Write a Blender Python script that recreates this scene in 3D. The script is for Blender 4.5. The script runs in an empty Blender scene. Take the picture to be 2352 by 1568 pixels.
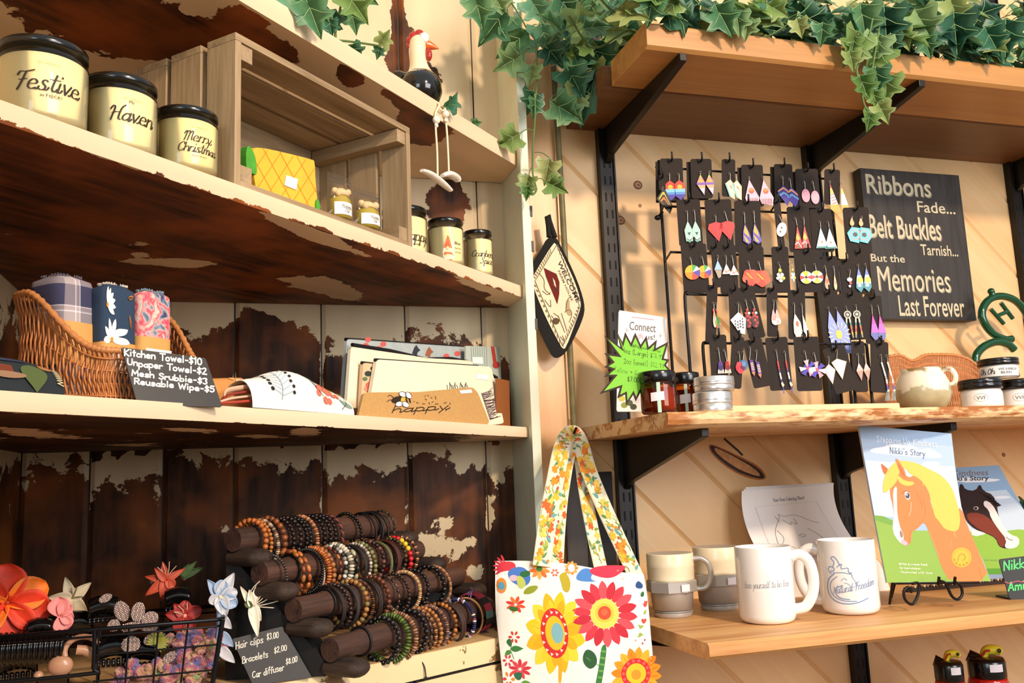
import bpy, bmesh, math, random
from mathutils import Vector, Matrix, noise as mnoise
from mathutils.geometry import tessellate_polygon
sc = bpy.context.scene; COL = sc.collection
R_ = math.radians
# ------------------------------------------------------------------ camera
FPX = 2049.08; CAM = Vector((0.0, -1.46, 1.45))
yaw, pit, rol = R_(17.1355), R_(8.903), R_(-2.3489)
fw = Vector((math.sin(yaw)*math.cos(pit), math.cos(yaw)*math.cos(pit), math.sin(pit)))
r0 = Vector((math.cos(yaw), -math.sin(yaw), 0)); u0 = r0.cross(fw)
rt = math.cos(rol)*r0 + math.sin(rol)*u0; up = -math.sin(rol)*r0 + math.cos(rol)*u0
cd = bpy.data.cameras.new('camera'); cam = bpy.data.objects.new('camera', cd); COL.objects.link(cam)
cd.sensor_width = 36; cd.lens = 36*FPX/2352; cd.clip_start = .01
mw = Matrix((rt, up, -fw)).transposed().to_4x4(); mw.translation = CAM; cam.matrix_world = mw
sc.camera = cam
# ------------------------------------------------------------------ light and exposure
w = bpy.data.worlds.new('world'); sc.world = w; w.use_nodes = True
bg = w.node_tree.nodes['Background']; bg.inputs[1].default_value = .55
_t = w.node_tree.nodes.new('ShaderNodeTexCoord'); _s = w.node_tree.nodes.new('ShaderNodeSeparateXYZ'); _r = w.node_tree.nodes.new('ShaderNodeValToRGB')   # a room: pale above, brown floor below
w.node_tree.links.new(_t.outputs['Generated'], _s.inputs[0]); w.node_tree.links.new(_s.outputs[2], _r.inputs[0]); w.node_tree.links.new(_r.outputs[0], bg.inputs[0])
_r.color_ramp.elements[0].position = -.0; _r.color_ramp.elements[0].color = (.42, .38, .34, 1); _r.color_ramp.elements[1].position = .25; _r.color_ramp.elements[1].color = (.86, .94, 1.0, 1)
def lamp(name, kind, loc, aim, power, col, size=.1, size_y=None, spread=None):
    l = bpy.data.lights.new(name, kind); l.energy = power; l.color = col
    if kind == 'AREA':
        l.size = size
        if size_y: l.shape = 'RECTANGLE'; l.size_y = size_y
        if spread: l.spread = spread
    else: l.shadow_soft_size = size
    o = bpy.data.objects.new(name, l); COL.objects.link(o); o.location = loc
    o.rotation_euler = (Vector(aim)-Vector(loc)).to_track_quat('-Z', 'Y').to_euler(); return o
lamp('ceiling_spot', 'AREA', (1.15, -2.75, 3.05), (.55, 0, 1.6), 55, (1, .75, .54), .2)
lamp('window_daylight', 'AREA', (1.75, -3.1, 2.15), (.6, 0, 1.6), 41, (.98, .97, 1), 1.5, 1.2)
lamp('side_daylight', 'AREA', (-1.0, -3.0, 2.0), (.5, 0, 1.8), 11, (.8, .93, 1), .9, .9)
vs = sc.view_settings; vs.view_transform = 'Standard'; vs.look = 'None'; vs.gamma = 1; vs.use_curve_mapping = False
vs.exposure = .47
# ------------------------------------------------------------------ pixel to place
def ray(px, py): return (px-1176)/FPX*rt - (py-784)/FPX*up + fw
def at(px, py, ax, val):                       # the point of the plane axis=val seen at a photo pixel
    d = ray(px, py); return CAM + d*((val-CAM[ax])/d[ax])
def onp(px, py, n, p0):
    d = ray(px, py); return CAM + d*((Vector(p0)-CAM).dot(n)/d.dot(n))
PH = R_(44.2); DG = Vector((math.cos(PH), math.sin(PH), 0)); NG = Vector((math.sin(PH), -math.cos(PH), 0))
P0 = Vector((.125, -.40, 0)); ZV = Vector((0, 0, 1))
# ------------------------------------------------------------------ materials
def lin(c):
    if isinstance(c, str):
        c = c.lstrip('#'); c = [int(c[i:i+2], 16)/255 for i in (0, 2, 4)]
    return tuple((x/12.92 if x <= .04045 else ((x+.055)/1.055)**2.4) for x in c)
MATS = {}
def newmat(name):
    m = bpy.data.materials.new(name); m.use_nodes = True; nt = m.node_tree
    return m, nt, nt.nodes['Principled BSDF']
def nd(nt, typ, **kw):
    n = nt.nodes.new(typ)
    for k, v in kw.items():
        if k.startswith('i_'): n.inputs[k[2:].replace('_', ' ')].default_value = v
        else: setattr(n, k, v)
    return n
def rgb(c): return (*lin(c), 1)
def M(c, rough=.5, metal=0, var=.0, vs_=60, bump=0, bs=200, trans=0, ior=1.45, coat=0, sss=0, spec=None, emit=None):
    key = (c, rough, metal, var, vs_, bump, bs, trans, ior, coat, sss, spec)
    if key in MATS: return MATS[key]
    m, nt, b = newmat('mat_%d' % len(MATS)); L = nt.links.new
    b.inputs['Base Color'].default_value = rgb(c); b.inputs['Roughness'].default_value = rough
    b.inputs['Metallic'].default_value = metal; b.inputs['IOR'].default_value = ior
    b.inputs['Transmission Weight'].default_value = trans; b.inputs['Coat Weight'].default_value = coat
    b.inputs['Subsurface Weight'].default_value = sss
    if sss: b.inputs['Subsurface Radius'].default_value = (.008, .006, .004)
    if spec is not None: b.inputs['Specular IOR Level'].default_value = spec
    tc = nd(nt, 'ShaderNodeTexCoord')
    if var:
        n = nd(nt, 'ShaderNodeTexNoise', i_Scale=vs_, i_Detail=4.0); L(tc.outputs['Object'], n.inputs['Vector'])
        h = nd(nt, 'ShaderNodeHueSaturation', i_Color=rgb(c)); mr = nd(nt, 'ShaderNodeMapRange')
        mr.inputs[1].default_value = .3; mr.inputs[2].default_value = .7
        mr.inputs[3].default_value = 1-var; mr.inputs[4].default_value = 1+var
        L(n.outputs['Fac'], mr.inputs[0]); L(mr.outputs[0], h.inputs['Value']); L(h.outputs[0], b.inputs['Base Color'])
    if bump:
        n2 = nd(nt, 'ShaderNodeTexNoise', i_Scale=bs, i_Detail=3.0); L(tc.outputs['Object'], n2.inputs['Vector'])
        bp = nd(nt, 'ShaderNodeBump', i_Strength=bump, i_Distance=.002); L(n2.outputs['Fac'], bp.inputs['Height']); L(bp.outputs[0], b.inputs['Normal'])
    MATS[key] = m; return m
def wood(c1, c2, axis=(1, 0, 0), sc_=40, stretch=14, rough=.55, bump=.15, c3=None, name='wood', island=.0, big=.25, ramp=(.45, .82)):
    """grain running along axis; c1 dark lines, c2 ground; slow blotches between"""
    key = ('w', c1, c2, tuple(axis), sc_, stretch, rough, bump, c3, island)
    if key in MATS: return MATS[key]
    m, nt, b = newmat(name); L = nt.links.new
    tc = nd(nt, 'ShaderNodeTexCoord')
    a = Vector(axis).normalized(); q = a.to_track_quat('X', 'Z').to_matrix().inverted().to_euler()
    mp = nd(nt, 'ShaderNodeMapping'); mp.inputs['Rotation'].default_value = q
    mp2 = nd(nt, 'ShaderNodeMapping'); mp2.inputs['Scale'].default_value = (1/stretch, 1, 1)
    L(tc.outputs['Object'], mp.inputs['Vector']); L(mp.outputs[0], mp2.inputs['Vector'])
    vec = mp2.outputs[0]
    if island:
        ge = nd(nt, 'ShaderNodeNewGeometry'); ad = nd(nt, 'ShaderNodeVectorMath', operation='MULTIPLY_ADD')
        L(ge.outputs['Random Per Island'], ad.inputs[0]); ad.inputs[1].default_value = (7, 9, 5); L(vec, ad.inputs[2]); vec = ad.outputs[0]
    n1 = nd(nt, 'ShaderNodeTexNoise', i_Scale=sc_, i_Detail=6.0, i_Roughness=.62, i_Distortion=.35); L(vec, n1.inputs['Vector'])
    n2 = nd(nt, 'ShaderNodeTexNoise', i_Scale=sc_*5, i_Detail=3.0); L(vec, n2.inputs['Vector'])
    n3 = nd(nt, 'ShaderNodeTexNoise', i_Scale=sc_*big*.4, i_Detail=2.0); L(vec, n3.inputs['Vector'])
    mx = nd(nt, 'ShaderNodeMath', operation='MULTIPLY_ADD'); L(n2.outputs['Fac'], mx.inputs[0]); mx.inputs[1].default_value = .35; L(n1.outputs['Fac'], mx.inputs[2])
    cr = nd(nt, 'ShaderNodeValToRGB'); L(mx.outputs[0], cr.inputs[0])
    cr.color_ramp.elements[0].position = ramp[0]; cr.color_ramp.elements[0].color = rgb(c1)
    cr.color_ramp.elements[1].position = ramp[1]; cr.color_ramp.elements[1].color = rgb(c2)
    out = cr.outputs[0]
    if c3:
        cr2 = nd(nt, 'ShaderNodeValToRGB'); L(n3.outputs['Fac'], cr2.inputs[0])
        cr2.color_ramp.elements[0].position = .42; cr2.color_ramp.elements[0].color = (0, 0, 0, 1)
        cr2.color_ramp.elements[1].position = .66; cr2.color_ramp.elements[1].color = (.8, .8, .8, 1)
        mi = nd(nt, 'ShaderNodeMix', data_type='RGBA'); L(cr2.outputs[0], mi.inputs[0]); L(out, mi.inputs[6]); mi.inputs[7].default_value = rgb(c3); out = mi.outputs[2]
    if island:
        h = nd(nt, 'ShaderNodeHueSaturation'); L(out, h.inputs['Color']); mr = nd(nt, 'ShaderNodeMapRange'); L(ge.outputs['Random Per Island'], mr.inputs[0])
        mr.inputs[3].default_value = 1-island; mr.inputs[4].default_value = 1+island; L(mr.outputs[0], h.inputs['Value']); out = h.outputs[0]
    L(out, b.inputs['Base Color']); b.inputs['Roughness'].default_value = rough
    if bump:
        bp = nd(nt, 'ShaderNodeBump', i_Strength=bump, i_Distance=.002); L(mx.outputs[0], bp.inputs['Height']); L(bp.outputs[0], b.inputs['Normal'])
    MATS[key] = m; return m
def peelmat(name, cream, d1, d2, d3, axis, grain=30):
    """old paint (vertex value 'peel' above a ragged threshold) flaking off stained boards"""
    m, nt, b = newmat(name); L = nt.links.new
    tc = nd(nt, 'ShaderNodeTexCoord'); at_ = nd(nt, 'ShaderNodeAttribute', attribute_name='peel')
    a = Vector(axis).normalized(); q = a.to_track_quat('X', 'Z').to_matrix().inverted().to_euler()
    mp = nd(nt, 'ShaderNodeMapping'); mp.inputs['Rotation'].default_value = q
    mp2 = nd(nt, 'ShaderNodeMapping'); mp2.inputs['Scale'].default_value = (.12, 1, 1)
    L(tc.outputs['Object'], mp.inputs[0]); L(mp.outputs[0], mp2.inputs[0])
    g = nd(nt, 'ShaderNodeTexNoise', i_Scale=grain*1.6, i_Detail=5.0, i_Roughness=.6); L(mp2.outputs[0], g.inputs['Vector'])
    g2 = nd(nt, 'ShaderNodeTexNoise', i_Scale=9.0, i_Detail=3.0); L(tc.outputs['Object'], g2.inputs['Vector'])
    cr = nd(nt, 'ShaderNodeValToRGB'); L(g.outputs['Fac'], cr.inputs[0])
    cr.color_ramp.elements[0].position = .34; cr.color_ramp.elements[0].color = rgb(d1)
    cr.color_ramp.elements[1].position = .66; cr.color_ramp.elements[1].color = rgb(d2)
    cr2 = nd(nt, 'ShaderNodeValToRGB'); L(g2.outputs['Fac'], cr2.inputs[0])
    cr2.color_ramp.elements[0].position = .45; cr2.color_ramp.elements[0].color = (0, 0, 0, 1); cr2.color_ramp.elements[1].position = .68
    mi = nd(nt, 'ShaderNodeMix', data_type='RGBA'); L(cr2.outputs[0], mi.inputs[0]); L(cr.outputs[0], mi.inputs[6]); mi.inputs[7].default_value = rgb(d3)
    e1 = nd(nt, 'ShaderNodeTexNoise', i_Scale=26.0, i_Detail=9.0, i_Roughness=.68, i_Distortion=.3); L(tc.outputs['Object'], e1.inputs['Vector'])
    e2 = nd(nt, 'ShaderNodeMath', operation='SUBTRACT'); L(e1.outputs['Fac'], e2.inputs[0]); e2.inputs[1].default_value = .5
    e3 = nd(nt, 'ShaderNodeMath', operation='MULTIPLY_ADD'); L(e2.outputs[0], e3.inputs[0]); e3.inputs[1].default_value = 4.6; L(at_.outputs['Fac'], e3.inputs[2])
    st = nd(nt, 'ShaderNodeMapRange'); L(e3.outputs[0], st.inputs[0]); st.inputs[1].default_value = -.03; st.inputs[2].default_value = .03
    pn = nd(nt, 'ShaderNodeTexNoise', i_Scale=14.0, i_Detail=6.0); L(mp2.outputs[0], pn.inputs['Vector'])
    pc = nd(nt, 'ShaderNodeHueSaturation', i_Color=rgb(cream)); pr = nd(nt, 'ShaderNodeMapRange'); L(pn.outputs['Fac'], pr.inputs[0])
    pr.inputs[1].default_value = .3; pr.inputs[2].default_value = .7; pr.inputs[3].default_value = .86; pr.inputs[4].default_value = 1.08; L(pr.outputs[0], pc.inputs['Value'])
    m2 = nd(nt, 'ShaderNodeMix', data_type='RGBA'); L(st.outputs[0], m2.inputs[0]); L(mi.outputs[2], m2.inputs[6]); L(pc.outputs[0], m2.inputs[7])
    L(m2.outputs[2], b.inputs['Base Color']); b.inputs['Roughness'].default_value = .55; b.inputs['Specular IOR Level'].default_value = .2
    bp = nd(nt, 'ShaderNodeBump', i_Strength=.5, i_Distance=.0015); L(st.outputs[0], bp.inputs['Height']); L(bp.outputs[0], b.inputs['Normal'])
    return m
def planemat():
    pass
# ------------------------------------------------------------------ mesh builder
LOCS = {}
class MB:
    def __init__(s): s.v = []; s.f = []; s.mi = []; s.ms = []; s.sm = []; s.pv = {}
    def add(s, vs, fs, mat, smooth=False):
        if mat not in s.ms: s.ms.append(mat)
        k = s.ms.index(mat); o = len(s.v); s.v += [Vector(x) for x in vs]
        for f in fs: s.f.append([i+o for i in f]); s.mi.append(k); s.sm.append(smooth)
        return o
    def box(s, c, size, mat, rot=None, bev=0):
        bm = bmesh.new(); bmesh.ops.create_cube(bm, size=1)
        for v in bm.verts: v.co = Vector((v.co.x*size[0], v.co.y*size[1], v.co.z*size[2]))
        if bev: bmesh.ops.bevel(bm, geom=bm.edges[:], offset=bev, segments=2, affect='EDGES', profile=.6)
        s.bm(bm, mat, Matrix.Translation(c) @ (rot.to_4x4() if rot else Matrix()))
    def bm(s, bm, mat, X=Matrix(), smooth=False):
        bm.verts.index_update()
        s.add([X @ v.co for v in bm.verts], [[v.index for v in f.verts] for f in bm.faces], mat, smooth); bm.free()
    def hexa(s, b4, t4, mat):              # prism between two quads (same order)
        n = len(b4); s.add(list(b4)+list(t4), [list(range(n))[::-1], [n+i for i in range(n)]] + [[i, (i+1) % n, n+(i+1) % n, n+i] for i in range(n)], mat)
    def tube(s, pts, r, mat, n=8, closed=False, cap=True, radii=None, flat=1.0, upv=None):
        pts = [Vector(p) for p in pts]; N = len(pts); vs = []; fs = []
        ref = None
        for i, p in enumerate(pts):
            a = pts[(i-1) % N] if (closed or i) else p; b = pts[(i+1) % N] if (closed or i < N-1) else p
            t = (b-a); t = t.normalized() if t.length > 1e-9 else Vector((0, 0, 1))
            if ref is None:
                ref = Vector(upv) if upv else (Vector((0, 0, 1)) if abs(t.z) < .9 else Vector((1, 0, 0)))
            x = (ref - t*ref.dot(t)); x = x.normalized() if x.length > 1e-6 else t.orthogonal().normalized()
            if not upv: ref = x
            y = t.cross(x); rr = radii[i] if radii else r
            vs += [p + rr*(math.cos(2*math.pi*k/n)*x*flat + math.sin(2*math.pi*k/n)*y) for k in range(n)]
        for i in range(N if closed else N-1):
            j = (i+1) % N
            for k in range(n): fs.append([i*n+k, i*n+(k+1) % n, j*n+(k+1) % n, j*n+k])
        s.add(vs, fs, mat, True)
        if cap and not closed: s.add(vs[:n], [list(range(n))[::-1]], mat); s.add(vs[-n:], [list(range(n))], mat)
    def lathe(s, prof, mat, n=40, X=Matrix(), smooth=True, mats=None):
        vs = []; m = len(prof)
        for r, z in prof: vs += [X @ Vector((r*math.cos(2*math.pi*k/n), r*math.sin(2*math.pi*k/n), z)) for k in range(n)]
        for i in range(m-1):
            s_ = [[i*n+k, i*n+(k+1) % n, (i+1)*n+(k+1) % n, (i+1)*n+k] for k in range(n)]
            if i == 0: o = s.add(vs, s_, mats[i] if mats else mat, smooth)
            else:
                mt = mats[i] if mats else mat
                if mt not in s.ms: s.ms.append(mt)
                for f in s_: s.f.append([q+o for q in f]); s.mi.append(s.ms.index(mt)); s.sm.append(smooth)
        k = len(s.ms)
        for i, rev in ((0, True), (m-1, False)):
            if prof[i][0] > 1e-5:
                f = [o+i*n+q for q in range(n)]; s.f.append(f[::-1] if rev else f); s.mi.append(s.ms.index(mats[min(i, m-2)] if mats else mat)); s.sm.append(False)
    def grid(s, fn, nu, nv, mat, smooth=True, closeu=False):
        vs = [fn(i/nu, j/nv) for j in range(nv+1) for i in range(nu+1)]
        fs = [[j*(nu+1)+i, j*(nu+1)+i+1, (j+1)*(nu+1)+i+1, (j+1)*(nu+1)+i] for j in range(nv) for i in range(nu)]
        return s.add(vs, fs, mat, smooth)
    def sphere(s, c, r, mat, n=10, sc=(1, 1, 1), rot=None):
        bm = bmesh.new(); bmesh.ops.create_uvsphere(bm, u_segments=n, v_segments=max(4, n*2//3), radius=1)
        X = Matrix.Translation(c) @ (rot.to_4x4() if rot else Matrix()) @ Matrix.Diagonal((r*sc[0], r*sc[1], r*sc[2], 1)); s.bm(bm, mat, X, True)
    def poly(s, pts, mat, mp, h=0.0, th=0, sub=0):          # 2-D outline laid on a surface map mp(u,v,h); th>0 gives it thickness
        pts = [tuple(p) for p in pts]
        tri = tessellate_polygon([[Vector((p[0], p[1], 0)) for p in pts]])
        ar = sum(pts[i][0]*pts[(i+1) % len(pts)][1]-pts[(i+1) % len(pts)][0]*pts[i][1] for i in range(len(pts)))
        n = len(pts)
        if sub:                                # split long triangles so that the print follows a curved surface
            out = []; st = [[pts[i] for i in t] for t in tri]
            while st:
                t = st.pop(); e = [math.dist(t[i], t[(i+1) % 3]) for i in range(3)]; k = e.index(max(e))
                if e[k] > sub: a, b, c = t[k], t[(k+1) % 3], t[(k+2) % 3]; m_ = ((a[0]+b[0])/2, (a[1]+b[1])/2); st += [[a, m_, c], [m_, b, c]]
                else: out.append(t)
            idx = {}; vs = []
            fs = [[idx.setdefault(p, len(idx)) for p in t] for t in out]; s.add([mp(u, v, h) for u, v in idx], fs, mat); return
        if th:
            s.add([mp(u, v, h) for u, v in pts]+[mp(u, v, h+th) for u, v in pts],
                  [[b+n for b in t] for t in tri]+[list(t) for t in tri]+[[i, (i+1) % n, n+(i+1) % n, n+i] for i in range(n)], mat)
        else: s.add([mp(u, v, h) for u, v in pts], [list(t) for t in tri], mat)
    def stroke(s, lines, wd, mat, mp, h=0.0, cal=0.0):
        parts = []
        for ln in lines:                           # break at sharp corners so that ribbons keep their width
            ln = [Vector((p[0], p[1])) for p in ln]; cur = ln[:1]
            for i in range(1, len(ln)):
                cur.append(ln[i])
                if i < len(ln)-1:
                    a, b = ln[i]-ln[i-1], ln[i+1]-ln[i]
                    if a.length > 1e-9 and b.length > 1e-9 and a.normalized().dot(b.normalized()) < .45: parts.append(cur); cur = [ln[i]]
            parts.append(cur)
        for ln in parts:
            ln = [p for i, p in enumerate(ln) if i == 0 or (p-ln[i-1]).length > 1e-7]
            if len(ln) < 2: continue
            L = []; N = len(ln)
            for i, p in enumerate(ln):
                a = ln[max(0, i-1)]; b = ln[min(N-1, i+1)]; t = (b-a)
                if t.length < 1e-9: t = Vector((1, 0))
                t.normalize(); nn = Vector((-t.y, t.x)); ww = wd*(1+cal*(abs(t.y)-.5)*2)/2
                if i == 0: p = p - t*wd*.4
                if i == N-1: p = p + t*wd*.4
                L.append((p+nn*ww, p-nn*ww))
            vs = []
            for a, b in L: vs += [mp(a.x, a.y, h), mp(b.x, b.y, h)]
            s.add(vs, [[2*i, 2*i+1, 2*i+3, 2*i+2] for i in range(N-1)], mat)
    def build(s, name, parent=None, origin=None, label=None, cat=None, group=None, kind=None, attr=None, solid=0, bevel=0, recalc=True):
        if origin is None: origin = LOCS[parent.name] if parent else Vector((0, 0, 0))
        origin = Vector(origin)
        me = bpy.data.meshes.new(name)
        me.from_pydata([tuple(v-origin) for v in s.v], [], s.f)
        for m in s.ms: me.materials.append(m)
        me.polygons.foreach_set('material_index', s.mi); me.polygons.foreach_set('use_smooth', s.sm)
        if attr:
            a = me.attributes.new('peel', 'FLOAT', 'POINT'); a.data.foreach_set('value', [attr(v) for v in s.v])
        me.update(); me.validate()
        o = bpy.data.objects.new(name, me); COL.objects.link(o)
        if parent: o.parent = parent
        else: o.location = origin
        LOCS[o.name] = origin if not parent else LOCS[parent.name]
        if solid: md = o.modifiers.new('thickness', 'SOLIDIFY'); md.thickness = solid; md.offset = 0
        if bevel: md = o.modifiers.new('bevel', 'BEVEL'); md.width = bevel; md.segments = 2; md.limit_method = 'ANGLE'
        tag(o, label, cat, group, kind); return o
def tag(o, label=None, cat=None, group=None, kind=None):
    for k, v in (('label', label), ('category', cat), ('group', group), ('kind', kind)):
        if v: o[k] = v
def thing(name, label, cat, loc, group=None):
    o = bpy.data.objects.new(name, None); o.empty_display_size = .02; COL.objects.link(o); o.location = loc
    LOCS[o.name] = Vector(loc); tag(o, label, cat, group); return o
def pmap(o, ex, ey):
    o = Vector(o); ex = Vector(ex).normalized(); ey = Vector(ey).normalized(); n = ex.cross(ey)
    return lambda u, v, h=0: o + ex*u + ey*v + n*h
def pxmap(n, p0, s=1.0, ox=0, oy=0):          # photo pixels onto a real plane; h lifts off along its normal
    n = Vector(n).normalized(); p0 = Vector(p0)
    def f(u, v, h=0): return onp(ox+u/s, oy+v/s, n, p0) + n*h
    return f
def cylmap(c, R, a0=-math.pi/2):
    c = Vector(c)
    def f(u, v, h=0):
        a = a0+u/R; return c + Vector(((R+h)*math.cos(a), (R+h)*math.sin(a), v))
    return f
def smooth2(ln, it=2, closed=False):
    for _ in range(it):
        out = [] if closed else [ln[0]]; N = len(ln)
        for i in range(N if closed else N-1):
            a = ln[i]; b = ln[(i+1) % N]
            out += [tuple(a[k]*.75+b[k]*.25 for k in range(len(a))), tuple(a[k]*.25+b[k]*.75 for k in range(len(a)))]
        if not closed: out.append(ln[-1])
        ln = out
    return ln
def circ(cx, cy, rx, ry=None, n=20, rot=0):
    ry = rx if ry is None else ry; c, s_ = math.cos(rot), math.sin(rot)
    return [(cx+rx*math.cos(t)*c-ry*math.sin(t)*s_, cy+rx*math.cos(t)*s_+ry*math.sin(t)*c) for t in [2*math.pi*k/n for k in range(n)]]
def petal(cx, cy, ang, l, wd, r0=0, tip=.5, n=9):   # leaf/petal outline from (cx,cy) towards ang
    c, s_ = math.cos(ang), math.sin(ang); P = []
    for k in range(n+1):
        t = k/n; y = wd*(math.sin(math.pi*t**(.5+tip*.5))*(1-.25*t) if tip < 1 else math.sin(math.pi*t**1.15)**.75); P.append((r0+l*t, y))
    P += [(x, -y) for x, y in P[::-1][1:-1]]
    return [(cx+x*c-y*s_, cy+x*s_+y*c) for x, y in P]
def spl(pts, n=8, closed=False):
    """catmull-rom through 3-D points"""
    pts = [Vector(p) for p in pts]; N = len(pts); out = []
    for i in range(N if closed else N-1):
        g = lambda k: pts[k % N] if closed else pts[min(max(k, 0), N-1)]
        a, b, c, d = g(i-1), g(i), g(i+1), g(i+2)
        for k in range(n):
            t = k/n; out.append(.5*((2*b)+(c-a)*t+(2*a-5*b+4*c-d)*t*t+(3*b-a-3*c+d)*t**3))
    if not closed: out.append(pts[-1])
    return out
# ------------------------------------------------------------------ lettering
HG = {'a': '5|~4,4 2,5 0,3 0,1 2,0 4,2 4,4;4,5 4,0', 'b': '5|0,9 0,0;~0,3 2,5 4,4 4,1 2,0 0,1', 'c': '4.6|~4,4 2,5.3 0,3.5 0,1 2,0 4,1',
 'd': '5|~4,4 2,5 0,3.5 0,1 2,0 4,2;4,9 4,0', 'e': '5|~0,2.6 4,2.8 4,4 2,5.4 0,4 0,1 2,-.2 4,.8', 'f': '4|~3.6,8 2.5,9.4 1.3,8 1.3,4 1.3,0;0,5 3,5',
 'g': '5|~4,4 2,5 0,3.5 0,1 2,0 4,2;~4,5 4,-2 3,-4 1,-4 0,-3', 'h': '5|0,9 0,0;~0,3 2,5.4 4,4.5 4,0', 'i': '2|.5,4.8 .5,0;.5,7.9 .5,8.3', 'j': '3|~2,5 2,-3 1,-4 0,-3;2,7 2,7.7',
 'k': '4.6|0,9 0,0;3.5,5 0,2.2 3.8,0', 'l': '2|.5,9 .5,0', 'm': '7.4|0,5 0,0;~0,3 1.5,5.4 3.2,4.5 3.2,0;~3.2,3 4.7,5.4 6.4,4.5 6.4,0', 'n': '5|0,5 0,0;~0,3 2,5.4 4,4.5 4,0',
 'o': '5|~2,5 0,4.4 0,.6 2,0 4,.6 4,4.4 2,5', 'p': '5|0,5 0,-4;~0,4 2,5.3 4,4 4,1 2,-.2 0,1', 'q': '5|~4,4 2,5 0,3.5 0,1 2,0 4,2;4,5 4,-4', 'r': '3.8|0,5 0,0;~0,3 1.5,5.2 3.2,4.6',
 's': '4.4|~3.6,4.3 2,5.4 0,4.3 1,2.9 3,2.3 3.8,.9 2,-.3 0,.7', 't': '3.8|1.5,8 1.5,0;0,5.3 3.2,5.3', 'u': '5|~0,5 0,1 1.5,-.2 3.2,.3 4,2;4,5 4,0', 'v': '4.8|0,5 2,0 4,5',
 'w': '7|0,5 1.5,0 3,4 4.5,0 6,5', 'x': '4.6|0,5 4,0;4,5 0,0', 'y': '4.8|0,5 2,.3;4.2,5 1,-4', 'z': '5|0,5 4,5 0,0 4,0',
 'A': '6.6|0,0 2.8,9 5.6,0;1,3 4.6,3', 'B': '5.6|0,9 0,0;~0,9 4,9 4.4,5.5 0,5;~0,5 4.8,5.2 5,0 0,0', 'C': '6|~5,7.8 3,9.2 0,7 0,2 3,-.2 5.2,1.4', 'D': '6|0,9 0,0;~0,9 5,8.6 5,.4 0,0',
 'F': '5|0,9 0,0;0,9 4.4,9;0,4.8 3.6,4.8', 'G': '6.4|~5,7.8 3,9.2 0,7 0,2 3,-.2 5.2,1.6 5.2,4 3,4', 'H': '6|0,9 0,0;5,9 5,0;0,4.6 5,4.6', 'I': '2.4|.8,9 .8,0', 'K': '5.8|0,9 0,0;5,9 0,4 5,0',
 'L': '5|0,9 0,0 4.2,0', 'M': '7.6|0,0 .6,9 3.3,3 6,9 6.6,0', 'N': '6.2|0,0 0,9 5,0 5,9', 'P': '5.4|0,9 0,0;~0,9 4.8,9 4.8,4.4 0,4.3', 'R': '5.8|0,9 0,0;~0,9 4.8,9 4.8,4.6 0,4.5;1.8,4.5 5,0',
 'S': '5.4|~4.6,7.8 2.4,9.4 0,7.6 1,5.4 4,4.2 4.8,1.8 2.4,-.4 0,1.2', 'T': '6|3,9 3,0;0,9 6,9', 'U': '6|~0,9 0,1.5 2.5,-.4 5,1.5 5,9', 'V': '6|0,9 2.7,0 5.4,9', 'W': '8.6|0,9 2,0 4,7 6,0 8,9', 'Y': '6|0,9 2.6,4.6;5.2,9 2.6,4.6 2.6,0', 'E': '5|4.6,9 0,9 0,0 4.6,0;0,4.6 3.8,4.6',
 '0': '5.4|~2.2,9 0,7.6 0,1.4 2.2,0 4.4,1.4 4.4,7.6 2.2,9', '1': '3|0,7 1.5,9 1.5,0', '2': '5.2|~0,7.4 2,9.2 4.2,7.4 3,4.5 0,0;0,0 4.6,0', '3': '5|~0,8.2 2.4,9.2 4.2,7.4 2,5 4.4,2.6 2.2,-.3 0,.9', '4': '5.4|3.2,9 0,3 4.8,3;3.4,5.4 3.4,0',
 '5': '5|4,9 .6,9 .3,5.2;~.3,5.2 3.4,5.8 4.4,2 2,-.4 0,.8', '7': '5|0,9 4.4,9 1.4,0', '8': '5|~2.2,9 .2,7.4 2,4.8 4.4,2.4 2.2,-.2 0,2.4 2.4,4.8 4.2,7.4 2.2,9', '9': '5|~4,6 2,4.6 .2,6.4 2,9 4,7.6 4,4 2.6,0',
 '$': '5|~4.2,7.2 2.2,8.4 .2,7 1,5.2 3.6,4 4.2,2 2,.6 0,1.8;2.1,9.8 2.1,-.8', '-': '4|0.4,4 3,4', '.': '2.2|.5,.4 .9,.2', '/': '4|3.4,9.4 0,-1', '(': '3.2|~2,10 .3,6 .3,3 2,-1.4', ')': '3.2|~.3,10 2,6 2,3 .3,-1.4', '+': '5|0,4 4,4;2,6 2,2', "'": '1.8|.6,9.4 .3,7.6', '!': '2.4|.6,9 .6,2.4;.6,.5 .6,0', ' ': '3.2|'}
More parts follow.
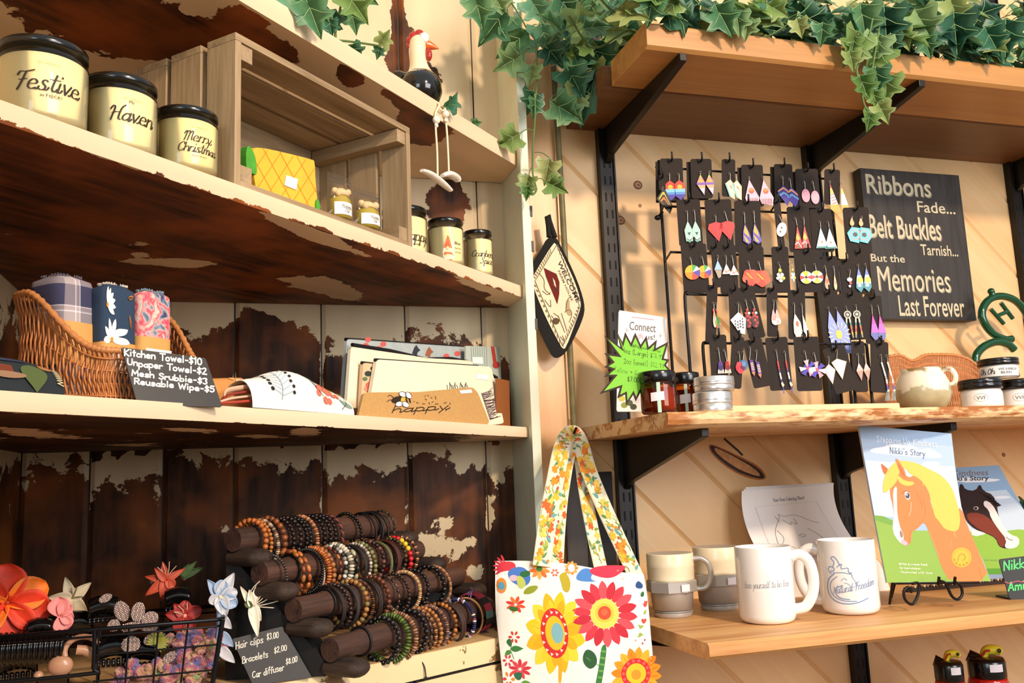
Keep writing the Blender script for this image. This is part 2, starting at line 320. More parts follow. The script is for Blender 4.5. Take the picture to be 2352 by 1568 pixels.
SG = {'t': '3.6|~1.7,8.6 1.4,4 1.4,1 2.4,0;-.8,5.9 4.2,6.3', 's': '4.2|~3.2,4.6 1.8,5.4 .6,4.2 1.6,3 3,2 3,.6 1.6,-.2 -.2,.5', 'F': '6|~-.6,7 .2,9 3,8.5 7,9.7;~3.4,8.6 2.9,5 2.4,2 1.6,-.4;1,4.6 4.8,5', 'H': '7|~-.8,6.4 .2,8.8 1.6,8 1.5,4 1.2,0;~7,9.4 5.4,8 5,4 5.2,.8 6.6,.4;~.8,4.1 3,5 5.2,4.9',
 'M': '8|~-.8,6 .3,8.8 1.2,8 1.1,4 .6,0;~1.2,6.5 2.7,9.2 3.9,8 3.7,4 3.4,0;~3.9,6 5.5,9.2 6.7,8 6.5,3 6.9,.6 7.8,.8', 'C': '6.4|~5.6,7 5.2,9.2 3,9.2 .4,6.6 .2,2.6 2,-.3 4.6,.4 6,2.2', 'N': '7|0,0 .6,8.6;~.6,8.6 2.4,5 5,0;~5,0 5.6,6 6.2,9.2 7.4,9.4', 'S': '6|~5,7.6 3.6,9.4 1.4,8.8 1.2,6.8 3.6,5 4.6,2.4 2.6,-.2 0,.6 .2,1.6', 'O': '6|~2.6,9 0,7 0,2 2.6,-.2 5.2,2 5.2,7 2.6,9'}
def hand(txt, size, x=0, y=0, sx=1.0, shear=0.0, jit=0, sp=.7, slope=0, seed=3):
    """single-stroke lettering: capitals are size tall; returns 2-D polylines and the end x"""
    k = size/9; rnd = random.Random(seed); out = []; cx = 0
    for ch in txt:
        g = (SG.get(ch) if shear > .2 else None) or HG.get(ch)
        if g is None: cx += 4; continue
        wd, st = g.split('|'); jy = rnd.uniform(-jit, jit)
        for s_ in st.split(';'):
            if not s_: continue
            sm = s_[0] == '~'; p = [tuple(float(q) for q in a.split(',')) for a in s_.lstrip('~').split()]
            if sm: p = smooth2(p, 2)
            out.append([(x+((a+cx)*sx+b*shear)*k, y+(b+jy)*k+(a+cx)*sx*k*slope) for a, b in p])
        if shear > .2 and ch.islower(): q_ = cx+float(wd)-1.1; out.append([(x+(a*sx+b*shear)*k, y+b*k+a*sx*k*slope) for a, b in smooth2([(q_, .25), (q_+.5, 0), (q_+1.1, .5), (q_+1.0+sp, 1.6)], 2)])
        cx += float(wd)+sp
    return out, x+cx*k*sx
_FT = {}
def ftext(txt, bold=0.0):
    key = (txt, bold)
    if key not in _FT:
        c = bpy.data.curves.new('t', 'FONT'); c.body = txt; c.offset = bold; c.resolution_u = 3
        o = bpy.data.objects.new('t', c); COL.objects.link(o)
        dg = bpy.context.evaluated_depsgraph_get(); me = bpy.data.meshes.new_from_object(o.evaluated_get(dg))
        _FT[key] = ([tuple(v.co[:2]) for v in me.vertices], [list(p.vertices) for p in me.polygons])
        bpy.data.objects.remove(o); bpy.data.meshes.remove(me); bpy.data.curves.remove(c)
    return _FT[key]
def put_text(mb, txt, mat, mp, x0, y0, x1, y1, h=.0003, bold=0.0, shear=0):
    """printed words fitted into the box x0..x1, y0..y1 of a surface map"""
    vs, fs = ftext(txt, bold)
    if not vs: return
    ax = min(v[0] for v in vs); bx = max(v[0] for v in vs); ay = min(v[1] for v in vs); by = max(v[1] for v in vs)
    mb.add([mp(x0+(v[0]-ax)/(bx-ax)*(x1-x0)+shear*(v[1]-ay), y0+(v[1]-ay)/(by-ay)*(y1-y0), h) for v in vs], fs, mat)
# ================================================================== THE SETTING
CREAM = '#e3cda3'
def blobs(lst, ax, val):
    o = []; I = [i for i in (0, 1, 2) if i != ax]
    for cx, cy, rx, ry, rot, v in lst:
        c = at(cx, cy, ax, val); a = R_(rot)
        e1 = at(cx+rx*math.cos(a), cy+rx*math.sin(a), ax, val)-c; e2 = at(cx-ry*math.sin(a), cy+ry*math.cos(a), ax, val)-c
        m = Matrix(((e1[I[0]], e2[I[0]]), (e1[I[1]], e2[I[1]]))).inverted(); o.append((c[I[0]], c[I[1]], m, v))
    def f(p):
        t = 0
        for x, y, m, v in o:
            q = m @ Vector((p[I[0]]-x, p[I[1]]-y)); d = q.length
            if d < 1.45: t += v*min(1, (1.45-d)/.9)
        return t
    return f
# pine boards laid diagonally behind the shelves
def pine_wall(name, x0, x1, z0, z1):
    bm = bmesh.new(); W_ = .117; s0, s1 = -5, 5; k0 = int((x0+z0)/2**.5/W_)-2; k1 = int((x1+z1)/2**.5/W_)+2
    g = .0060; dp = .005
    for k in range(k0, k1):
        a = 1.597+(k-13)*W_; tt = [(a, dp), (a+g, 0), (a+W_-g*.5, 0), (a+W_, dp)]
        vs = []
        for t, y in tt:
            for s_ in (s0, s1): vs.append(bm.verts.new(((t+s_)/2**.5, y, (t-s_)/2**.5)))
        for i in range(3): bm.faces.new((vs[2*i], vs[2*i+2], vs[2*i+3], vs[2*i+1]))
    for co, no in (((x0, 0, 0), (-1, 0, 0)), ((x1, 0, 0), (1, 0, 0)), ((0, 0, z0), (0, 0, -1)), ((0, 0, z1), (0, 0, 1))):
        bmesh.ops.bisect_plane(bm, geom=bm.verts[:]+bm.edges[:]+bm.faces[:], plane_co=co, plane_no=no, clear_outer=True)
    mb = MB(); mb.bm(bm, wood('#dcb37c', '#e6c391', (1, 0, -1), 26, 16, .42, .04, c3='#e0b680', name='pine', island=.07))
    mb.box(((x0+x1)/2, .02, (z0+z1)/2), (x1-x0, .03, z1-z0), M('#b98d5a'))
    return mb
PINE_KNOT = wood('#5a2f17', '#a5683a', (1, 0, -1), 60, 8, .45, .05)
wl = pine_wall('wall_right', .545, 2.9, .2, 3.3)
km = pmap((0, -.0006, 0), (1, 0, 0), (0, 0, 1))
def onwall(px, py): c = at(px, py, 1, 0); return c.x, c.z
def knot(px, py, r, dark='#6b3a1c'):
    x, z = onwall(px, py); wl.poly(circ(x, z, r*1.05, r, 18), M(dark, .5, var=.3), km); wl.poly(circ(x, z, r*.72, r*.66, 18), M('#b97c46', .5, var=.2), km, .0002); wl.poly(circ(x+r*.1, z, r*.3, r*.25, 12), M('#6b3a1c', .5), km, .0004)
knot(1465, 425, .0085); knot(1425, 506, .0085); knot(1470, 472, .0032); knot(2305, 1044, .004)
for pts, c in (([(1624, 1022), (1640, 1020), (1700, 1048), (1745, 1070), (1764, 1098), (1740, 1104), (1690, 1088), (1640, 1050)], '#b06a2e'), ([(1628, 1022), (1642, 1024), (1700, 1052), (1742, 1074), (1760, 1099), (1735, 1098), (1688, 1082), (1640, 1046)], '#2b1a10'),
               ([(1638, 1028), (1650, 1030), (1700, 1056), (1736, 1078), (1748, 1094), (1730, 1091), (1690, 1075), (1648, 1044)], '#c79460')):
    h = {'#b06a2e': 0, '#2b1a10': .0003, '#c79460': .0006}[c]; wl.poly(smooth2([onwall(*p) for p in pts], 2, True), M(c, .5, var=.25, vs_=90), km, h)
wl.stroke([[onwall(*p) for p in [(1664, 1008), (1680, 1022), (1694, 1034), (1704, 1044)]]], .004, M('#38231a'), km, .0004)
wl.build('wall_right', kind='structure', label='pine boards laid diagonally with dark knots', recalc=False)
# painted boards at the back of the corner cupboard
SEAM = [-.305, -.213, -.111, -.009, .126, .264, .397, .47]
PB = peelmat('peeling_boards', '#d6c29e', '#1e1009', '#54301a', '#84481d', (0, 0, 1))
bw = blobs([(915, 40, 16, 55, 0, -2.4), (925, 130, 34, 62, 0, -2.4), (938, 235, 36, 60, 0, -2.2), (985, 200, 30, 55, 0, -1.6), (1030, 470, 42, 60, 0, -2.6), (575, 760, 55, 70, 0, -1.2),
            (620, 800, 80, 60, 0, -1), (1150, 740, 22, 30, 0, 1.2), (1190, 800, 22, 60, 0, -.8), (445, 720, 90, 28, 0, 1.0), (985, 1245, 60, 26, -20, 1.25), (1050, 1260, 50, 24, -30, 1.2), (1020, 1200, 40, 16, 0, .9), (1125, 1185, 8, 50, 0, 1.3), (935, 1180, 6, 40, 0, 1.2), (1092, 1310, 24, 20, 0, 1.0), (365, 1140, 14, 30, 0, .9), (205, 1150, 10, 30, 0, .8), (737, 1150, 4, 60, 0, 1.2), (540, 860, 6, 70, 0, .9), (740, 850, 7, 80, 0, 1.1), (1200, 1020, 25, 28, 0, 1.2)], 1, 0)
def wall_peel(p):
    x, z = p.x, p.z; k_ = sum(1 for s_ in SEAM if s_ < x); z0_ = z; z = z+((k_*37) % 11-5)*.0045+.022*mnoise.noise(Vector((x*45, z*5, k_))) if z < 1.766 else z
    if z > 1.766: b = 1.0
    elif z > 1.53: b = (z-(1.695-max(0, x-.3)*.35))*22; b = max(-.95, min(.9, b))
    else: b = (z-(1.487-max(0, x-.25)*.12))*30; b = max(-.85, min(.7, b))
    return b + bw(p) + .35*mnoise.noise(Vector((x*14, 3, z*14)))
mb = MB()
for i in range(len(SEAM)-1):
    a, b = SEAM[i]+.0012, SEAM[i+1]-.0012; n = max(4, int((b-a)/.006)); z0, z1 = 1.0, 3.3; nz = 380
    mb.grid(lambda u, v: Vector((a+(b-a)*u, .004 if (u < .001 or u > .999) else 0, z0+(z1-z0)*v)), n, nz, PB, False)
mb.box((.08, .03, 1.75), (.78, .05, 3.1), M('#140b07'))
mb.build('wall_back', kind='structure', label='peeling cream painted boards at the back of the corner cupboard', attr=wall_peel)
mb = MB(); mb.grid(lambda u, v: Vector((-.305, -1.0*u, 1.0+2.3*v)), 120, 260, PB, False); mb.box((-.33, -.5, 1.75), (.046, 1.06, 3.1), M('#140b07'))
mb.build('wall_left', kind='structure', attr=lambda p: (1.0 if p.z > 1.766 else max(-.9, min(.9, (p.z-1.70)*16 if p.z > 1.53 else (p.z-1.5)*20)))+.4*mnoise.noise(Vector((p.y*12, 1, p.z*12))))
PAINT = M('#d3d6bd', .45, var=.10, vs_=9)
mb = MB(); mb.box((.4505, -.055, 1.75), (.015, .11, 3.1), PAINT, bev=.001)
for z in (1.89, 1.83, 1.70): mb.box((.4585, -.108, z), (.004, .006, .018), M('#3a3226'))
mb.build('trim_1', kind='structure', label='pale painted end board of the corner cupboard')
mb = MB(); mb.box((.5, -.012, 1.75), (.078, .024, 3.1), wood('#d9a26e', '#e8bd8b', (0, 0, 1), 30, 16, .4, .04, c3='#e0ad7c'), bev=.002)
mb.build('trim_2', kind='structure', label='pine upright board beside the cupboard')
mb = MB(); mb.box((.4, -1.5, -.02), (4.4, 5.4, .04), wood('#6b4a30', '#8d6844', (1, 0, 0), 12, 12)); mb.build('floor', kind='structure')
mb = MB(); mb.tube(spl([(.5405, -.034, 2.7), (.539, -.034, 2.3), (.543, -.034, 1.9), (.5435, -.034, 1.5), (.545, -.034, 1.2)]), .0055, M('#6e6642', .5, var=.2), 10)
mb.build('conduit_pipe', label='thin dark olive pipe running down the wall between cupboard and pine boards', cat='pipe')
# ------------------------------------------------------------------ corner cupboard shelves
LX = lambda x: P0.y + (x-P0.x)*math.tan(PH)
def corner_shelf(z0, z1, attr_top, label, mat_u, edge_attr, x1=.4425, lip=0):
    mb = MB(); x0 = -.303; NU, NV = 190, 60
    fn = lambda u, v, z: Vector((x0+(x1-x0)*u, (LX(x0+(x1-x0)*u))*(1-v) - .003*v, z))
    mb.grid(lambda u, v: fn(u, v, z1), 40, 12, mat_u, False)
    mb.grid(lambda u, v: fn(u, 1-v, z0), NU, NV, mat_u, False)
    mb.grid(lambda u, v: fn(u, 0, z0+(z1-z0)*v)+Vector((0, -.0012*math.sin(math.pi*v), 0)), NU, 6, mat_u, False)
    zt = (z0+z1)/2
    def at_(p):
        if p.z < z0+1e-5 and p.y > LX(p.x)+.0015: return attr_top(p)
        if p.z > z1-1e-5 and p.y > LX(p.x)+.004: return .9
        return edge_attr(p, (p.z-z0)/(z1-z0))
    return mb.build('corner_shelf', origin=(.3, -.15, z0), label=label, cat='shelf', attr=at_)
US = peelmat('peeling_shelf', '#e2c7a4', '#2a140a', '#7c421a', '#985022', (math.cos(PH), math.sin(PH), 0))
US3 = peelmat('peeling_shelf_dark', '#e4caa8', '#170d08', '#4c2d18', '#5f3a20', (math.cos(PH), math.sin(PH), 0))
b1 = blobs([(240, 40, 175, 70, 8, -2.6), (420, 100, 130, 48, 10, -2.4), (560, 60, 60, 40, 30, -2.2), (645, 110, 52, 18, 32, -2.2), (806, 166, 32, 24, 40, -2.6), (930, 222, 48, 24, 25, -2.4), (985, 262, 60, 40, 30, -2.2), (960, 300, 50, 30, 20, -1.9), (70, 60, 10, 12, 0, -1.4), (432, 20, 18, 8, 20, 2.2), (130, 235, 16, 5, 20, .0), (660, 90, 6, 3, 0, -1.5), (750, 120, 20, 3, 30, -1.2)], 2, 1.976)
corner_shelf(1.974, 2.001, lambda p: .95+b1(p)+.15*mnoise.noise(p*20), 'topmost cream painted corner shelf carrying the rooster and ivy', US, lambda p, t: 1.4)
b2 = blobs([(690, 520, 90, 17, 24, 2.6), (610, 478, 50, 10, 22, 2.2), (770, 560, 90, 10, 20, 1.6), (375, 402, 14, 3, 15, 1.8), (400, 603, 90, 9, 3, 2.4), (320, 585, 22, 5, 5, 2.0), (735, 655, 60, 16, 5, 2.3), (790, 675, 40, 14, 10, 2.2), (660, 642, 30, 5, 5, 1.8), (1120, 660, 70, 12, 18, 2.0), (30, 275, 90, 6, 18, 1.6), (310, 560, 30, 5, 0, 1.2), (1170, 690, 50, 12, 0, 1.8)], 2, 1.748)
corner_shelf(1.748, 1.767, lambda p: -.95+b2(p)+.12*mnoise.noise(p*25), 'second corner shelf down, peeling edge, holding the candle jars and crate', US, lambda p, t: 1.1 if t > .3 else -.2+3*t+.5*mnoise.noise(p*40))
b3 = blobs([(60, 990, 60, 8, 3, 1.3), (130, 1000, 80, 5, 2, 1.1), (430, 985, 60, 5, 3, 1.2), (600, 1000, 60, 5, 0, 1.0), (700, 990, 30, 9, 0, 1.6), (1130, 1008, 70, 8, 0, 1.6), (1180, 1016, 40, 12, 0, 1.8), (300, 1020, 60, 4, 0, 1.0)], 2, 1.52)
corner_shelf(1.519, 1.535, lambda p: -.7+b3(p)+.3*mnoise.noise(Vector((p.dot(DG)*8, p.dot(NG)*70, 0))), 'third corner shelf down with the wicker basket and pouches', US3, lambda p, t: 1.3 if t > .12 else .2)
# base of the cupboard
mb = MB(); CZ = 1.24
BX = lambda x: -.374+(x-.081)*.53
xs = [-.303, .0, .2, .345, .352]; f = [Vector((x, BX(x), CZ)) for x in xs[:-1]]+[Vector((.352, -.215, CZ)), Vector((.352, -.003, CZ)), Vector((-.303, -.003, CZ))]
TAN = wood('#c79a63', '#e2bd86', (math.cos(PH), math.sin(PH), 0), 30, 14, .5, .08)
dn = lambda L, z: [Vector((v.x, v.y, z)) for v in L]
mb.hexa(dn(f, CZ-.024), f, TAN)
def facegrid(zt, zb, off, mat):
    mb.grid(lambda u, v: Vector((-.303+.648*u, BX(-.303+.648*u)+off-.0006, zb+(zt-zb)*v)), 150, 24, mat, False)
    mb.grid(lambda u, v: Vector((.3455, -.2336+.05*u+off*0, zb+(zt-zb)*v)), 12, 24, mat, False)
BP = peelmat('peeling_drawer', '#ead0a0', '#5d452c', '#8c6a42', '#a07a4c', (1, .5, 0))
facegrid(CZ-.0005, CZ-.030, -.001, BP); facegrid(CZ-.034, .9, .001, BP)
g = [Vector((v.x, v.y+.004, 0)) for v in f]
mb.hexa(dn(g, .62), dn(g, CZ-.024), M('#2b2018'))
mb.build('cupboard_base', origin=(.1, -.2, .62), label='cream painted base of the corner cupboard under the bracelet stand', cat='cupboard', attr=lambda p: .5+.8*mnoise.noise(Vector((p.x*16, p.z*25, 1))))
# ------------------------------------------------------------------ wall shelving on the right
STEEL = M('#17130f', .42, .3, var=.15)
TZ = at(1443, 308.6, 1, 0).z                       # underside of the top shelf
SX = [.648, 1.058, 1.532]
SX = [at(1409, 640, 1, -.012).x, at(1925, 995, 1, -.012).x, at(2345, 520, 1, -.012).x]
for i, x in enumerate(SX):
    mb = MB(); mb.box((x, -.007, 1.55), (.026, .013, 1.9), STEEL, bev=.0015)
    mb.box((x-.0135, -.0085, 1.55), (.003, .017, 1.9), STEEL); mb.box((x+.0135, -.0085, 1.55), (.003, .017, 1.9), STEEL)
    sl = M('#050404', .8)
    for k in range(58):
        for s_ in (-1, 1): mb.box((x+s_*.0055, -.0137, .62+k*.0318), (.003, .0006, .016), sl)
    mb.build('wall_standard', origin=(x, 0, .6), label=['black slotted steel upright nearest the cupboard', 'black slotted steel upright behind the earring rack and horse book', 'black slotted steel upright at the right edge beside the ribbons sign'][i], cat='shelf upright', group='slotted shelf uprights')
def bracket(x, z, d, h, label):
    mb = MB(); t = .012
    prof = [(-.012, 0), (-d, 0), (-d, -.012), (-.032, -h), (-.012, -h-.012)]
    P = lambda xx: [Vector((xx, y, z+dz)) for y, dz in prof]
    mb.hexa(P(x-t/2), P(x+t/2), STEEL)
    r = MB()
    for y in (-.1, -d*.62): r.sphere((x, y, z-h*(1+y/d)-.006), .0026, M('#8a8378', .3, .8), 8)
    o = mb.build('shelf_bracket', origin=(x, -.012, z-h), label=label, cat='bracket', bevel=.001); return o
bl = ['black steel bracket under the top shelf at its left end', 'black steel bracket under the top shelf behind the hanging ivy', 'black steel bracket under the top shelf at the right edge']
for i, x in enumerate(SX): bracket(x+.002, TZ, .318, .055, bl[i])
WD1 = wood('#4a2f18', '#845a33', (1, 0, 0), 34, 22, .5, .12, c3='#6b4726', name='aged_plank')
WD2 = wood('#8c5a2a', '#c99656', (1, 0, 0), 36, 26, .45, .1, c3='#b07c42', name='honey_plank')
X0, X1 = .583, 2.15
def plank(name, x0, x1, y0, y1, z0, z1, mat, label, cut=0, live=None):
    mb = MB(); n = 120; pr = []
    def sec(x, u):
        e = live(x) if live else 0
        yy = y0 + e
        b = .004
        return [(yy+b, z1), (y1, z1), (y1, z0), (yy+b*1.5+(.012 if live else 0), z0), (yy+(.004 if live else 0), z0+b*1.2), (yy-(.004*mnoise.noise(Vector((x*30, 0, 2))) if live else 0), (z0+z1)/2), (yy, z1-b)]
    vs = []; 
    for i in range(n+1):
        x = x0+(x1-x0)*i/n
        for y, z in sec(x, i/n): vs.append(Vector((x+cut*(y-y1), y, z)))
    m = 7; fs = [[i*m+k, i*m+(k+1) % m, (i+1)*m+(k+1) % m, (i+1)*m+k] for i in range(n) for k in range(m)]
    fs += [list(range(m))[::-1], [n*m+k for k in range(m)]]
    mb.add(vs, fs, mat)
    return mb.build(name, origin=((x0+x1)/2, y1, z0), label=label, cat='shelf board')
top_t = TZ+.040
plank('shelf_board', X0-.012, X1, -.183, -.002, TZ+.0005, top_t, WD1, 'rear dark plank of the top shelf, against the pine wall')
plank('shelf_board', X0, X1, -.322, -.187, TZ+.0005, top_t+.003, WD2, 'front honey plank of the top shelf with the ivy on it')
MZ = at(1540, 945, 1, -.335).z; MU = at(1560, 975, 1, -.335).z-.004
LIVE = wood('#a8662f', '#ecca96', (1, 0, 0), 34, 5, .5, .3, ramp=(.57, .68), c3='#c48a52', name='live_edge')
plank('shelf_board', at(1535, 950, 1, -.335).x, X1, -.335, -.002, MU, MZ, LIVE, 'middle shelf plank with a rough live edge, under the earring rack', live=lambda x: .012*mnoise.noise(Vector((x*9, 0, 0)))+.005*mnoise.noise(Vector((x*35, 1, 0))))
LZ = at(1628, 1478, 0, .578).z; LU = at(1630, 1508, 0, .578).z-.005
plank('shelf_board', .578, X1, at(1628, 1478, 0, .578).y, -.002, LU, LZ, wood('#b97c42', '#e0b072', (1, 0, 0), 40, 18, .5, .12, c3='#d09a5a', name='mug_plank'), 'lowest shelf plank with saw marks, under the mugs and horse books')
LY = at(1628, 1478, 0, .578).y
bl2 = ['black steel bracket under the middle shelf at its left end', 'black steel bracket under the middle shelf behind the horse book', None]
for i in (0, 1): bracket(SX[i]+.002, MU, .30, .075, bl2[i])
bl3 = ['black steel bracket under the mug shelf beside the tote bag', 'black steel bracket under the mug shelf at the middle upright']
for i in (0, 1): bracket(SX[i]+.002, LU, .26, .04, bl3[i])
#print('MZ', MZ, MU, 'LZ', LZ, LU, LY, 'TZ', TZ, SX)
# ================================================================== CUPBOARD: TOP THREE SHELVES
def glass(name, tint='#ffffff', gl=.06):
    if name in MATS: return MATS[name]
    m, nt, b = newmat(name); nt.nodes.remove(b); L = nt.links.new
    o = nt.nodes['Material Output']; t = nd(nt, 'ShaderNodeBsdfTransparent', i_Color=rgb(tint)); g = nd(nt, 'ShaderNodeBsdfGlossy', i_Roughness=.04)
    lw = nd(nt, 'ShaderNodeFresnel', i_IOR=1.45); mx = nd(nt, 'ShaderNodeMixShader'); L(lw.outputs[0], mx.inputs[0]); L(t.outputs[0], mx.inputs[1]); L(g.outputs[0], mx.inputs[2]); L(mx.outputs[0], o.inputs[0])
    MATS[name] = m; return m
GLASS = glass('clear_glass', '#fbf6e6'); BLACK = M('#0d0b0a', .22, 0, coat=.3); WHITE = M('#f4efe6', .6); INK = M('#2a1c10', .6); STICK = M('#efe6e6', .6)
S1Z, S2Z, S3Z = 2.001, 1.767, 1.535
def frontpt(px, pz):                       # where the column of photo pixel px crosses the shelf front at height pz
    y = 800
    for _ in range(12):
        p = onp(px, y, NG, P0); y += (p.z-pz)*1500
    return onp(px, y, NG, P0)
def seat(pl, pr, z, setback):
    mid = (pl+pr)/2; e = frontpt(mid, z); d = Vector((e.x-CAM.x, e.y-CAM.y, 0)).normalized(); R = .03
    for _ in range(8):
        c = e + d*((R+setback)/abs(d.dot(NG))); R = (pr-pl)/2*((c-CAM).dot(fw))/FPX
    c.z = z; return c, R, d
def topz(px, py, q):                       # height on the vertical line through q seen at photo row py
    d = ray(px, py); dh = Vector((q.x-CAM.x, q.y-CAM.y)).length; return CAM.z + d.z*dh/math.hypot(d.x, d.y)
WAX = M('#f3e6bc', .45, sss=.1); WAX2 = M('#f4e9c8', .45, sss=.1)
def jar(pl, pr, pt, setback, label, words, wax=WAX, off=0.0, lid=BLACK):
    c, R, d = seat(pl, pr, S2Z, setback); H = topz((pl+pr)/2, pt, c-d*R)-S2Z
    root = thing('candle_jar', label, 'candle jar', c, 'jar candles on the second shelf')
    X = Matrix.Translation(c); lh = .088*H
    g = MB(); g.lathe([(R*.80, .001), (R*.95, .002), (R, .012*H/.08), (R, .80*H), (R*.985, .83*H), (R*.93, .86*H), (R*.93, H-lh*.3)], GLASS, 56, X); g.build('glass', root)
    w_ = MB(); w_.lathe([(0, .004), (R*.9, .004), (R*.985, .010), (R*.987, .785*H), (R*.95, .80*H), (R*.5, .795*H), (0, .793*H)], wax, 48, X); w_.build('candle_wax', root)
    k = MB(); r = R*.985; k.lathe([(r*.98, H-lh), (r, H-lh*.92), (r, H-lh*.12), (r*.97, H), (r*.8, H), (0, H-.0005)], lid, 56, X)
    k.build('lid', root)
    t = MB(); mp = cylmap((c.x, c.y, c.z), R, math.atan2(-d.y, -d.x)+off)
    for kind, s_, u, v, *q in words:
        sz, wd = (q+[0, 0])[:2]
        if kind == 'script':
            L, e = hand(s_, sz*H, 0, 0, .9, .28, 0, .5); t.stroke([[(x-e/2+u*R, y+v*H) for x, y in l] for l in L], wd*H*.72, INK, mp, .0004, .5)
        elif kind == 'print':
            put_text(t, s_, INK if wd else M('#c9b98d', .6), mp, u*R-len(s_)*sz*H*.3, v*H, u*R+len(s_)*sz*H*.3, v*H+sz*H, .0004)
        elif kind == 'line': t.stroke(s_, wd*H, INK, lambda a, b, h: mp(a*R, b*H, h), .0004)
        elif kind == 'poly': t.poly([(x*R, y*H) for x, y in s_], u, mp, .0003+v)
    if words: t.build('printing', root)
    return c, R, H
heart = [[(.02, .20), (-.06, .235), (-.03, .255), (.02, .24), (.07, .255), (.10, .235), (.02, .20)]]
flr = lambda a, b: [[(a-.25, b+.02), (a-.12, b+.05), (a, b+.03)]]
jar(0, 192, 76, .008, 'large cream candle jar lettered Festive, leftmost on the shelf', [('script', 'Festive', 0, .36, .20, .020), ('print', 'as F@CK!', .06, .28, .045, 1), ('print', 'SOY CANDLE CO', 0, .66, .03, 0), ('print', 'HAND POURED CANDLE', -.1, .10, .026, 0), ('line', [[(-.78, .50), (-.62, .56), (-.40, .55), (-.2, .57)]], 0, 0, 0, .018)], WAX2, .12)
jar(190, 355, 163, .010, 'cream candle jar lettered My Haven with a small heart', [('script', 'Haven', 0, .38, .19, .020), ('print', 'My', -.05, .60, .05, 1), ('line', heart, 0, 0, 0, .006), ('print', 'SOY CANDLE CO', 0, .66, .03, 0), ('line', [[(-.58, .42), (-.66, .38), (-.62, .35), (-.5, .38), (-.42, .56)]], 0, 0, .018, .016)], WAX2, .36)
jar(356, 498, 238, .003, 'cream candle jar lettered Merry Christmas, beside the crate', [('script', 'Merry', -.02, .46, .15, .014), ('script', 'Christmas', 0, .30, .13, .014), ('print', 'balsam & pine', .02, .23, .028, 1), ('print', 'SOY CANDLE CO', 0, .66, .03, 0)], WAX, .40)
jar(878, 982, 468, .035, 'cream candle jar lettered Happy, partly behind the crate end', [('script', 'Happy', 0, .36, .19, .018), ('print', 'vanilla', 0, .28, .035, 1)], WAX2, .55)
CO = M('#d9713c', .6); SK = M('#f0c9a0', .6)
jar(983, 1066, 497, .008, 'cream candle jar with a small red gnome print, second from the right', [('poly', [(-.32, .36), (.10, .36), (.16, .22), (.02, .12), (-.24, .12), (-.38, .22)], M('#f3e2cc', .6), 0), ('poly', [(-.36, .35), (.14, .35), (-.02, .58), (-.1, .62)], CO, .0001), ('poly', [(-.42, .20), (.2, .20), (.1, .27), (-.3, .27)], CO, .0001), ('poly', circ(-.11, .36, .08, .03), SK, .0002), ('poly', circ(-.2, .1, .1, .03), CO, .0002), ('poly', circ(.02, .1, .1, .03), CO, .0002), ('print', 'Blue', .50, .44, .06, 1), ('print', 'Spruce', .52, .34, .045, 1), ('print', 'soy wax', .52, .26, .035, 1)], WAX2, .22)
jar(1066, 1133, 525, .008, 'small cream candle jar lettered Cranberry Spice, nearest the end board', [('script', 'Cranberry', 0, .42, .13, .013), ('script', 'Spice', .12, .27, .13, .013)], WAX2, .55)
# ---- wooden crate on its side
CR = wood('#7d6647', '#b49a74', (1, 0, 0), 46, 16, .6, .15, c3='#9a8262', name='crate_wood', island=.12)
CRx = wood('#7d6647', '#b49a74', tuple(DG), 46, 16, .6, .15, c3='#9a8262', name='crate_wood', island=.12)
CRz = wood('#7d6647', '#b49a74', (0, 0, 1), 46, 16, .6, .15, c3='#9a8262', name='crate_wood', island=.12)
c0 = frontpt(548, S2Z)-NG*.006; c1 = frontpt(956, S2Z)-NG*.006
Wc = (c1-c0).dot(DG); Hc = topz(552, 74, c0)-S2Z; Dc = .155
RZ = Matrix.Rotation(PH, 3, 'Z')
root = thing('wooden_crate', 'pale slatted wooden crate lying on its side, open end forward', 'crate', c0+DG*Wc/2-NG*Dc/2)
cp = lambda a, b, z: c0+DG*a-NG*b+ZV*(z)         # along, back, up
def cbox(a0, a1, b0, b1, z0, z1, mat, nm):
    m = MB(); m.box(cp((a0+a1)/2, (b0+b1)/2, (z0+z1)/2), (a1-a0, b1-b0, z1-z0), mat, RZ, .0006); m.build(nm, root)
T = .0085; sw = .043
for k in range(3):
    b0 = [0, .053, .108][k]
    for a in (0, Wc-T): cbox(a, a+T, b0, b0+sw+(.004 if k else 0), .0005, Hc-T, CRz, 'end_slat')
    cbox(0, Wc, b0, b0+sw+(.004 if k else 0), Hc-T+.0003, Hc, CRx, 'top_slat')
    cbox(T, Wc-T, b0, b0+sw, .0005, T, CRx, 'bottom_slat')
cbox(0, Wc, Dc+.0005, Dc+T, .0005, Hc, CRx, 'crate_back')
for a in (T+.0002, Wc-T-.0185):
    for z in (T+.0005, Hc-T-.0185): cbox(a, a+.018, .002, Dc-.001, z, z+.018, wood('#7d6647', '#b49a74', tuple(-NG), 46, 16, .6, .15, c3='#9a8262'), 'corner_cleat')
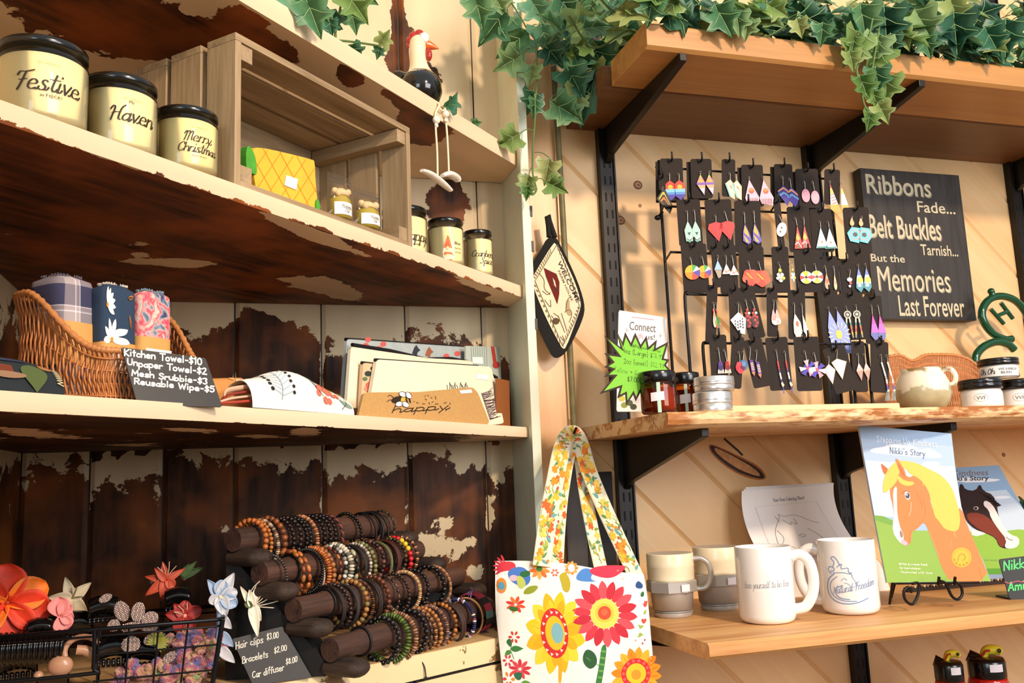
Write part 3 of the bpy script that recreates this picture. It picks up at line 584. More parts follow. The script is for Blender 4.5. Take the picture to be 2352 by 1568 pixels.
# ---- yellow pineapple cloth inside the crate
n = NG; pp = c0-NG*.022
YL = M('#efb336', .8, var=.08, vs_=30, bump=.25, bs=300); GRN = M('#4a9a2c', .8, var=.15)
mp = pxmap(n, pp)
root = thing('pineapple_cloth', 'folded yellow cloth with orange diamond lines standing in the crate', 'cloth', cp(Wc*.2, .016, T))
m = MB(); out = smooth2([(566, 347), (568, 343), (590, 340), (640, 350), (712, 368), (717, 372), (719, 420), (725, 480), (722, 486), (700, 482), (640, 466), (590, 452), (583, 446), (578, 410)], 1, True)
m.poly(out, YL, mp, -.006, .010)
orr = M('#e08a1e', .8)
def inpoly(x, y, P):
    r = False; j = len(P)-1
    for i in range(len(P)):
        if (P[i][1] > y) != (P[j][1] > y) and x < (P[j][0]-P[i][0])*(y-P[i][1])/(P[j][1]-P[i][1])+P[i][0]: r = not r
        j = i
    return r
def clipline(a, b, P, N=40):
    seg = []; cur = []
    for i in range(N+1):
        x = a[0]+(b[0]-a[0])*i/N; y = a[1]+(b[1]-a[1])*i/N
        if inpoly(x, y, P): cur.append((x, y))
        elif cur: seg.append(cur); cur = []
    if cur: seg.append(cur)
    return [s_ for s_ in seg if len(s_) > 1]
for k in range(-3, 6):
    for a, b in (((560+k*34, 335), (650+k*34, 500)), ((650+k*34, 335), (540+k*34, 500))): m.stroke(clipline(a, b, out), 1.8, orr, mp, .0043)
m.build('cloth', root)
m = MB(); m.poly(smooth2([(556, 335), (570, 342), (580, 370), (582, 405), (570, 400), (556, 396)], 2, True), GRN, mp, -.004, .010); m.build('leaf_trim', root); m = MB(); m.poly(smooth2([(718, 455), (726, 470), (727, 484), (716, 482)], 2, True), GRN, mp, .0045, .002); m.build('leaf_trim', root)
m = MB(); m.poly([(650, 404), (677, 413), (673, 438), (646, 427)], STICK, mp, .0048, .0003); m.build('price_sticker', root)
# ---- two zip bags with little bottles
ZB = glass('zip_bag_plastic', '#f4f1ea')
_nt = ZB.node_tree; _d = nd(_nt, 'ShaderNodeBsdfTranslucent', i_Color=(.9, .88, .84, 1)); _m = nd(_nt, 'ShaderNodeMixShader'); _m.inputs[0].default_value = .28
_o = _nt.nodes['Material Output']; _p = _o.inputs[0].links[0].from_socket; _nt.links.new(_p, _m.inputs[1]); _nt.links.new(_d.outputs[0], _m.inputs[2]); _nt.links.new(_m.outputs[0], _o.inputs[0]); OIL = M('#a89235', .15, coat=.4); CORK = M('#d8b98a', .8, bump=.5, bs=500)
for (pl, pr, pt, pb, lab) in ((752, 808, 402, 512, 'small zip bag holding an oil bottle, left of the pair in the crate'), (812, 872, 437, 535, 'small zip bag holding an oil bottle, right of the pair near the crate edge')):
    q = c0-NG*.012; n = (NG+Vector((0, -.35, .0))).normalized(); cx = (pl+pr)/2
    e = onp(cx, pb-6, NG, q); e.z = S2Z+T+.001; mp = pxmap(n, e)
    root = thing('bottle_bag', lab, 'bag', e, 'bottle bags in the crate')
    ex = Vector((-n.y, n.x, 0)); wd = (mp(pr, pb)-mp(pl, pb)).length; ht = topz(cx, pt, e)-e.z
    m = MB()
    for sg in (-1, 1): m.grid(lambda u, v: e+ex*wd*(u-.5)*(1-.06*v)+ZV*ht*v+n*(sg*.009*math.sin(math.pi*u)**.7*max(0, math.sin(math.pi*min(1, v*1.25)))**.6+.0003*math.sin(u*19+v*13))+n*.0, 14, 16, ZB)
    m.build('zip_bag', root)
    m = MB(); m.box(e+ZV*ht*.86, (wd*.94, .0012, .0022), glass('zip_strip', '#e8e2d8'), Matrix.Rotation(math.atan2(ex.y, ex.x), 3, 'Z')); m.build('zip_strip', root)
    X = Matrix.Translation(e+ZV*.0008); r = wd*.37
    m = MB(); m.lathe([(0, 0), (r, 0), (r, ht*.40), (r*.75, ht*.47), (r*.7, ht*.52), (0, ht*.52)], OIL, 20, X); m.build('bottle', root)
    m = MB(); m.lathe([(0, ht*.5), (r*.85, ht*.5), (r*.8, ht*.58), (r*.5, ht*.66), (0, ht*.68)], CORK, 12, X)
    for k in range(7): m.sphere(e+ex*(r*.9*math.cos(k*2.4)*.8)+ZV*(ht*(.52+.02*k))+n*(r*.5*math.sin(k*1.7)), r*.30, CORK, 8)
    m.build('stopper', root)
    m = MB(); cm = cylmap(e+ZV*.0008, r, math.atan2(n.y, n.x)); m.grid(lambda u, v: cm((u-.5)*r*2.2, ht*(.05+.27*v), .0006), 8, 1, WHITE); L, ee = hand('Honey', ht*.08, 0, 0, .9, .25); m.stroke([[(x-ee/2, y+ht*.19) for x, y in l] for l in L], ht*.009, M('#7a7466'), cm, .001); L, ee = hand('Oil', ht*.08, 0, 0, .9, .25); m.stroke([[(x-ee/2, y+ht*.10) for x, y in l] for l in L], ht*.009, M('#7a7466'), cm, .001); m.build('label', root)
# ---- rooster figurine
e = frontpt(968, S1Z); d = Vector((e.x, e.y+1.46, 0)).normalized(); c = e + d*.055; c.z = S1Z; sc_ = (c-CAM).dot(fw)/FPX
ex = Vector((d.y, -d.x, 0)); z0 = S1Z
def rp(px, py, dep=0.0):                   # around the rooster: pixel column/row on the upright plane through it
    return onp(px, py, d, c) + d*dep
root = thing('rooster_figurine', 'glossy rooster figurine with cream neck and black body on the top shelf', 'figurine', c)
bc = rp(966, 208); bc.z = max(bc.z, z0+.03); bR = .047
BLK = M('#15110e', .12, coat=.5); CRM = M('#f3d9b4', .15, coat=.5); RED = M('#a4261a', .14, coat=.5); ORG = M('#d9661f', .2, coat=.4)
px1 = sc_
m = MB(); m.lathe([(0, z0), (25*px1, z0), (42*px1, z0+14*px1), (50*px1, z0+36*px1), (48*px1, z0+58*px1), (40*px1, z0+72*px1), (33*px1, z0+80*px1)], BLK, 36, Matrix.Translation((rp(966, 208).x, rp(966, 208).y, 0))); m.build('body', root)
Zt = lambda py: topz(966, py, c)
body_top = z0+72*px1
m = MB(); axis = [(965, None, body_top, 40), (965, None, body_top+10*px1, 31), (964, None, body_top+24*px1, 23), (962, None, body_top+44*px1, 19.5), (961, None, body_top+64*px1, 20), (963, None, body_top+80*px1, 21), (965, None, body_top+92*px1, 19), (966, None, body_top+101*px1, 12), (966, None, body_top+105*px1, 3)]
P = []
for px, _, z, r in axis:
    q = rp(px, 208); q.z = z; P.append(q)
m.tube(spl(P, 5), 1, CRM, 28, radii=[x[0] for x in spl([Vector((r*px1, 0, 0)) for *_, r in axis], 5)]); m.build('neck', root)
hz = body_top+84*px1
def hp(dx, dz, dep=0): q = rp(963, 208); return Vector((q.x, q.y, hz))+ex*dx*px1+ZV*dz*px1+d*dep*px1
m = MB()
for dx, dz, r in ((-15, 8, 12), (-8, 18, 13), (4, 24, 12), (14, 20, 8), (-20, -4, 8)): m.sphere(hp(dx, dz), r*px1, RED, 12, (1, .55, 1))
m.build('comb', root)
m = MB(); m.sphere(hp(15, 9, -13), 11*px1, M('#f6f3ee', .1, coat=.5), 14, (1, .8, 1.15)); m.sphere(hp(17, 8, 14), 10*px1, M('#f6f3ee', .1, coat=.5), 14, (1, .8, 1.15)); m.build('eye', root)
m = MB(); m.tube([hp(16, -3), hp(26, -4), hp(38, -8), hp(48, -12)], 1, ORG, 14, radii=[13*px1, 11*px1, 6*px1, 1.2*px1]); m.build('beak', root)
m = MB(); m.sphere(hp(24, -28, -3), 13*px1, RED, 14, (.62, .7, 1.25)); m.sphere(hp(21, -16, -2), 7*px1, RED, 10); m.build('wattle', root)
m = MB(); m.tube([hp(-36, -84), hp(-48, -76), hp(-56, -72)], 1, BLK, 10, radii=[14*px1, 11*px1, 5*px1]); m.build('tail', root)
# ---- beaded cord with carved pieces, hung over the top shelf edge
CORD = M('#e9d9b4', .9, bump=.3, bs=900); BEAD = M('#efe4cf', .6); SH = M('#eadfd0', .5, var=.1, vs_=120)
q = P0+NG*.0035
hang = lambda px, py, off=0: onp(px, py, NG, q)+NG*off
root = thing('bead_cord', 'cream cord with wooden beads and carved pieces hanging off the top shelf', 'ornament', hang(1010, 262))
tp = hang(1008, 244); 
m = MB()
for L in ([tp-NG*.03+ZV*.006, tp+ZV*.004, hang(1000, 262), hang(1001, 300), hang(1004, 350), hang(1005, 405)], [tp-NG*.03+DG*.012+ZV*.004, hang(1018, 248)+ZV*.003, hang(1022, 262), hang(1026, 300), hang(1029, 350), hang(1031, 400)]):
    if L[0].z < S1Z+.002: L[0].z = S1Z+.002
    m.tube(spl(L, 5), .0016, CORD, 8)
m.tube(spl([hang(1004, 247, .001), hang(1012, 255, .003), hang(1022, 250, .001)], 5), .0014, CORD, 7); m.build('cord', root)
for px, py, r in ((1001, 276, .0058), (1022, 262, .0058), (1001, 289, .003), (1023, 277, .003)): m = MB(); m.sphere(hang(px, py, .001), r, BEAD, 14); m.build('bead', root)
for pts, w_ in (([(966, 392), (985, 400), (1012, 420), (1033, 438)], .0065), ([(1013, 404), (1030, 400), (1046, 410), (1050, 418)], .0075)):
    m = MB(); L = spl([hang(*p, .002) for p in pts], 5); N = len(L); m.tube(L, 1, SH, 12, radii=[w_*(.3+.7*math.sin(math.pi*(.12+.8*i/N))) for i in range(N)], flat=.6)
    for i in (N//3, N//2, N*2//3): m.sphere(L[i]+NG*w_*.75, .0012, M('#c98d62'), 6)
    m.build('carved_piece', root)
# ================================================================== third shelf
def leanplane(pb, lean, facing):            # plane through pb, facing a horizontal direction, leaning back
    f_ = Vector(facing).normalized(); return (f_*math.cos(lean)+ZV*math.sin(lean)).normalized()
WK = M('#b5713c', .5, var=.18, vs_=70); WK2 = M('#c4814a', .45, var=.12)
bk0 = frontpt(302, S3Z)-NG*.046
bkp = lambda a, b, z: bk0+DG*a-NG*b+ZV*z
BW, BD = .118, .110
def rimz(a, b):                              # rim height: low in front, high at the sides and back
    t = max(0, min(1, b/BD)); side = max(0, min(1, (t-.02)/.75)); return .050+.062*(side*side*(3-2*side))
def perim(t):                                # rounded plan of the basket, t 0..1 from front middle clockwise
    pts = [(BW*.5, 0), (BW*.15, 0), (.0, .02), (-.010, BD*.6), (-.004, BD*.95), (BW*.2, BD+.006), (BW*.8, BD+.006), (BW+.006, BD*.95), (BW+.010, BD*.6), (BW, .02), (BW*.85, 0)]
    N = len(pts); s_ = t*N; i = int(s_) % N; f = s_-int(s_); P = [Vector((*pts[(i+k) % N], 0)) for k in (-1, 0, 1, 2)]
    a, b, c, d_ = P; return .5*((2*b)+(c-a)*f+(2*a-5*b+4*c-d_)*f*f+(3*b-a-3*c+d_)*f**3)
root = thing('wicker_basket', 'orange brown wicker bin basket with a scooped front holding rolled towels', 'basket', bkp(BW/2, BD/2, 0))
m = MB(); K = 150
for k in range(K):
    t = k/K; p = perim(t); a, b = p.x, p.y; q2 = perim(t+.004); tn = (q2-p); no = Vector((tn.y, -tn.x)).normalized(); h = rimz(a, b); fl = .010
    L = []
    for j in range(13):
        v = j/12; o = (.0011*math.sin(v*math.pi*6+(k % 2)*math.pi))+fl*(v**1.5)*(.4+.6*min(1, b/BD)); sh = .003*math.sin(v*9+k*.02)
        L.append(bkp(a-no.x*o+sh*.6, b-no.y*o, .002+(h-.003)*v))
    m.tube(L, .00105, WK if k % 3 else WK2, 5, cap=False)
m.build('woven_side', root)
m = MB()
for row in (.12, .34, .58, .8):
    m.tube([bkp(p.x, p.y, .002+(rimz(p.x, p.y))*row) + (bkp(p.x, p.y, 0)-bkp(BW/2, BD/2, 0)).normalized()*(.010*row**1.5*.6) for p in [perim(i/90) for i in range(90)]], .0009, WK, 5, closed=True)
m.build('weaving_row', root)
m = MB(); rm = []
for i in range(220):
    p = perim(i/220); o = (bkp(p.x, p.y, 0)-bkp(BW/2, BD/2, 0)).normalized()*(.010*(.4+.6*min(1, max(0, p.y)/BD))); rm.append(bkp(p.x, p.y, rimz(p.x, p.y))+o)
m.tube(rm, .0034, WK2, 8, closed=True, radii=[.0031+.0007*math.sin(i*2.3) for i in range(220)]); m.build('rim', root)
m = MB(); m.hexa([bkp(a, b, .0008) for a, b in ((.004, .004), (BW-.004, .004), (BW-.002, BD), (.002, BD))], [bkp(a, b, .003) for a, b in ((.004, .004), (BW-.004, .004), (BW-.002, BD), (.002, BD))], WK); m.build('basket_base', root)
# rolled / folded towels standing in it
def slabroll(mb, a, b, wa, wb, z0, z1, mat, tilt=(0, 0), rough=.0, n=32, pw=.55):
    def f(u, v):
        t = 2*math.pi*u; cx, cy = math.cos(t), math.sin(t); sx = math.copysign(abs(cx)**pw, cx); sy = math.copysign(abs(cy)**pw, cy)
        k = 1 if v < .93 else 1-.6*((v-.93)/.07)**2
        return bkp(a+wa*sx*k+tilt[0]*v, b+wb*sy*k+tilt[1]*v, z0+(z1-z0)*min(1, v*1.0)+rough*mnoise.noise(Vector((t*2, v*6, a*50))))
    mb.grid(f, n, 20, mat)
    return f
def plaidmat():
    m, nt, b = newmat('plaid_flannel'); L = nt.links.new; tc = nd(nt, 'ShaderNodeTexCoord'); sp = nd(nt, 'ShaderNodeSeparateXYZ'); L(tc.outputs['Object'], sp.inputs[0])
    def band(sock, sc_, lo, hi, off):
        a = nd(nt, 'ShaderNodeMath', operation='MULTIPLY_ADD'); L(sock, a.inputs[0]); a.inputs[1].default_value = sc_; a.inputs[2].default_value = off
        f = nd(nt, 'ShaderNodeMath', operation='FRACT'); L(a.outputs[0], f.inputs[0]); cr = nd(nt, 'ShaderNodeValToRGB'); cr.color_ramp.interpolation = 'CONSTANT'; L(f.outputs[0], cr.inputs[0])
        e = cr.color_ramp.elements; e[0].position = 0; e[0].color = lo; e[1].position = .42; e[1].color = hi
        k = e.new(.72); k.color = (.85, .8, .82, 1); k = e.new(.76); k.color = hi; k = e.new(.86); k.color = (.85, .8, .82, 1); k = e.new(.89); k.color = lo
        return cr.outputs[0]
    h = nd(nt, 'ShaderNodeMath', operation='MULTIPLY_ADD'); L(sp.outputs[0], h.inputs[0]); h.inputs[1].default_value = 1.0; L(sp.outputs[1], h.inputs[2])
    A = band(h.outputs[0], 22, rgb('#3c3c58'), rgb('#a79a9c'), .2); B = band(sp.outputs[2], 26, rgb('#3a3a58'), rgb('#b5a8a6'), .45)
    mi = nd(nt, 'ShaderNodeMix', data_type='RGBA', blend_type='MIX'); mi.inputs[0].default_value = .5; L(A, mi.inputs[6]); L(B, mi.inputs[7]); L(mi.outputs[2], b.inputs['Base Color']); b.inputs['Roughness'].default_value = .95
    return m
KRAFT = M('#d29d55', .7); FRAY = M('#6d6674', .9)
def towel(name, label, a, b, wa, wb, z1, mat, fringe, band=None, words=None, tilt=(0, 0), deco=None):
    root = thing('rolled_towel', label, 'towel', bkp(a, b, .004), 'towels standing in the wicker basket')
    m = MB(); f = slabroll(m, a, b, wa, wb, .004, z1, mat, tilt, .0006)
    tri = [f(i/32, 1) for i in range(32)]; m.add(tri+[sum(tri, Vector())/32], [[i, (i+1) % 32, 32] for i in range(32)], mat)
    for i in range(130): p = f(i/130, .985); q_ = p+ZV*(.0016+.0008*math.sin(i*5.1))+(p-bkp(a+tilt[0], b+tilt[1], z1)).normalized()*.0010*(-1)**i; m.tube([p, q_], .00038, fringe, 4, cap=False)
    if deco: deco(m, f)
    m.build('cloth', root)
    if band:
        m = MB(); m.grid(lambda u, v: f(u, band[0]+(band[1]-band[0])*v)+(f(u, band[0])-bkp(a, b, f(u, band[0]).z-bk0.z)).normalized()*.0008, 40, 2, KRAFT); m.build('paper_band', root)
        if words:
            # flat front of the roll faces out of the shelf
            ctr = f(.75, band[0]+(band[1]-band[0])*.40); hw = wa*.80; hh = (band[1]-band[0])*(z1-.004)*.40; lp = pmap(ctr+NG*.0013, DG, ZV)
            m = MB(); m.poly([(-hw, -hh), (hw, -hh), (hw, hh), (-hw, hh)], WHITE, lp, 0, .0002)
            put_text(m, 'REUSABLE', INK, lp, -hw*.6, hh*.02, hw*.72, hh*.2, .0005, .012); put_text(m, 'WIPES', INK, lp, -hw*.3, -hh*.28, hw*.5, -hh*.1, .0005, .012)
            put_text(m, '1-2', M('#b3aa9c'), lp, -hw*.2, hh*.45, hw*.25, hh*.75, .0005); m.stroke([[(-hw*.6, -hh*.5), (hw*.7, -hh*.5)], [(-hw*.4, -hh*.66), (hw*.5, -hh*.66)]], hh*.03, M('#b3aa9c'), lp, .0005); m.build('label', root)
NAVY = M('#2b3f58', .9, bump=.3, bs=900); PT = M('#f1ece2', .9)
def daisies(m, f):
    fp = lambda u, v, h: f(.75+u, v)+NG*(.0010+h)
    for cu, cv, l, a0, a1 in ((-.06, .52, .09, -.1, 3.2), (-.11, .80, .08, -.5, 1.5)):
        for k in range(6):
            an = a0+(a1-a0)*k/5; P = petal(0, 0, an, 1, .17, 0, 1.5); m.poly([(cu+x*l*1.05, cv+y*l*2.0) for x, y in P], PT, fp, .0002)
        m.poly(circ(cu, cv, .014, .02), M('#d98a2b', .8), fp, .0004)
    for cu, cv, an in ((.05, .62, 1.9), (.02, .88, .2)): m.poly([(cu+x*.06, cv+y*.13) for x, y in petal(0, 0, an, 1, .16)], M('#c9762a', .8), fp, .0002); m.poly([(cu+x*.05, cv+y*.10) for x, y in petal(0, 0, an, 1, .10)], M('#3d3a22', .8), fp, .0004)
def tiemat():
    m, nt, b = newmat('tie_dye'); L = nt.links.new; tc = nd(nt, 'ShaderNodeTexCoord'); n_ = nd(nt, 'ShaderNodeTexNoise', i_Scale=55.0, i_Detail=2.0, i_Distortion=1.0); L(tc.outputs['Object'], n_.inputs['Vector'])
    cr = nd(nt, 'ShaderNodeValToRGB'); L(n_.outputs['Fac'], cr.inputs[0]); e = cr.color_ramp.elements; e[0].position = .3; e[0].color = rgb('#4b3560'); e[1].position = .72; e[1].color = rgb('#9fb8b4')
    for p_, c_ in ((.40, '#6f8fa0'), (.47, '#e5a9a0'), (.52, '#d8455f'), (.58, '#e79a92'), (.64, '#e9c9b8')): k = e.new(p_); k.color = rgb(c_)
    L(cr.outputs[0], b.inputs['Base Color']); b.inputs['Roughness'].default_value = .95; return m
towel('plaid', 'grey and navy plaid flannel towel roll, leftmost in the wicker basket', .022, .068, .022, .026, .130, plaidmat(), FRAY, (.3, .62), None, (-.012, .006))
towel('navy', 'navy daisy print towel between the plaid and pink ones', .045, .040, .020, .014, .124, NAVY, M('#e6ddcc', .9), (.25, .50), 1, (0, .004), daisies)
towel('pink', 'pink tie dye towel with a reusable wipes label, right of the navy one', .083, .036, .0195, .014, .124, tiemat(), M('#8ba6b4', .9), (.06, .58), 1, (.003, .004))
# ---- price board in front of it
BLB = M('#1c1b18', .45, var=.1)
def board(name, label, cat, quad, n, p0, mat, th, words, ink, parent=None):
    mp = pxmap(n, p0); cen = sum((mp(*q_) for q_ in quad), Vector())/4
    bot = min((mp(*q_) for q_ in quad), key=lambda v: v.z)
    m = MB(); rq = []
    N = len(quad)
    for i in range(N):
        a, b, c_ = quad[i-1], quad[i], quad[(i+1) % N]
        for t in (.06, .02): rq.append(tuple(b[k]+(a[k]-b[k])*t for k in (0, 1)))
        for t in (.02, .06): rq.append(tuple(b[k]+(c_[k]-b[k])*t for k in (0, 1)))
    m.poly(rq, mat, mp, -th, th)
    return m, mp, Vector((cen.x, cen.y, bot.z))
def pxwords(m, mp, lines, ink, h=.0004):
    """lines: (text, x, y, slope(dy/dx), cap height px, stroke px, width squeeze, seed)"""
    for t, x, y, sl, ch, wd, sx, sd in lines:
        if sx > 5: sx = sx/hand(t, ch, 0, 0, 1.0, 0.0, .5, .9, 0, sd)[1]
        L, e = hand(t, ch, 0, 0, sx, 0.0, .5, .9, 0, sd)
        m.stroke([[(x+a-b*(-.0), y+sl*a-b) for a, b in l] for l in L], wd, ink, mp, h)
f_ = Vector((.42, -.907, 0)); p0 = frontpt(315, S3Z)-NG*.018; p0.z = S3Z+.001; n = leanplane(p0, R_(13), f_)
m, mp, o = board('price_board', '', '', [(279, 797), (472, 822), (511, 934), (316, 929)], n, p0, BLB, .0022, None, None)
CH = M('#f3efe6', .8)
pxwords(m, mp, [('Kitchen Towel-$10', 286, 816, .125, 15, 3.2, 180, 1), ('Unpaper Towel-$2', 293, 838, .125, 14, 3.2, 184, 2), ('Mesh Srubbie-$3', 303, 862, .12, 13, 3.2, 176, 3), ('Reusable Wipe-$5', 309, 881, .11, 13, 3.2, 186, 4)], CH)
m.build('price_board', origin=o, label='black price board lettered Kitchen Towel, leaning on the wicker basket', cat='sign')
# ---- folded dark patterned cloth at the far left
q = frontpt(60, S3Z)-NG*.028; DK = M('#20262a', .95, bump=.3, bs=700)
m = MB(); wv = lambda u, v, s_: q+DG*(-.085+.125*u)-NG*(-.018+.05*v)+ZV*(.001+s_*(.034-.006*u)*(math.sin(math.pi*min(1, max(0, v)))**.45)*(1-.15*max(0, u-.8)*5))
m.grid(lambda u, v: wv(u, v, 1), 40, 14, DK); m.grid(lambda u, v: wv(u, v, 0), 8, 4, DK)
dm = lambda u, v, h=0: wv(u, v, 1)+(NG+ZV*.4)*(.0006+h)
for P, c_ in (([(.1, .06), (.66, .07), (.66, .16), (.1, .2)], '#6a3018'), (circ(.80, .10, .09, .10), '#4d5b30'), (circ(.62, .055, .12, .025), '#8c6a50'), (circ(.9, .22, .05, .05), '#a06a40'), ([(.3, .22), (.8, .26), (.7, .34), (.3, .34)], '#2b3148')): m.poly(P, M(c_, .95), dm, .0004)
m.stroke([[(.97+.02*(-1)**k, .02+k*.012) for k in range(20)]], .006, M('#c9b98a', .9), dm, .0006)
m.build('folded_cloth', origin=q, label='dark folded cloth with rust and green pattern and pale stitching, left of the basket', cat='cloth')
# ---- crumpled floral pouch
e = frontpt(690, S3Z)-NG*.030; FL = M('#efe8da', .9, bump=.25, bs=600)
aL, aR = (frontpt(590, S3Z)-e).dot(DG), (frontpt(832, S3Z)-e).dot(DG)
def po(u, v):                                 # v: 0 bottom front .. 1 bottom back over the top
    x = aL+(aR-aL)*u; hh = .052*(math.sin(math.pi*(.12+.80*u))**.5)*(1-.25*u); t = math.pi*v; r = .024*(1-.25*u)
    return e+DG*x+NG*(r*math.cos(t))+ZV*(.0015+hh*math.sin(t)**.8*(.92+.08*math.sin(u*11+t*2)))
root = thing('floral_pouch', 'white pouch printed with coral berries and blue sprigs, lying folded', 'pouch', e)
m = MB(); m.grid(po, 40, 22, FL); m.grid(lambda u, v: po(u, 1-v)*1 if False else e+DG*(aL+(aR-aL)*u)+NG*(.02*(1-2*v))+ZV*.001, 4, 2, FL)
dm = lambda u, v, h=0: po(u, v)+(NG*math.cos(math.pi*v)+ZV*max(.2, math.sin(math.pi*v))).normalized()*(.0006+h)
cor = M('#e0705a', .9); blk = M('#231f22', .9); blu = M('#8fa8b4', .9)
rnd = random.Random(5)
for k in range(26): a = rnd.uniform(0, 6.28); r = rnd.uniform(.2, 1); m.poly(circ(.70+.12*r*math.cos(a)+.03*k/17, .24+.16*r*math.sin(a), .024, .036, 12), cor, dm, .0002+.00002*k)
for k in range(7): m.stroke([spl2 for spl2 in [smooth2([(.50, .50), (.53+.015*k, .40-.035*k), (.60+.012*k, .40-.045*k)], 2)]], .006, blk, dm, .0005)
m.stroke([smooth2([(.26, .06), (.30, .25), (.29, .52)], 2)]+[[(.28+.004*k, .1+.06*k), (.20-.01*(k % 2), .16+.07*k)] for k in range(6)]+[[(.285, .1+.06*k), (.37, .15+.07*k)] for k in range(6)], .006, blu, dm, .0004)
for k in range(7): m.poly(circ(.19-.008*(k % 2), .16+.07*k, .016, .026, 10), blk, dm, .0005); m.poly(circ(.385+.01*(k % 2), .14+.065*k, .013, .02, 10), blk, dm, .0005)
m.poly(smooth2([(.72, .55), (.86, .50), (.9, .36), (.94, .3), (.88, .62)], 2, True), M('#e9cf3c', .9), dm, .0003)
m.poly(petal(.98, .10, 2.5, .17, .05), M('#7f9585', .9), dm, .0004); m.stroke([smooth2([(.86, .04), (.93, .16), (.92, .32)], 2)], .006, blk, dm, .0006)
m.build('pouch_body', root)
m = MB()
def ro(u, v): t = math.pi*v; x = aL-.050+.078*u; return e-NG*.024+DG*x+NG*(.016*math.cos(t)*(.3+.7*min(1, u*2)))+ZV*(.001+(.030+.008*u)*math.sin(t)**.8*min(1, .35+u*1.5))
ORC = M('#c98a4a', .9); m.grid(ro, 24, 16, ORC); dm2 = lambda u, v, h=0: ro(u, v)+NG*.0008+ZV*.0005
for k in range(16): m.poly(circ(rnd.uniform(.05, .95), rnd.uniform(.12, .7), .05, .05, 10), M(rnd.choice(['#b5603a', '#7c7c2e', '#d9a05a', '#d98a6a', '#e3cfa8']), .9), dm2, .0003)
m.build('rolled_flap', root)
m = MB()
for k, c_ in enumerate(('#b0402f', '#e0b79a', '#8a3226', '#d8b08e')):
    m.tube(spl([e+DG*(aL-.046+.008*k)+NG*(.010)+ZV*.004, e+DG*(aL-.02)+NG*(.016-.003*k)+ZV*(.006+.004*k), e+DG*(aL+.012)+NG*(.014-.002*k)+ZV*(.010+.005*k)], 6), .0032, M(c_, .9), 8, flat=.45)
m.build('lining_fold', root)
# ---- zip pouches standing in a row against the back
def rnd_corner(P, f=.12):
    R = []; N = len(P)
    for i in range(N):
        a, b, c_ = P[i-1], P[i], P[(i+1) % N]
        la, lc = math.dist(a, b), math.dist(b, c_); r = min(f*60, la*.35, lc*.35)
        A = tuple(b[k]+(a[k]-b[k])*r/la for k in (0, 1)); C = tuple(b[k]+(c_[k]-b[k])*r/lc for k in (0, 1))
        for t in (0, .25, .5, .75, 1): R.append(tuple((1-t)**2*A[k]+2*t*(1-t)*b[k]+t*t*C[k] for k in (0, 1)))
    return R
def pouch(label, quad, dist, lean, mat, th, deco=None, zipc=True, name='zip_pouch', cat='pouch', fac=None, zq=None, group='zip pouches on the third shelf', sm=2):
    mid = sum(q_[0] for q_ in quad)/len(quad); p0 = frontpt(mid, S3Z)-NG*dist; p0.z = S3Z+.001; f_ = fac or NG; n = leanplane(p0, R_(lean), f_); mp = pxmap(n, p0)
    root = thing(name, label, cat, p0, group); m = MB(); m.poly(rnd_corner(quad) if sm else quad, mat, mp, -th, th)
    if deco: deco(m, mp)
    m.build('cloth_body', root)
    if zipc:
        m = MB(); m.tube([mp(*q_, -th/2) for q_ in (zq or quad[:2])], .0026, M('#141218', .5), 8); m.build('zipper', root)
    return root, mp
CRE = M('#ecdfc0', .9, bump=.2, bs=800, var=.04); GBL = M('#a9b3b0', .9, var=.08)
def horsey(m, mp):
    for x, y in ((840, 793), (870, 800), (1025, 818), (1050, 812), (845, 780), (880, 790)): m.poly(circ(x, y, 7, 6, 10), M('#cf5a52', .9), mp, .0004)
    for x, y, c_ in ((955, 800, '#2f3540'), (985, 804, '#9a5a3a')): m.poly([(x-9, y+12), (x-4, y-2), (x+1, y-8), (x+5, y-1), (x+10, y+4), (x+4, y+9), (x+2, y+16)], M(c_, .9), mp, .0005)
pouch('grey blue pouch printed with little horses, rearmost of the row', [(797, 778), (1076, 797), (1105, 830), (1100, 960), (786, 935)], .062, 12, GBL, .005, horsey)
def boxy(m, mp):
    for x in range(1082, 1122, 5): m.stroke([[(x, 797), (x+2, 850)]], 1.6, M('#93a39a', .6), mp, .0004)
    m.poly([(1127, 795), (1135, 797), (1142, 842), (1133, 836)], M('#b23a34', .6), mp, .0005); m.poly(circ(1139, 838, 8, 8), M('#b23a34', .6), mp, .0006); m.poly([(1084, 820), (1108, 820), (1109, 836), (1085, 834)], WHITE, mp, .0006)
pouch('pale green striped packet with a red print, behind the row at its right', [(1070, 794), (1148, 797), (1156, 960), (1072, 960)], .056, 8, M('#b9c2b6', .5), .003, boxy, False, 'striped_packet', 'packet', sm=0, group=None)
pouch('brown card standing at the far right end of the third shelf', [(1140, 868), (1170, 874), (1172, 978), (1140, 978)], .030, 4, M('#8a4f22', .7), .002, None, False, 'card', 'card', sm=0, group=None)
pouch('plain cream pouch with a wavy black zipper, second from the back', [(806, 796), (985, 822), (1085, 828), (1100, 960), (796, 935)], .047, 12, CRE, .005, None, True, zq=[(812, 790), (900, 804), (980, 823), (1040, 822), (1083, 830)])
def floro(m, mp):
    for x, y, r, c_ in ((845, 858, 8, '#2c3a34'), (856, 846, 6, '#2c3a34'), (850, 885, 11, '#d9624e'), (842, 893, 7, '#e08a70'), (838, 870, 6, '#5f7350'), (860, 870, 7, '#2c3a34')): m.poly(circ(x, y, r, r*.8, 12), M(c_, .9), mp, .0004)
pouch('small floral pouch with a black zipper, wedged in the middle of the row', [(834, 832), (900, 840), (905, 950), (828, 940)], .037, 12, M('#d9b48c', .9), .005, floro)
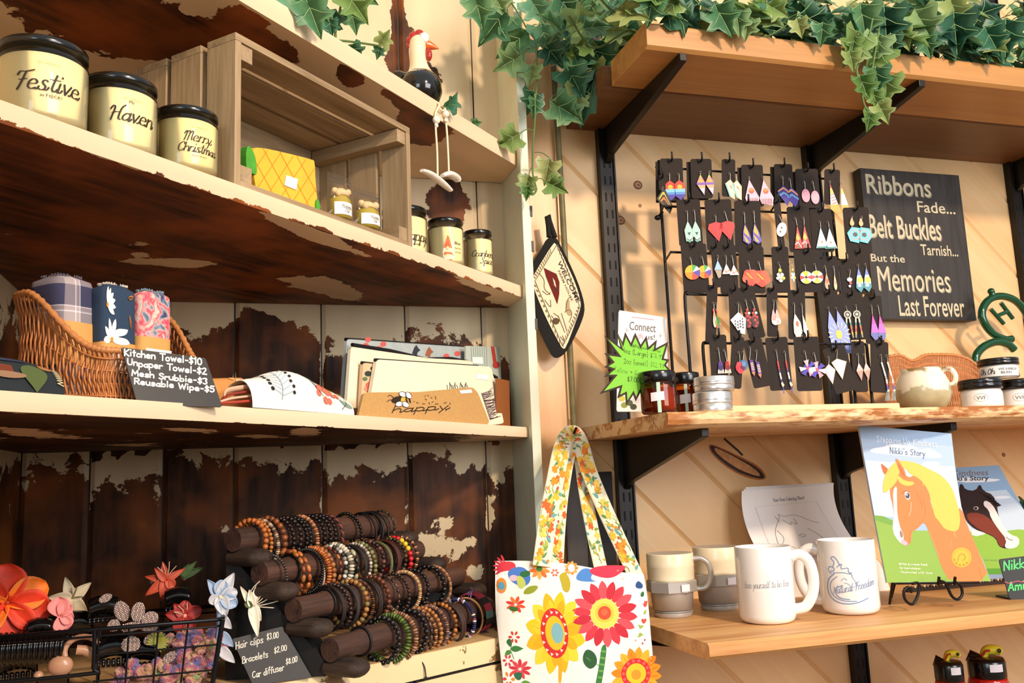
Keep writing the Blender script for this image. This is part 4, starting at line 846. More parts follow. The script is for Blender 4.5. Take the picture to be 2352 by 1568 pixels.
def lashes(m, mp):
    for k in range(13): m.stroke([smooth2([(1028+4*k, 897), (1027+4*k+2*math.sin(k), 889), (1026+4*k+3*math.sin(k*2), 884-3*(k % 3))], 1)], 1.1, INK, mp, .0005)
    rnd = random.Random(2)
    for k in range(46): y = 903+k*1.35; x = 1104+.33*(y-900); m.stroke([smooth2([(x, y), (x+10, y-2+rnd.uniform(-3, 3)), (x+22+rnd.uniform(-6, 5), y-7+rnd.uniform(-7, 5))], 1)], 1.0, M('#4a2a38', .8), mp, .0005)
    m.poly([(1093, 858), (1122, 862), (1121, 873), (1092, 870)], STICK, mp, .0006)
pouch('cream pouch with a dark lash print and a price sticker, behind the burlap one', [(866, 825), (1128, 842), (1142, 900), (1158, 972), (1100, 978), (845, 945)], .026, 14, CRE, .006, lashes, zq=[(865, 825), (1000, 834), (1100, 840), (1145, 866)])
BUR = M('#c4975a', .95, var=.10, vs_=420, bump=.6, bs=1100)
def bee(m, mp):
    L, e_ = hand('happy', 19, 0, 0, 1.35, .25, 0, .9); k = 132/e_
    m.stroke([[(900+a*k, 948-b*.80-a*k*.065) for a, b in l] for l in L], 2.0, INK, mp, .0005)
    bd = lambda P: m.poly([(x, y) for x, y in P], INK, mp, .0005)
    m.poly(circ(913, 918, 15, 8, 16, -.2), INK, mp, .0005); m.poly(circ(925, 917, 5, 8, 10, .4), M('#d9a93c', .9), mp, .0007)
    for x in (932, 939): m.stroke([[(x-2, 909), (x+3, 924)]], 3, INK, mp, .0006)
    for cx, cy, r in ((924, 906, .3), (937, 908, .8), (916, 928, -.2), (930, 929, .5)): m.poly(circ(cx, cy, 9, 6, 12, r), WHITE, mp, .0008); m.stroke([circ(cx, cy, 9, 6, 12, r)], 1.2, INK, mp, .0010)
    m.stroke([smooth2([(903, 913), (895, 906), (890, 911)], 1), smooth2([(902, 919), (893, 918), (889, 923)], 1)], 1.3, INK, mp, .0006)
    tr = smooth2([(950, 922), (966, 928), (990, 926), (972, 914), (980, 905), (990, 916), (1003, 908), (998, 922), (980, 928), (1010, 928), (1034, 922), (1034, 938), (1020, 944)], 2)
    m.stroke([tr[i:i+2] for i in range(0, len(tr)-1, 3)], 1.3, INK, mp, .0006)
    m.poly([(1054, 897), (1082, 894), (1084, 902), (1058, 904)], STICK, mp, .0006)
pouch('tan burlap pouch lettered happy with a bee, front of the row', [(836, 901), (960, 900), (1086, 889), (1098, 902), (1124, 968), (1118, 976), (970, 964), (823, 956)], .011, 16, BUR, .004, bee, False, sm=1)
# ================================================================== CUPBOARD BASE: bracelets, hair clips, price board
def proj(p):
    v = Vector(p)-CAM; z = v.dot(fw); return 1176+FPX*v.dot(rt)/z, 784-FPX*v.dot(up)/z
Q6 = lambda x, y: (460+x/3.0947, 1120+y/3.0947)
BAR = wood('#1b100b', '#5e3c2b', tuple(DG), 60, 10, .75, .6, c3='#38211a', name='dark_bar'); PAD = wood('#120b07', '#4a3424', tuple(NG), 90, 10, .75, .8, c3='#20140d', name='dark_pad')
DKW = M('#0d0806', .6, var=.2)
TIERS = [((920, 1140), (2040, 850)), ((660, 860), (1830, 632)), ((420, 600), (1545, 448)), ((230, 370), (1345, 258))]
A4 = at(*Q6(920, 1140), 2, 1.272); BARS = []
for k, (l, r) in enumerate(TIERS):
    q = A4-NG*(.033*k); a = onp(*Q6(*l), NG, q); b = onp(*Q6(*r), NG, q); z = (a.z+b.z)/2; a.z = b.z = z; BARS.append((a, b))
root = thing('bracelet_stand', 'dark wooden four tier bracelet stand on the cupboard base', 'stand', Vector(((BARS[0][0]+BARS[3][1])/2).to_tuple()[:2]+(CZ,)))
for k, (a, b) in enumerate(BARS):
    m = MB(); L = [a.lerp(b, t) for t in [i/24 for i in range(25)]]
    m.tube(L, 1, BAR, 22, radii=[.0135 if (i < 4 or i > 20) else .0158 for i in range(25)])
    for t in (.155, .86): m.tube([a.lerp(b, t)+(ZV*math.cos(x)+NG*math.sin(x))*.0168 for x in [2*math.pi*j/24 for j in range(24)]], .0016, DKW, 6, closed=True)
    m.build('bar', root)
    for p in (a+DG*.016, b+DG*.010):
        m = MB(); zc = a.z-.021; L = []; rr = []
        for i in range(16):
            t = i/15; L.append(Vector((p.x, p.y, zc))+NG*(-.012+.052*t)); rr.append(.0105*(1-max(0, (t-.72)/.28)**2.2*.75))
        vs = []; n = 20
        for c_, r in zip(L, rr): vs += [c_+DG*(1.7*r*math.cos(2*math.pi*j/n))+ZV*(r*math.sin(2*math.pi*j/n)) for j in range(n)]
        m.add(vs, [[i*n+j, i*n+(j+1) % n, (i+1)*n+(j+1) % n, (i+1)*n+j] for i in range(15) for j in range(n)]+[list(range(n))[::-1], [15*n+j for j in range(n)]], PAD, True)
        m.build('end_pad', root)
for e_ in (0, 1):
    m = MB(); off = DG*(.013 if e_ == 0 else .008); lo = BARS[0][e_]+off; hi = BARS[3][e_]+off; w_ = DG*.011
    dnn = lambda p, z, f=0: Vector((p.x, p.y, z))-NG*f
    prof = [dnn(lo, CZ+.0005, .010), dnn(lo, lo.z-.012, .010), dnn(hi, hi.z-.012, .012), dnn(hi, CZ+.0005, .012)]
    m.hexa([p-w_ for p in prof], [p+w_ for p in prof], DKW); m.build('side_frame', root)
def ring_pts(c, R, tilt, n, ph=0.0):
    ax = (DG+ZV*math.sin(tilt)+NG*.25*math.sin(tilt*3)).normalized(); x = (ZV-ax*ZV.dot(ax)).normalized(); y = ax.cross(x)
    return [c+R*(math.cos(t)*x+math.sin(t)*y) for t in [ph+2*math.pi*i/n for i in range(n)]], ax
BM = lambda c: M(c, .3, coat=.15)
def bracelet(tier, xc, R, style, cols, br, label, extra=None):
    a, b = BARS[tier]; px = 460+xc/3.0947; lo, hi = -.1, 1.2
    for _ in range(30):
        mid = (lo+hi)/2
        if proj(a.lerp(b, mid))[0] < px: lo = mid
        else: hi = mid
    p = a.lerp(b, mid); bar_r = .0168
    c = p-ZV*max(0, R-br-bar_r-.0006); rnd = random.Random(int(xc)+tier*7); tl = rnd.uniform(-.12, .16)
    m = MB()
    if style in 'bdo':
        pitch = {'b': 1.9, 'd': .95, 'o': 3.0}[style]*br; n = int(2*math.pi*R/pitch); P, ax = ring_pts(c, R, tl, n, rnd.random())
        for i, q in enumerate(P):
            col = cols[i % len(cols)] if len(cols) < 12 else cols[int(i/n*len(cols))]
            t = (P[(i+1) % n]-P[i-1]).normalized(); rot = t.to_track_quat('X', 'Z').to_matrix()
            m.sphere(q, br, BM(col), 9 if br > .002 else 7, {'b': (1, 1, 1), 'd': (.52, 1, 1), 'o': (1.45, .8, .8)}[style], rot)
        m.build('bead_strand', origin=c, label=None) if False else None
    elif style == 'c':
        for j, col in enumerate(cols):
            P, ax = ring_pts(c+DG*(j-(len(cols)-1)/2)*br*1.9, R+rnd.uniform(-.0006, .0006), tl, 40); m.tube(P, br, M(col, .55, bump=.4, bs=900), 8, closed=True)
    elif style == 't':                        # twisted braid
        for j, col in enumerate(cols):
            P, ax = ring_pts(c, R, tl, 120); Cn = c
            P = [q+(q-Cn).normalized()*br*.8*math.cos(i*2*math.pi/120*18+j*2*math.pi/len(cols))+ax*br*.8*math.sin(i*2*math.pi/120*18+j*2*math.pi/len(cols)) for i, q in enumerate(P)]; m.tube(P, br*.75, M(col, .6), 6, closed=True)
    elif style == 'w':                        # woven flat band with coloured bars
        n = 72; P, ax = ring_pts(c, R, tl, n)
        for i in range(n):
            col = cols[int(i/n*len(cols))]; q, q2 = P[i], P[(i+1) % n]; o1, o2 = (q-c).normalized()*.0012, (q2-c).normalized()*.0012
            m.hexa([q-ax*br-o1, q+ax*br-o1, q2+ax*br-o2, q2-ax*br-o2], [q-ax*br+o1, q+ax*br+o1, q2+ax*br+o2, q2-ax*br+o2], M(col, .95, bump=.5, bs=1200))
    if extra: extra(m, c, R, tl)
    return m.build('bracelet', origin=p, label=label, cat='bracelet', group='bracelets on the four tier stand')
OR, TN, BR, DB, BK, GY = '#b5642c', '#b98a58', '#6d3d22', '#33190f', '#120e0d', '#8b8578'
def silver_at(ang, size=.0035, kind='tube'):
    def f(m, c, R, tl):
        P, ax = ring_pts(c, R, tl, 72); i = int(ang/360*72) % 72; t = (P[(i+1) % 72]-P[i-1]).normalized(); m.tube([P[i]-t*size*1.6, P[i]+t*size*1.6], size*.6, M('#c9c4ba', .25, .9), 10)
    return f
def infinity(m, c, R, tl):
    P, ax = ring_pts(c, R, tl, 72); i = 60; o = P[i]; out = (o-c).normalized(); t = (P[(i+1) % 72]-P[i-1]).normalized()
    m.tube([o+out*.002+t*(.011*math.sin(s_))+DG*(.0055*math.sin(2*s_)) for s_ in [2*math.pi*k/40 for k in range(40)]], .0012, M('#8d8780', .3, .85), 7, closed=True)
def leafcharm(m, c, R, tl):
    P, ax = ring_pts(c, R, tl, 72); o = P[57]; out = (o-c).normalized(); pm = pmap(o+out*.002, DG, ZV)
    m.poly([(x, y) for x, y in petal(0, 0, -1.4, .022, .005)], M('#d8b99a', .35, .6), pm, 0, .001)
def tails(*angs):
    def f(m, c, R, tl):
        P, ax = ring_pts(c, R, tl, 72)
        for k, (i, L, col) in enumerate(angs):
            o = P[i % 72]; q = [o, o+NG*.012-ZV*.004+DG*.002, o+NG*.018-ZV*(L*.5)+DG*.004, o+NG*.020-ZV*L+DG*.008*(k-.5)]; m.tube(spl(q, 5), .0009, M(col, .7), 6); m.sphere(q[-1], .0019, M(col, .7), 8)
    return f
def fringe(m, c, R, tl):
    P, ax = ring_pts(c, R, tl, 72); o = P[2]
    for k in range(9): m.tube(spl([o, o-DG*.006+ZV*.004, o-DG*(.010+.001*k)+ZV*(.010-.002*k)+NG*.004*math.sin(k)], 4), .0006, M('#7c5a86', .9), 4)
RASTA = ['#e3bd2f']*3+['#c41f24']*4+['#1f7a3d']*3+['#e3bd2f']*3+['#c41f24']*3+['#1f7a3d']*3+['#e3bd2f']*3+['#c41f24']*3
L_ = [
 (3, 345, .0255, 'b', [OR], .0034, 'orange brown beaded bracelet, leftmost on the top tier'), (3, 400, .0250, 'b', [OR, '#a8702c'], .0026, 'thin amber beaded bracelet, second on the top tier'),
 (3, 450, .0262, 'd', ['#a58c70', '#51433a', '#8b5a3c', '#c9b59a'], .0026, 'grey and tan disc bracelet on the top tier'), (3, 495, .0262, 'b', ['#8a4a20', BR], .0040, 'large chestnut beaded bracelet on the top tier'),
 (3, 560, .0255, 'b', ['#1c1412'], .0030, 'black beaded bracelet right of the chestnut one, top tier'), (3, 600, .0258, 'b', ['#2a1c18', '#1c1412'], .0032, 'dark brown beaded bracelet left of the two middle black ones, top tier'),
 (3, 645, .0262, 'b', [BK], .0029, 'shiny black beaded bracelet, left of two beside the tan disc one'), (3, 680, .0258, 'b', ['#1a1312'], .0027, 'shiny black beaded bracelet touching the tan disc one'),
 (3, 722, .0272, 'd', ['#b9784c', '#8a5334', '#c78f62', '#6b4a2c'], .0030, 'tan and orange disc bracelet standing proud on the top tier'), (3, 775, .0262, 'b', ['#17100f'], .0031, 'black beaded bracelet just right of the tan disc one, top tier'),
 (3, 815, .0260, 'b', ['#1d1210'], .0031, 'dark beaded bracelet two right of the tan disc one, top tier'), (3, 850, .0258, 'b', ['#231614', '#180f0e'], .0029, 'dark beaded bracelet next to the braided one, top tier'),
 (3, 905, .0265, 't', ['#8a4438', '#1c1412', '#5c2c24'], .0016, 'red and black braided cord bracelet on the top tier'), (3, 1045, .0262, 'b', [BK], .0026, 'thin black beaded bracelet alone right of the bare bar, top tier'),
 (3, 1150, .0258, 'c', [BK], .0017, 'plain black rubber bracelet, left of three on the top tier'), (3, 1190, .0262, 'c', ['#141110'], .0017, 'plain black rubber bracelet, middle of three on the top tier'), (3, 1232, .0266, 'c', ['#181413'], .0017, 'plain black rubber bracelet, right of three on the top tier'),
 (3, 1278, .0250, 'o', ['#1d2018', '#3a3d2c', '#15130f'], .0022, 'dark green oval beaded bracelet, rightmost on the top tier'),
 (2, 505, .0245, 'd', [BK, '#5c5448'], .0017, 'thin black and grey bracelet, leftmost on the second tier'), (2, 618, .0255, 'o', ['#a5602c', '#7d3f1f'], .0034, 'amber oval beaded bracelet on the second tier'), (2, 672, .0255, 'o', ['#c06c2e', '#9a4f22'], .0034, 'orange oval beaded bracelet on the second tier'),
 (2, 745, .0258, 'd', [BK, '#1f1c18'], .0028, 'black disc bracelet edged in white, second tier'), (2, 772, .0262, 'd', ['#d9c4ae', '#b98a7a'], .0014, 'thin pinkish white bracelet against the black disc one'), (2, 800, .0272, 'd', ['#b5602a', '#a04f22', '#c2773a'], .0034, 'orange brown disc bracelet on the second tier'),
 (2, 840, .0268, 'b', ['#a5693a', '#8d5229'], .0034, 'tan beaded bracelet right of the orange disc one'), (2, 878, .0262, 'o', ['#7a3c1f', '#4d2413', '#a5652f'], .0028, 'brown oval beaded bracelet before the silver one'), (2, 915, .0262, 'b', ['#d4cfc2', '#2a2722', '#8d887c'], .0028, 'silver and black beaded bracelet on the second tier'),
 (2, 955, .0272, 'd', ['#d9d0ba', '#c9bca0', '#6d6a58'], .0040, 'cream and grey disc bracelet on the second tier'), (2, 1010, .0262, 'o', ['#1c1d18', '#a8ab84', '#23241d'], .0036, 'black and pale green stone bracelet on the second tier'),
 (2, 1070, .0262, 'c', ['#201a16', '#3a2c20', '#171310'], .0011, 'multi strand dark cord bracelet with a leaf charm', leafcharm), (2, 1100, .0262, 'b', ['#cfc6bb', '#a08d80', '#8a7565'], .0024, 'grey pink stone bracelet behind the leaf charm'), (2, 1140, .0264, 'b', ['#6d6b38', '#54522c', '#85814a'], .0032, 'olive green beaded bracelet on the second tier'),
 (2, 1190, .0262, 'b', ['#3a221c', '#2a1814', '#6d4038'], .0031, 'dark plum beaded bracelet on the second tier'), (2, 1245, .0268, 'c', ['#5c5a34', '#6d6a42'], .0013, 'olive green knotted cord bracelet on the second tier', tails((62, .012, '#8b8a58'))), (2, 1305, .0262, 'c', ['#4a1f16', '#5c2a1c', '#3a1710'], .0016, 'flat reddish leather bracelet on the second tier'),
 (2, 1352, .0260, 'b', ['#3a2a1c', '#54401f', '#241710'], .0031, 'dark brown beaded bracelet left of the striped bright one'), (2, 1392, .0270, 'b', RASTA, .0038, 'yellow, red and green beaded bracelet on the second tier'), (2, 1432, .0262, 'd', ['#5c3a26', '#3a2216', '#c98f62'], .0028, 'brown and tan bracelet right of the yellow red green one'),
 (1, 905, .0255, 'c', ['#1d1512', '#2a1d17'], .0018, 'dark leather cord bracelet, leftmost on the third tier'), (1, 960, .0258, 'b', ['#33201c', '#241512'], .0029, 'dark purple brown beaded bracelet on the third tier'), (1, 1005, .0260, 'c', ['#2a211d', '#38302b', '#241b17'], .0012, 'grey cord bracelet with an infinity loop charm', infinity),
 (1, 1055, .0270, 'b', ['#a8743c', '#8a5a30', '#7d6a38'], .0034, 'tan beaded bracelet right of the infinity charm'), (1, 1110, .0262, 'd', ['#4a2a1a', '#2d180f', '#6b4222'], .0026, 'dark brown disc bracelet on the third tier'), (1, 1165, .0262, 'c', ['#201612', '#2d1f18'], .0018, 'brown leather bracelet with a silver tube', silver_at(290)),
 (1, 1225, .0262, 'b', ['#6b3822', '#54291a'], .0034, 'reddish brown beaded bracelet on the third tier'), (1, 1300, .0258, 'o', ['#3a2118', '#5c4034'], .0024, 'dark tube beaded bracelet on the third tier'), (1, 1375, .0258, 'b', ['#2d1b15', '#3d251c'], .0026, 'thin dark beaded bracelet left of the cream one'),
 (1, 1440, .0268, 'd', ['#d0a878', '#b98c5c', '#c9b088', '#a8723f'], .0027, 'cream and tan bead bracelet on the third tier'), (1, 1500, .0262, 'b', ['#161312'], .0031, 'matt black beaded bracelet right of the cream one'), (1, 1622, .0268, 'b', [BK], .0037, 'large black beaded bracelet near the right end, third tier'), (1, 1665, .0272, 'd', ['#a8734c', '#8a5a3c', '#c49068'], .0024, 'tan disc bracelet, rightmost on the third tier'),
 (0, 1285, .0262, 'b', ['#171514'], .0036, 'black lava bead bracelet, leftmost on the front tier'), (0, 1345, .0275, 'd', ['#4a5c22', '#5f7530', '#3a4a1a'], .0040, 'green disc bracelet on the front tier'), (0, 1405, .0275, 'd', ['#8a6040', '#6b4630', '#a87c56'], .0036, 'brown and tan disc bracelet right of the green one'),
 (0, 1475, .0275, 'b', [BK], .0040, 'large shiny black bead bracelet with dangling black cords', tails((38, .030, BK), (34, .026, '#2a231c'))), (0, 1520, .0270, 'o', ['#2d211c', '#5c4038'], .0027, 'dark tube bead bracelet right of the shiny black one'), (0, 1560, .0270, 'd', ['#8a5630', '#4a2a1a', '#b98450'], .0027, 'brown bracelet with a cream peg bead on the front tier', silver_at(262, .003)),
 (0, 1598, .0272, 'b', ['#b5743a', '#a0602c'], .0030, 'honey beaded bracelet on the front tier'), (0, 1640, .0272, 'd', ['#7a5648', '#94705c', '#5c3a30'], .0030, 'mauve brown disc bracelet on the front tier', tails((36, .022, '#54291a'))), (0, 1690, .0270, 'b', ['#b06a2c', '#8a4f22', '#5c3418'], .0031, 'orange and brown beaded bracelet on the front tier'),
 (0, 1755, .0275, 'c', ['#38241c', '#452d22', '#2d1c15', '#3f291f'], .0016, 'wide dark leather strand bracelet on the front tier'), (0, 1835, .0272, 'd', ['#26264a', '#26264a', '#2a2a58', '#26264a', '#d9d4d0', '#26264a', '#8a3a48', '#d0ccd2'], .0030, 'navy and white bracelet on the front tier'),
 (0, 1890, .0268, 'd', ['#b98a58', '#a5744a'], .0018, 'thin tan cord bracelet left of the pink woven one'), (0, 1940, .0285, 'w', ['#a5303c', '#b83a48', '#2f2620', '#b83a48', '#5c8a80', '#2f2620', '#c04050', '#8a3a78', '#7a3a84', '#94406e', '#8a3a78', '#a56048', '#7a3a58', '#b5674a', '#8a3a48', '#c2884c', '#8a3040', '#b04050'], .0070, 'wide pink and red woven band bracelet, rightmost on the front tier', lambda m, c, R, tl: (fringe(m, c, R, tl), tails((30, .035, '#241c18'))(m, c, R, tl))),
]
for t in L_: bracelet(*t)
# ---- price board for the clips
pa, pb_ = at(582, 1572, 2, CZ+.001), at(716, 1556, 2, CZ+.001); dv = (pb_-pa).normalized(); f_ = Vector((dv.y, -dv.x, 0)); n = leanplane(pa, R_(14), f_)
m, mp, o = board('', '', '', [(533, 1467), (649, 1438), (717, 1556), (581, 1573)], n, pa, M('#24211d', .5, var=.1), .0022, None, None)
o.z = CZ
CH2 = M('#e3dac8', .8)
pxwords(m, mp, [('Hair clips', 542, 1491, -.25, 16, 1.9, 64, 5), ('$3.00', 613, 1470, -.25, 14, 1.8, 28, 6), ('Bracelets', 557, 1523, -.26, 15, 1.9, 60, 7), ('$2.00', 630, 1500, -.26, 13, 1.8, 30, 8), ('Car diffuser', 580, 1557, -.26, 15, 1.9, 74, 9), ('$8.00', 657, 1526, -.26, 13, 1.8, 27, 10)], CH2)
m.build('price_board', origin=o, label='small black price board lettered Hair clips and Bracelets on the cupboard base', cat='sign')
# ---- wire basket of hair clips
Q5 = lambda x, y: (x/3.675, 1240+y/3.675)
FY = -.415; WIRE = M('#15161a', .4, .5)
cr_ = at(*Q5(1880, 668), 1, FY); cl_ = at(*Q5(0, 752), 1, FY); RZt = cr_.z; BX0, BX1 = cl_.x-.06, cr_.x; BYB = -.29
root = thing('wire_basket', 'black wire basket full of hair clips on the cupboard base', 'basket', Vector(((BX0+BX1)/2, -.35, CZ)))
CZ1 = CZ+.0025; tp = .92
def wb(x, y, z):                              # tapers a little towards its base
    k = tp+(1-tp)*(z-CZ1)/(RZt-CZ1); cx = (BX0+BX1)/2; return Vector((cx+(x-cx)*k, -.352+(y+.352)*k, z))
m = MB(); m.tube([wb(x, y, RZt) for x, y in ((BX0, FY), (BX1-.006, FY), (BX1, FY+.006), (BX1, BYB), (BX0, BYB))], .0022, WIRE, 8, closed=True)
m.tube([wb(x, y, RZt-.007) for x, y in ((BX0, FY), (BX1-.006, FY), (BX1, FY+.006), (BX1, BYB), (BX0, BYB))], .0011, WIRE, 6, closed=True); m.build('rim', root)
xc = at(*Q5(800, 715), 1, FY).x; zc = at(*Q5(780, 1130), 1, FY).z
zc = max(zc, CZ1+.004)
m = MB(); m.tube(spl([wb(xc, FY, RZt), wb(xc, FY, zc+.006), wb(xc-.005, FY, zc), wb(BX0, FY, zc)], 6), .0021, WIRE, 8); m.build('opening_frame', root)
m = MB()
for px in (835, 1090, 1340, 1590): x = at(*Q5(px, 720), 1, FY).x; m.tube([wb(x, FY, RZt), wb(x, FY, CZ1)], .0010, WIRE, 6)
for z in (RZt-.026, RZt-.052): 
    if z > CZ1: m.tube([wb(xc, FY, z), wb(BX1, FY, z)], .0010, WIRE, 6)
for y in (FY+.03, FY+.06, FY+.09): m.tube([wb(BX1, y, RZt), wb(BX1, y, CZ1)], .0010, WIRE, 6)
for z in (RZt-.026, RZt-.052):
    if z > CZ1: m.tube([wb(BX1, FY, z), wb(BX1, BYB, z)], .0010, WIRE, 6)
for k in range(9): x = BX0+(BX1-BX0)*k/8; m.tube([wb(x, BYB, RZt), wb(x, BYB, CZ1), wb(x, FY, CZ1)], .0010, WIRE, 6)
m.build('wire_mesh', root)
for y in (FY, BYB): m = MB(); m.tube([wb(BX1, y, RZt), wb(BX1, y, CZ1)], .0026, WIRE, 8); m.build('corner_post', root)
def petal3(mb, base, d, nrm, l, w_, mat, curl=.3, cup=.25, nu=8, nv=10, tip=.6, h0=0):
    """a cupped, curling petal from base along d, its face towards nrm"""
    d = Vector(d).normalized(); n = Vector(nrm); n = (n-d*n.dot(d)).normalized(); s_ = d.cross(n)
    def f(u, v):
        wv = w_*(math.sin(math.pi*min(.985, .06+.94*v)**tip)**.8 if w_/l < .36 else math.sin(math.pi*min(.97, .05+.93*v)**1.25)**.62); x = (u-.5)*2
        return Vector(base)+d*l*(v-.18*curl*v*v)+n*(l*curl*(-v*v*.6)+w_*cup*(x*x)*.9+h0)+s_*x*wv
    mb.grid(f, nu, nv, mat)
CAMD = lambda p: (CAM-Vector(p)).normalized()
def gradpetal(name, c1, c2, c3):             # petal colour runs with distance from the flower centre
    return M(c1, .6, var=.18, vs_=45, sss=.0)
def flower(name, label, cpx, y, petals, mat, heart=None, stam=None, cat='hair clip', group=None, th=.0005, extra=None):
    c = at(*cpx, 1, y); s_ = (c-CAM).dot(fw)/FPX; n = CAMD(c); ex = ZV.cross(n).normalized(); ey = n.cross(ex)
    root = thing(name, label, cat, c, group)
    for i, p in enumerate(petals):
        ang, l, w_ = p[:3]; mt = p[3] if len(p) > 3 and p[3] else mat; cu = p[4] if len(p) > 4 else .3; a = R_(ang)
        m = MB(); petal3(m, c+n*.0005*i, ex*math.cos(a)+ey*math.sin(a)+n*(p[5] if len(p) > 5 else .15), n, l*s_, w_*s_, mt, cu, .35); m.build('petal', root, solid=th)
    if heart: m = MB(); m.sphere(c+n*.003, heart[0]*s_, heart[1], 12); m.build('flower_centre', root)
    if stam:
        m = MB()
        for ang, l, sp_ in stam[0]:
            a = R_(ang); m.tube(spl([c, c+(ex*math.cos(a)+ey*math.sin(a))*l*s_*.5+n*.004, c+(ex*math.cos(a+sp_)+ey*math.sin(a+sp_))*l*s_+n*.006], 4), .0006, stam[1], 5)
        m.build('stamen', root)
    if extra: extra(root, c, n, ex, ey, s_)
    return root
FO = M('#d8391a', .6, var=.25, vs_=50); FO2 = M('#ef7a1c', .6, var=.25, vs_=60); PK = M('#e58a86', .6, var=.1); LI = M('#c9b99a', .6, var=.15); LR = M('#b5472c', .55, var=.25)
flower('flower_clip', 'large orange red flower clip, leftmost in the wire basket', Q5(60, 530), -.375, [(95, 92, 44), (22, 92, 38, FO2), (155, 80, 44), (-22, 98, 46), (-75, 95, 50), (205, 80, 46, FO2)], FO, (6, M('#b03a14', .6)))
flower('flower_clip', 'pink petal flower clip right of the orange one in the basket', Q5(510, 640), -.385, [(100, 44, 24, None, .2), (-70, 36, 22, None, .2), (60, 34, 18), (-20, 30, 16)], PK)
flower('lily_clip', 'pale cream lily clip behind the pink flower in the basket', Q5(600, 500), -.335, [(105, 55, 13), (40, 55, 14), (-45, 52, 15), (170, 50, 15), (-110, 45, 14)], LI, None, ([(80, 25, .2), (60, 28, .1), (20, 25, -.2)], M('#7a6a4a', .6)))
flower('lily_clip', 'red lily clip standing at the back of the wire basket', Q5(1400, 340), -.300, [(165, 50, 9, None, .5), (30, 52, 8, None, .6), (215, 55, 12), (100, 45, 9), (-100, 48, 12), (-40, 26, 12), (130, 40, 9)], LR, None, ([(95, 40, .1), (75, 42, .1), (110, 36, .2), (60, 38, -.1)], M('#c9a08a', .5)))
flower('lily_clip', 'dark red flower clip behind the rhinestone clip in the basket', Q5(1560, 640), -.350, [(90, 36, 14), (20, 40, 15), (170, 45, 16), (-60, 40, 15), (130, 40, 13), (-120, 40, 15)], M('#a02a24', .5, var=.25), (5, M('#e8a08a', .5)), ([(70, 30, .2), (110, 28, .2), (150, 26, .1)], M('#d9b08a', .5)))
flower('flower_clip', 'small red clip with green leaves at the back right of the basket', Q5(1530, 310), -.29, [(80, 14, 8), (0, 14, 8), (20, 55, 9, M('#2f4a22', .6)), (60, 34, 8, M('#2f4a22', .6)), (45, 48, 8, M('#3a5a2c', .6))], M('#a83a30', .6))
BLU = M('#93a9c4', .45, var=.12); BLW = M('#c3c3c6', .45, var=.08)
def claw(root, c, n, ex, ey, s_):
    m = MB(); m.tube([c-ey*10*s_, c-ey*60*s_, c-ey*120*s_-ex*6*s_], 1, BLU, 10, radii=[9*s_, 8*s_, 5*s_]); m.build('clip_body', root)
    for k, (dy, l) in enumerate(((-45, 34), (-80, 40), (-112, 44))):
        m = MB(); petal3(m, c+ey*dy*s_, ex*.7-ey*.75, n, l*s_*1.2, 12*s_, BLU if k % 2 else BLW, .5); m.build('petal', root, solid=.0005)
flower('claw_clip', 'light blue petal claw clip hooked over the right end of the basket', Q5(1860, 480), -.385, [(125, 52, 13), (60, 62, 17, BLW), (85, 40, 17, BLU), (15, 40, 15, BLW), (-30, 44, 17), (-75, 50, 17, BLW), (200, 28, 12, BLW)], BLU, (5, M('#d8cfa8', .6)), None, 'hair clip', None, .0005, claw)
flower('lily_clip', 'white lily clip with long stamens right of the blue claw clip', Q5(2130, 560), -.372, [(75, 62, 9, None, .5), (120, 58, 8, None, .6), (-80, 66, 12, None, -.4), (-60, 40, 12), (100, 40, 10), (150, 20, 8, M('#4a5c2a', .6))], M('#e6ddc6', .5, var=.06), None, ([(20, 52, .1), (35, 50, .15), (5, 58, .05), (48, 46, .2), (-8, 48, 0), (95, 70, -.5)], M('#e3d5b8', .5)))
# rhinestone flower clip
root = thing('rhinestone_clip', 'sparkling rhinestone flower clip at the front of the wire basket', 'hair clip', at(*Q5(1150, 700), 1, -.408)); GEM = [M('#e9d2c4', .12, .5), M('#d0aeb4', .12, .5), M('#f6e8d2', .1, .5), M('#bfa48c', .12, .5)]
for (x, y, rx, ry, rot) in ((1030, 600, 60, 85, .35), (1165, 605, 55, 80, -.15), (1265, 665, 70, 60, .4), (1260, 730, 75, 40, -.1), (1110, 730, 90, 38, .1), (960, 720, 50, 50, 0), (1105, 880, 72, 68, 0), (1300, 830, 85, 50, .3), (890, 490, 55, 32, .4), (1430, 990, 60, 40, .6)):
    c = at(*Q5(x, y), 1, -.406 if 600 < y < 760 else -.400); s_ = (c-CAM).dot(fw)/FPX/3.675; n = CAMD(c); ex = ZV.cross(n).normalized(); ey = n.cross(ex); m = MB()
    m.poly(circ(0, 0, rx*s_, ry*s_, 22, rot), M('#7a665e', .3, .3), lambda u, v, h=0, c=c, ex=ex, ey=ey, n=n: c+ex*u+ey*v+n*h, -.0012, .0012)
    st = 15.5; k = 0
    for i in range(-8, 9):
        for j in range(-8, 9):
            gx, gy = (i+.5*(j % 2))*st, j*st*.87
            if (gx/rx)**2+(gy/ry)**2 < .98:
                X_ = gx*math.cos(rot)-gy*math.sin(rot); Y_ = gx*math.sin(rot)+gy*math.cos(rot); m.sphere(c+ex*X_*s_+ey*Y_*s_+n*.0003, 7*s_, GEM[(i*3+j*5) % 4], 6); k += 1
    m.build('rhinestone_petal', root)
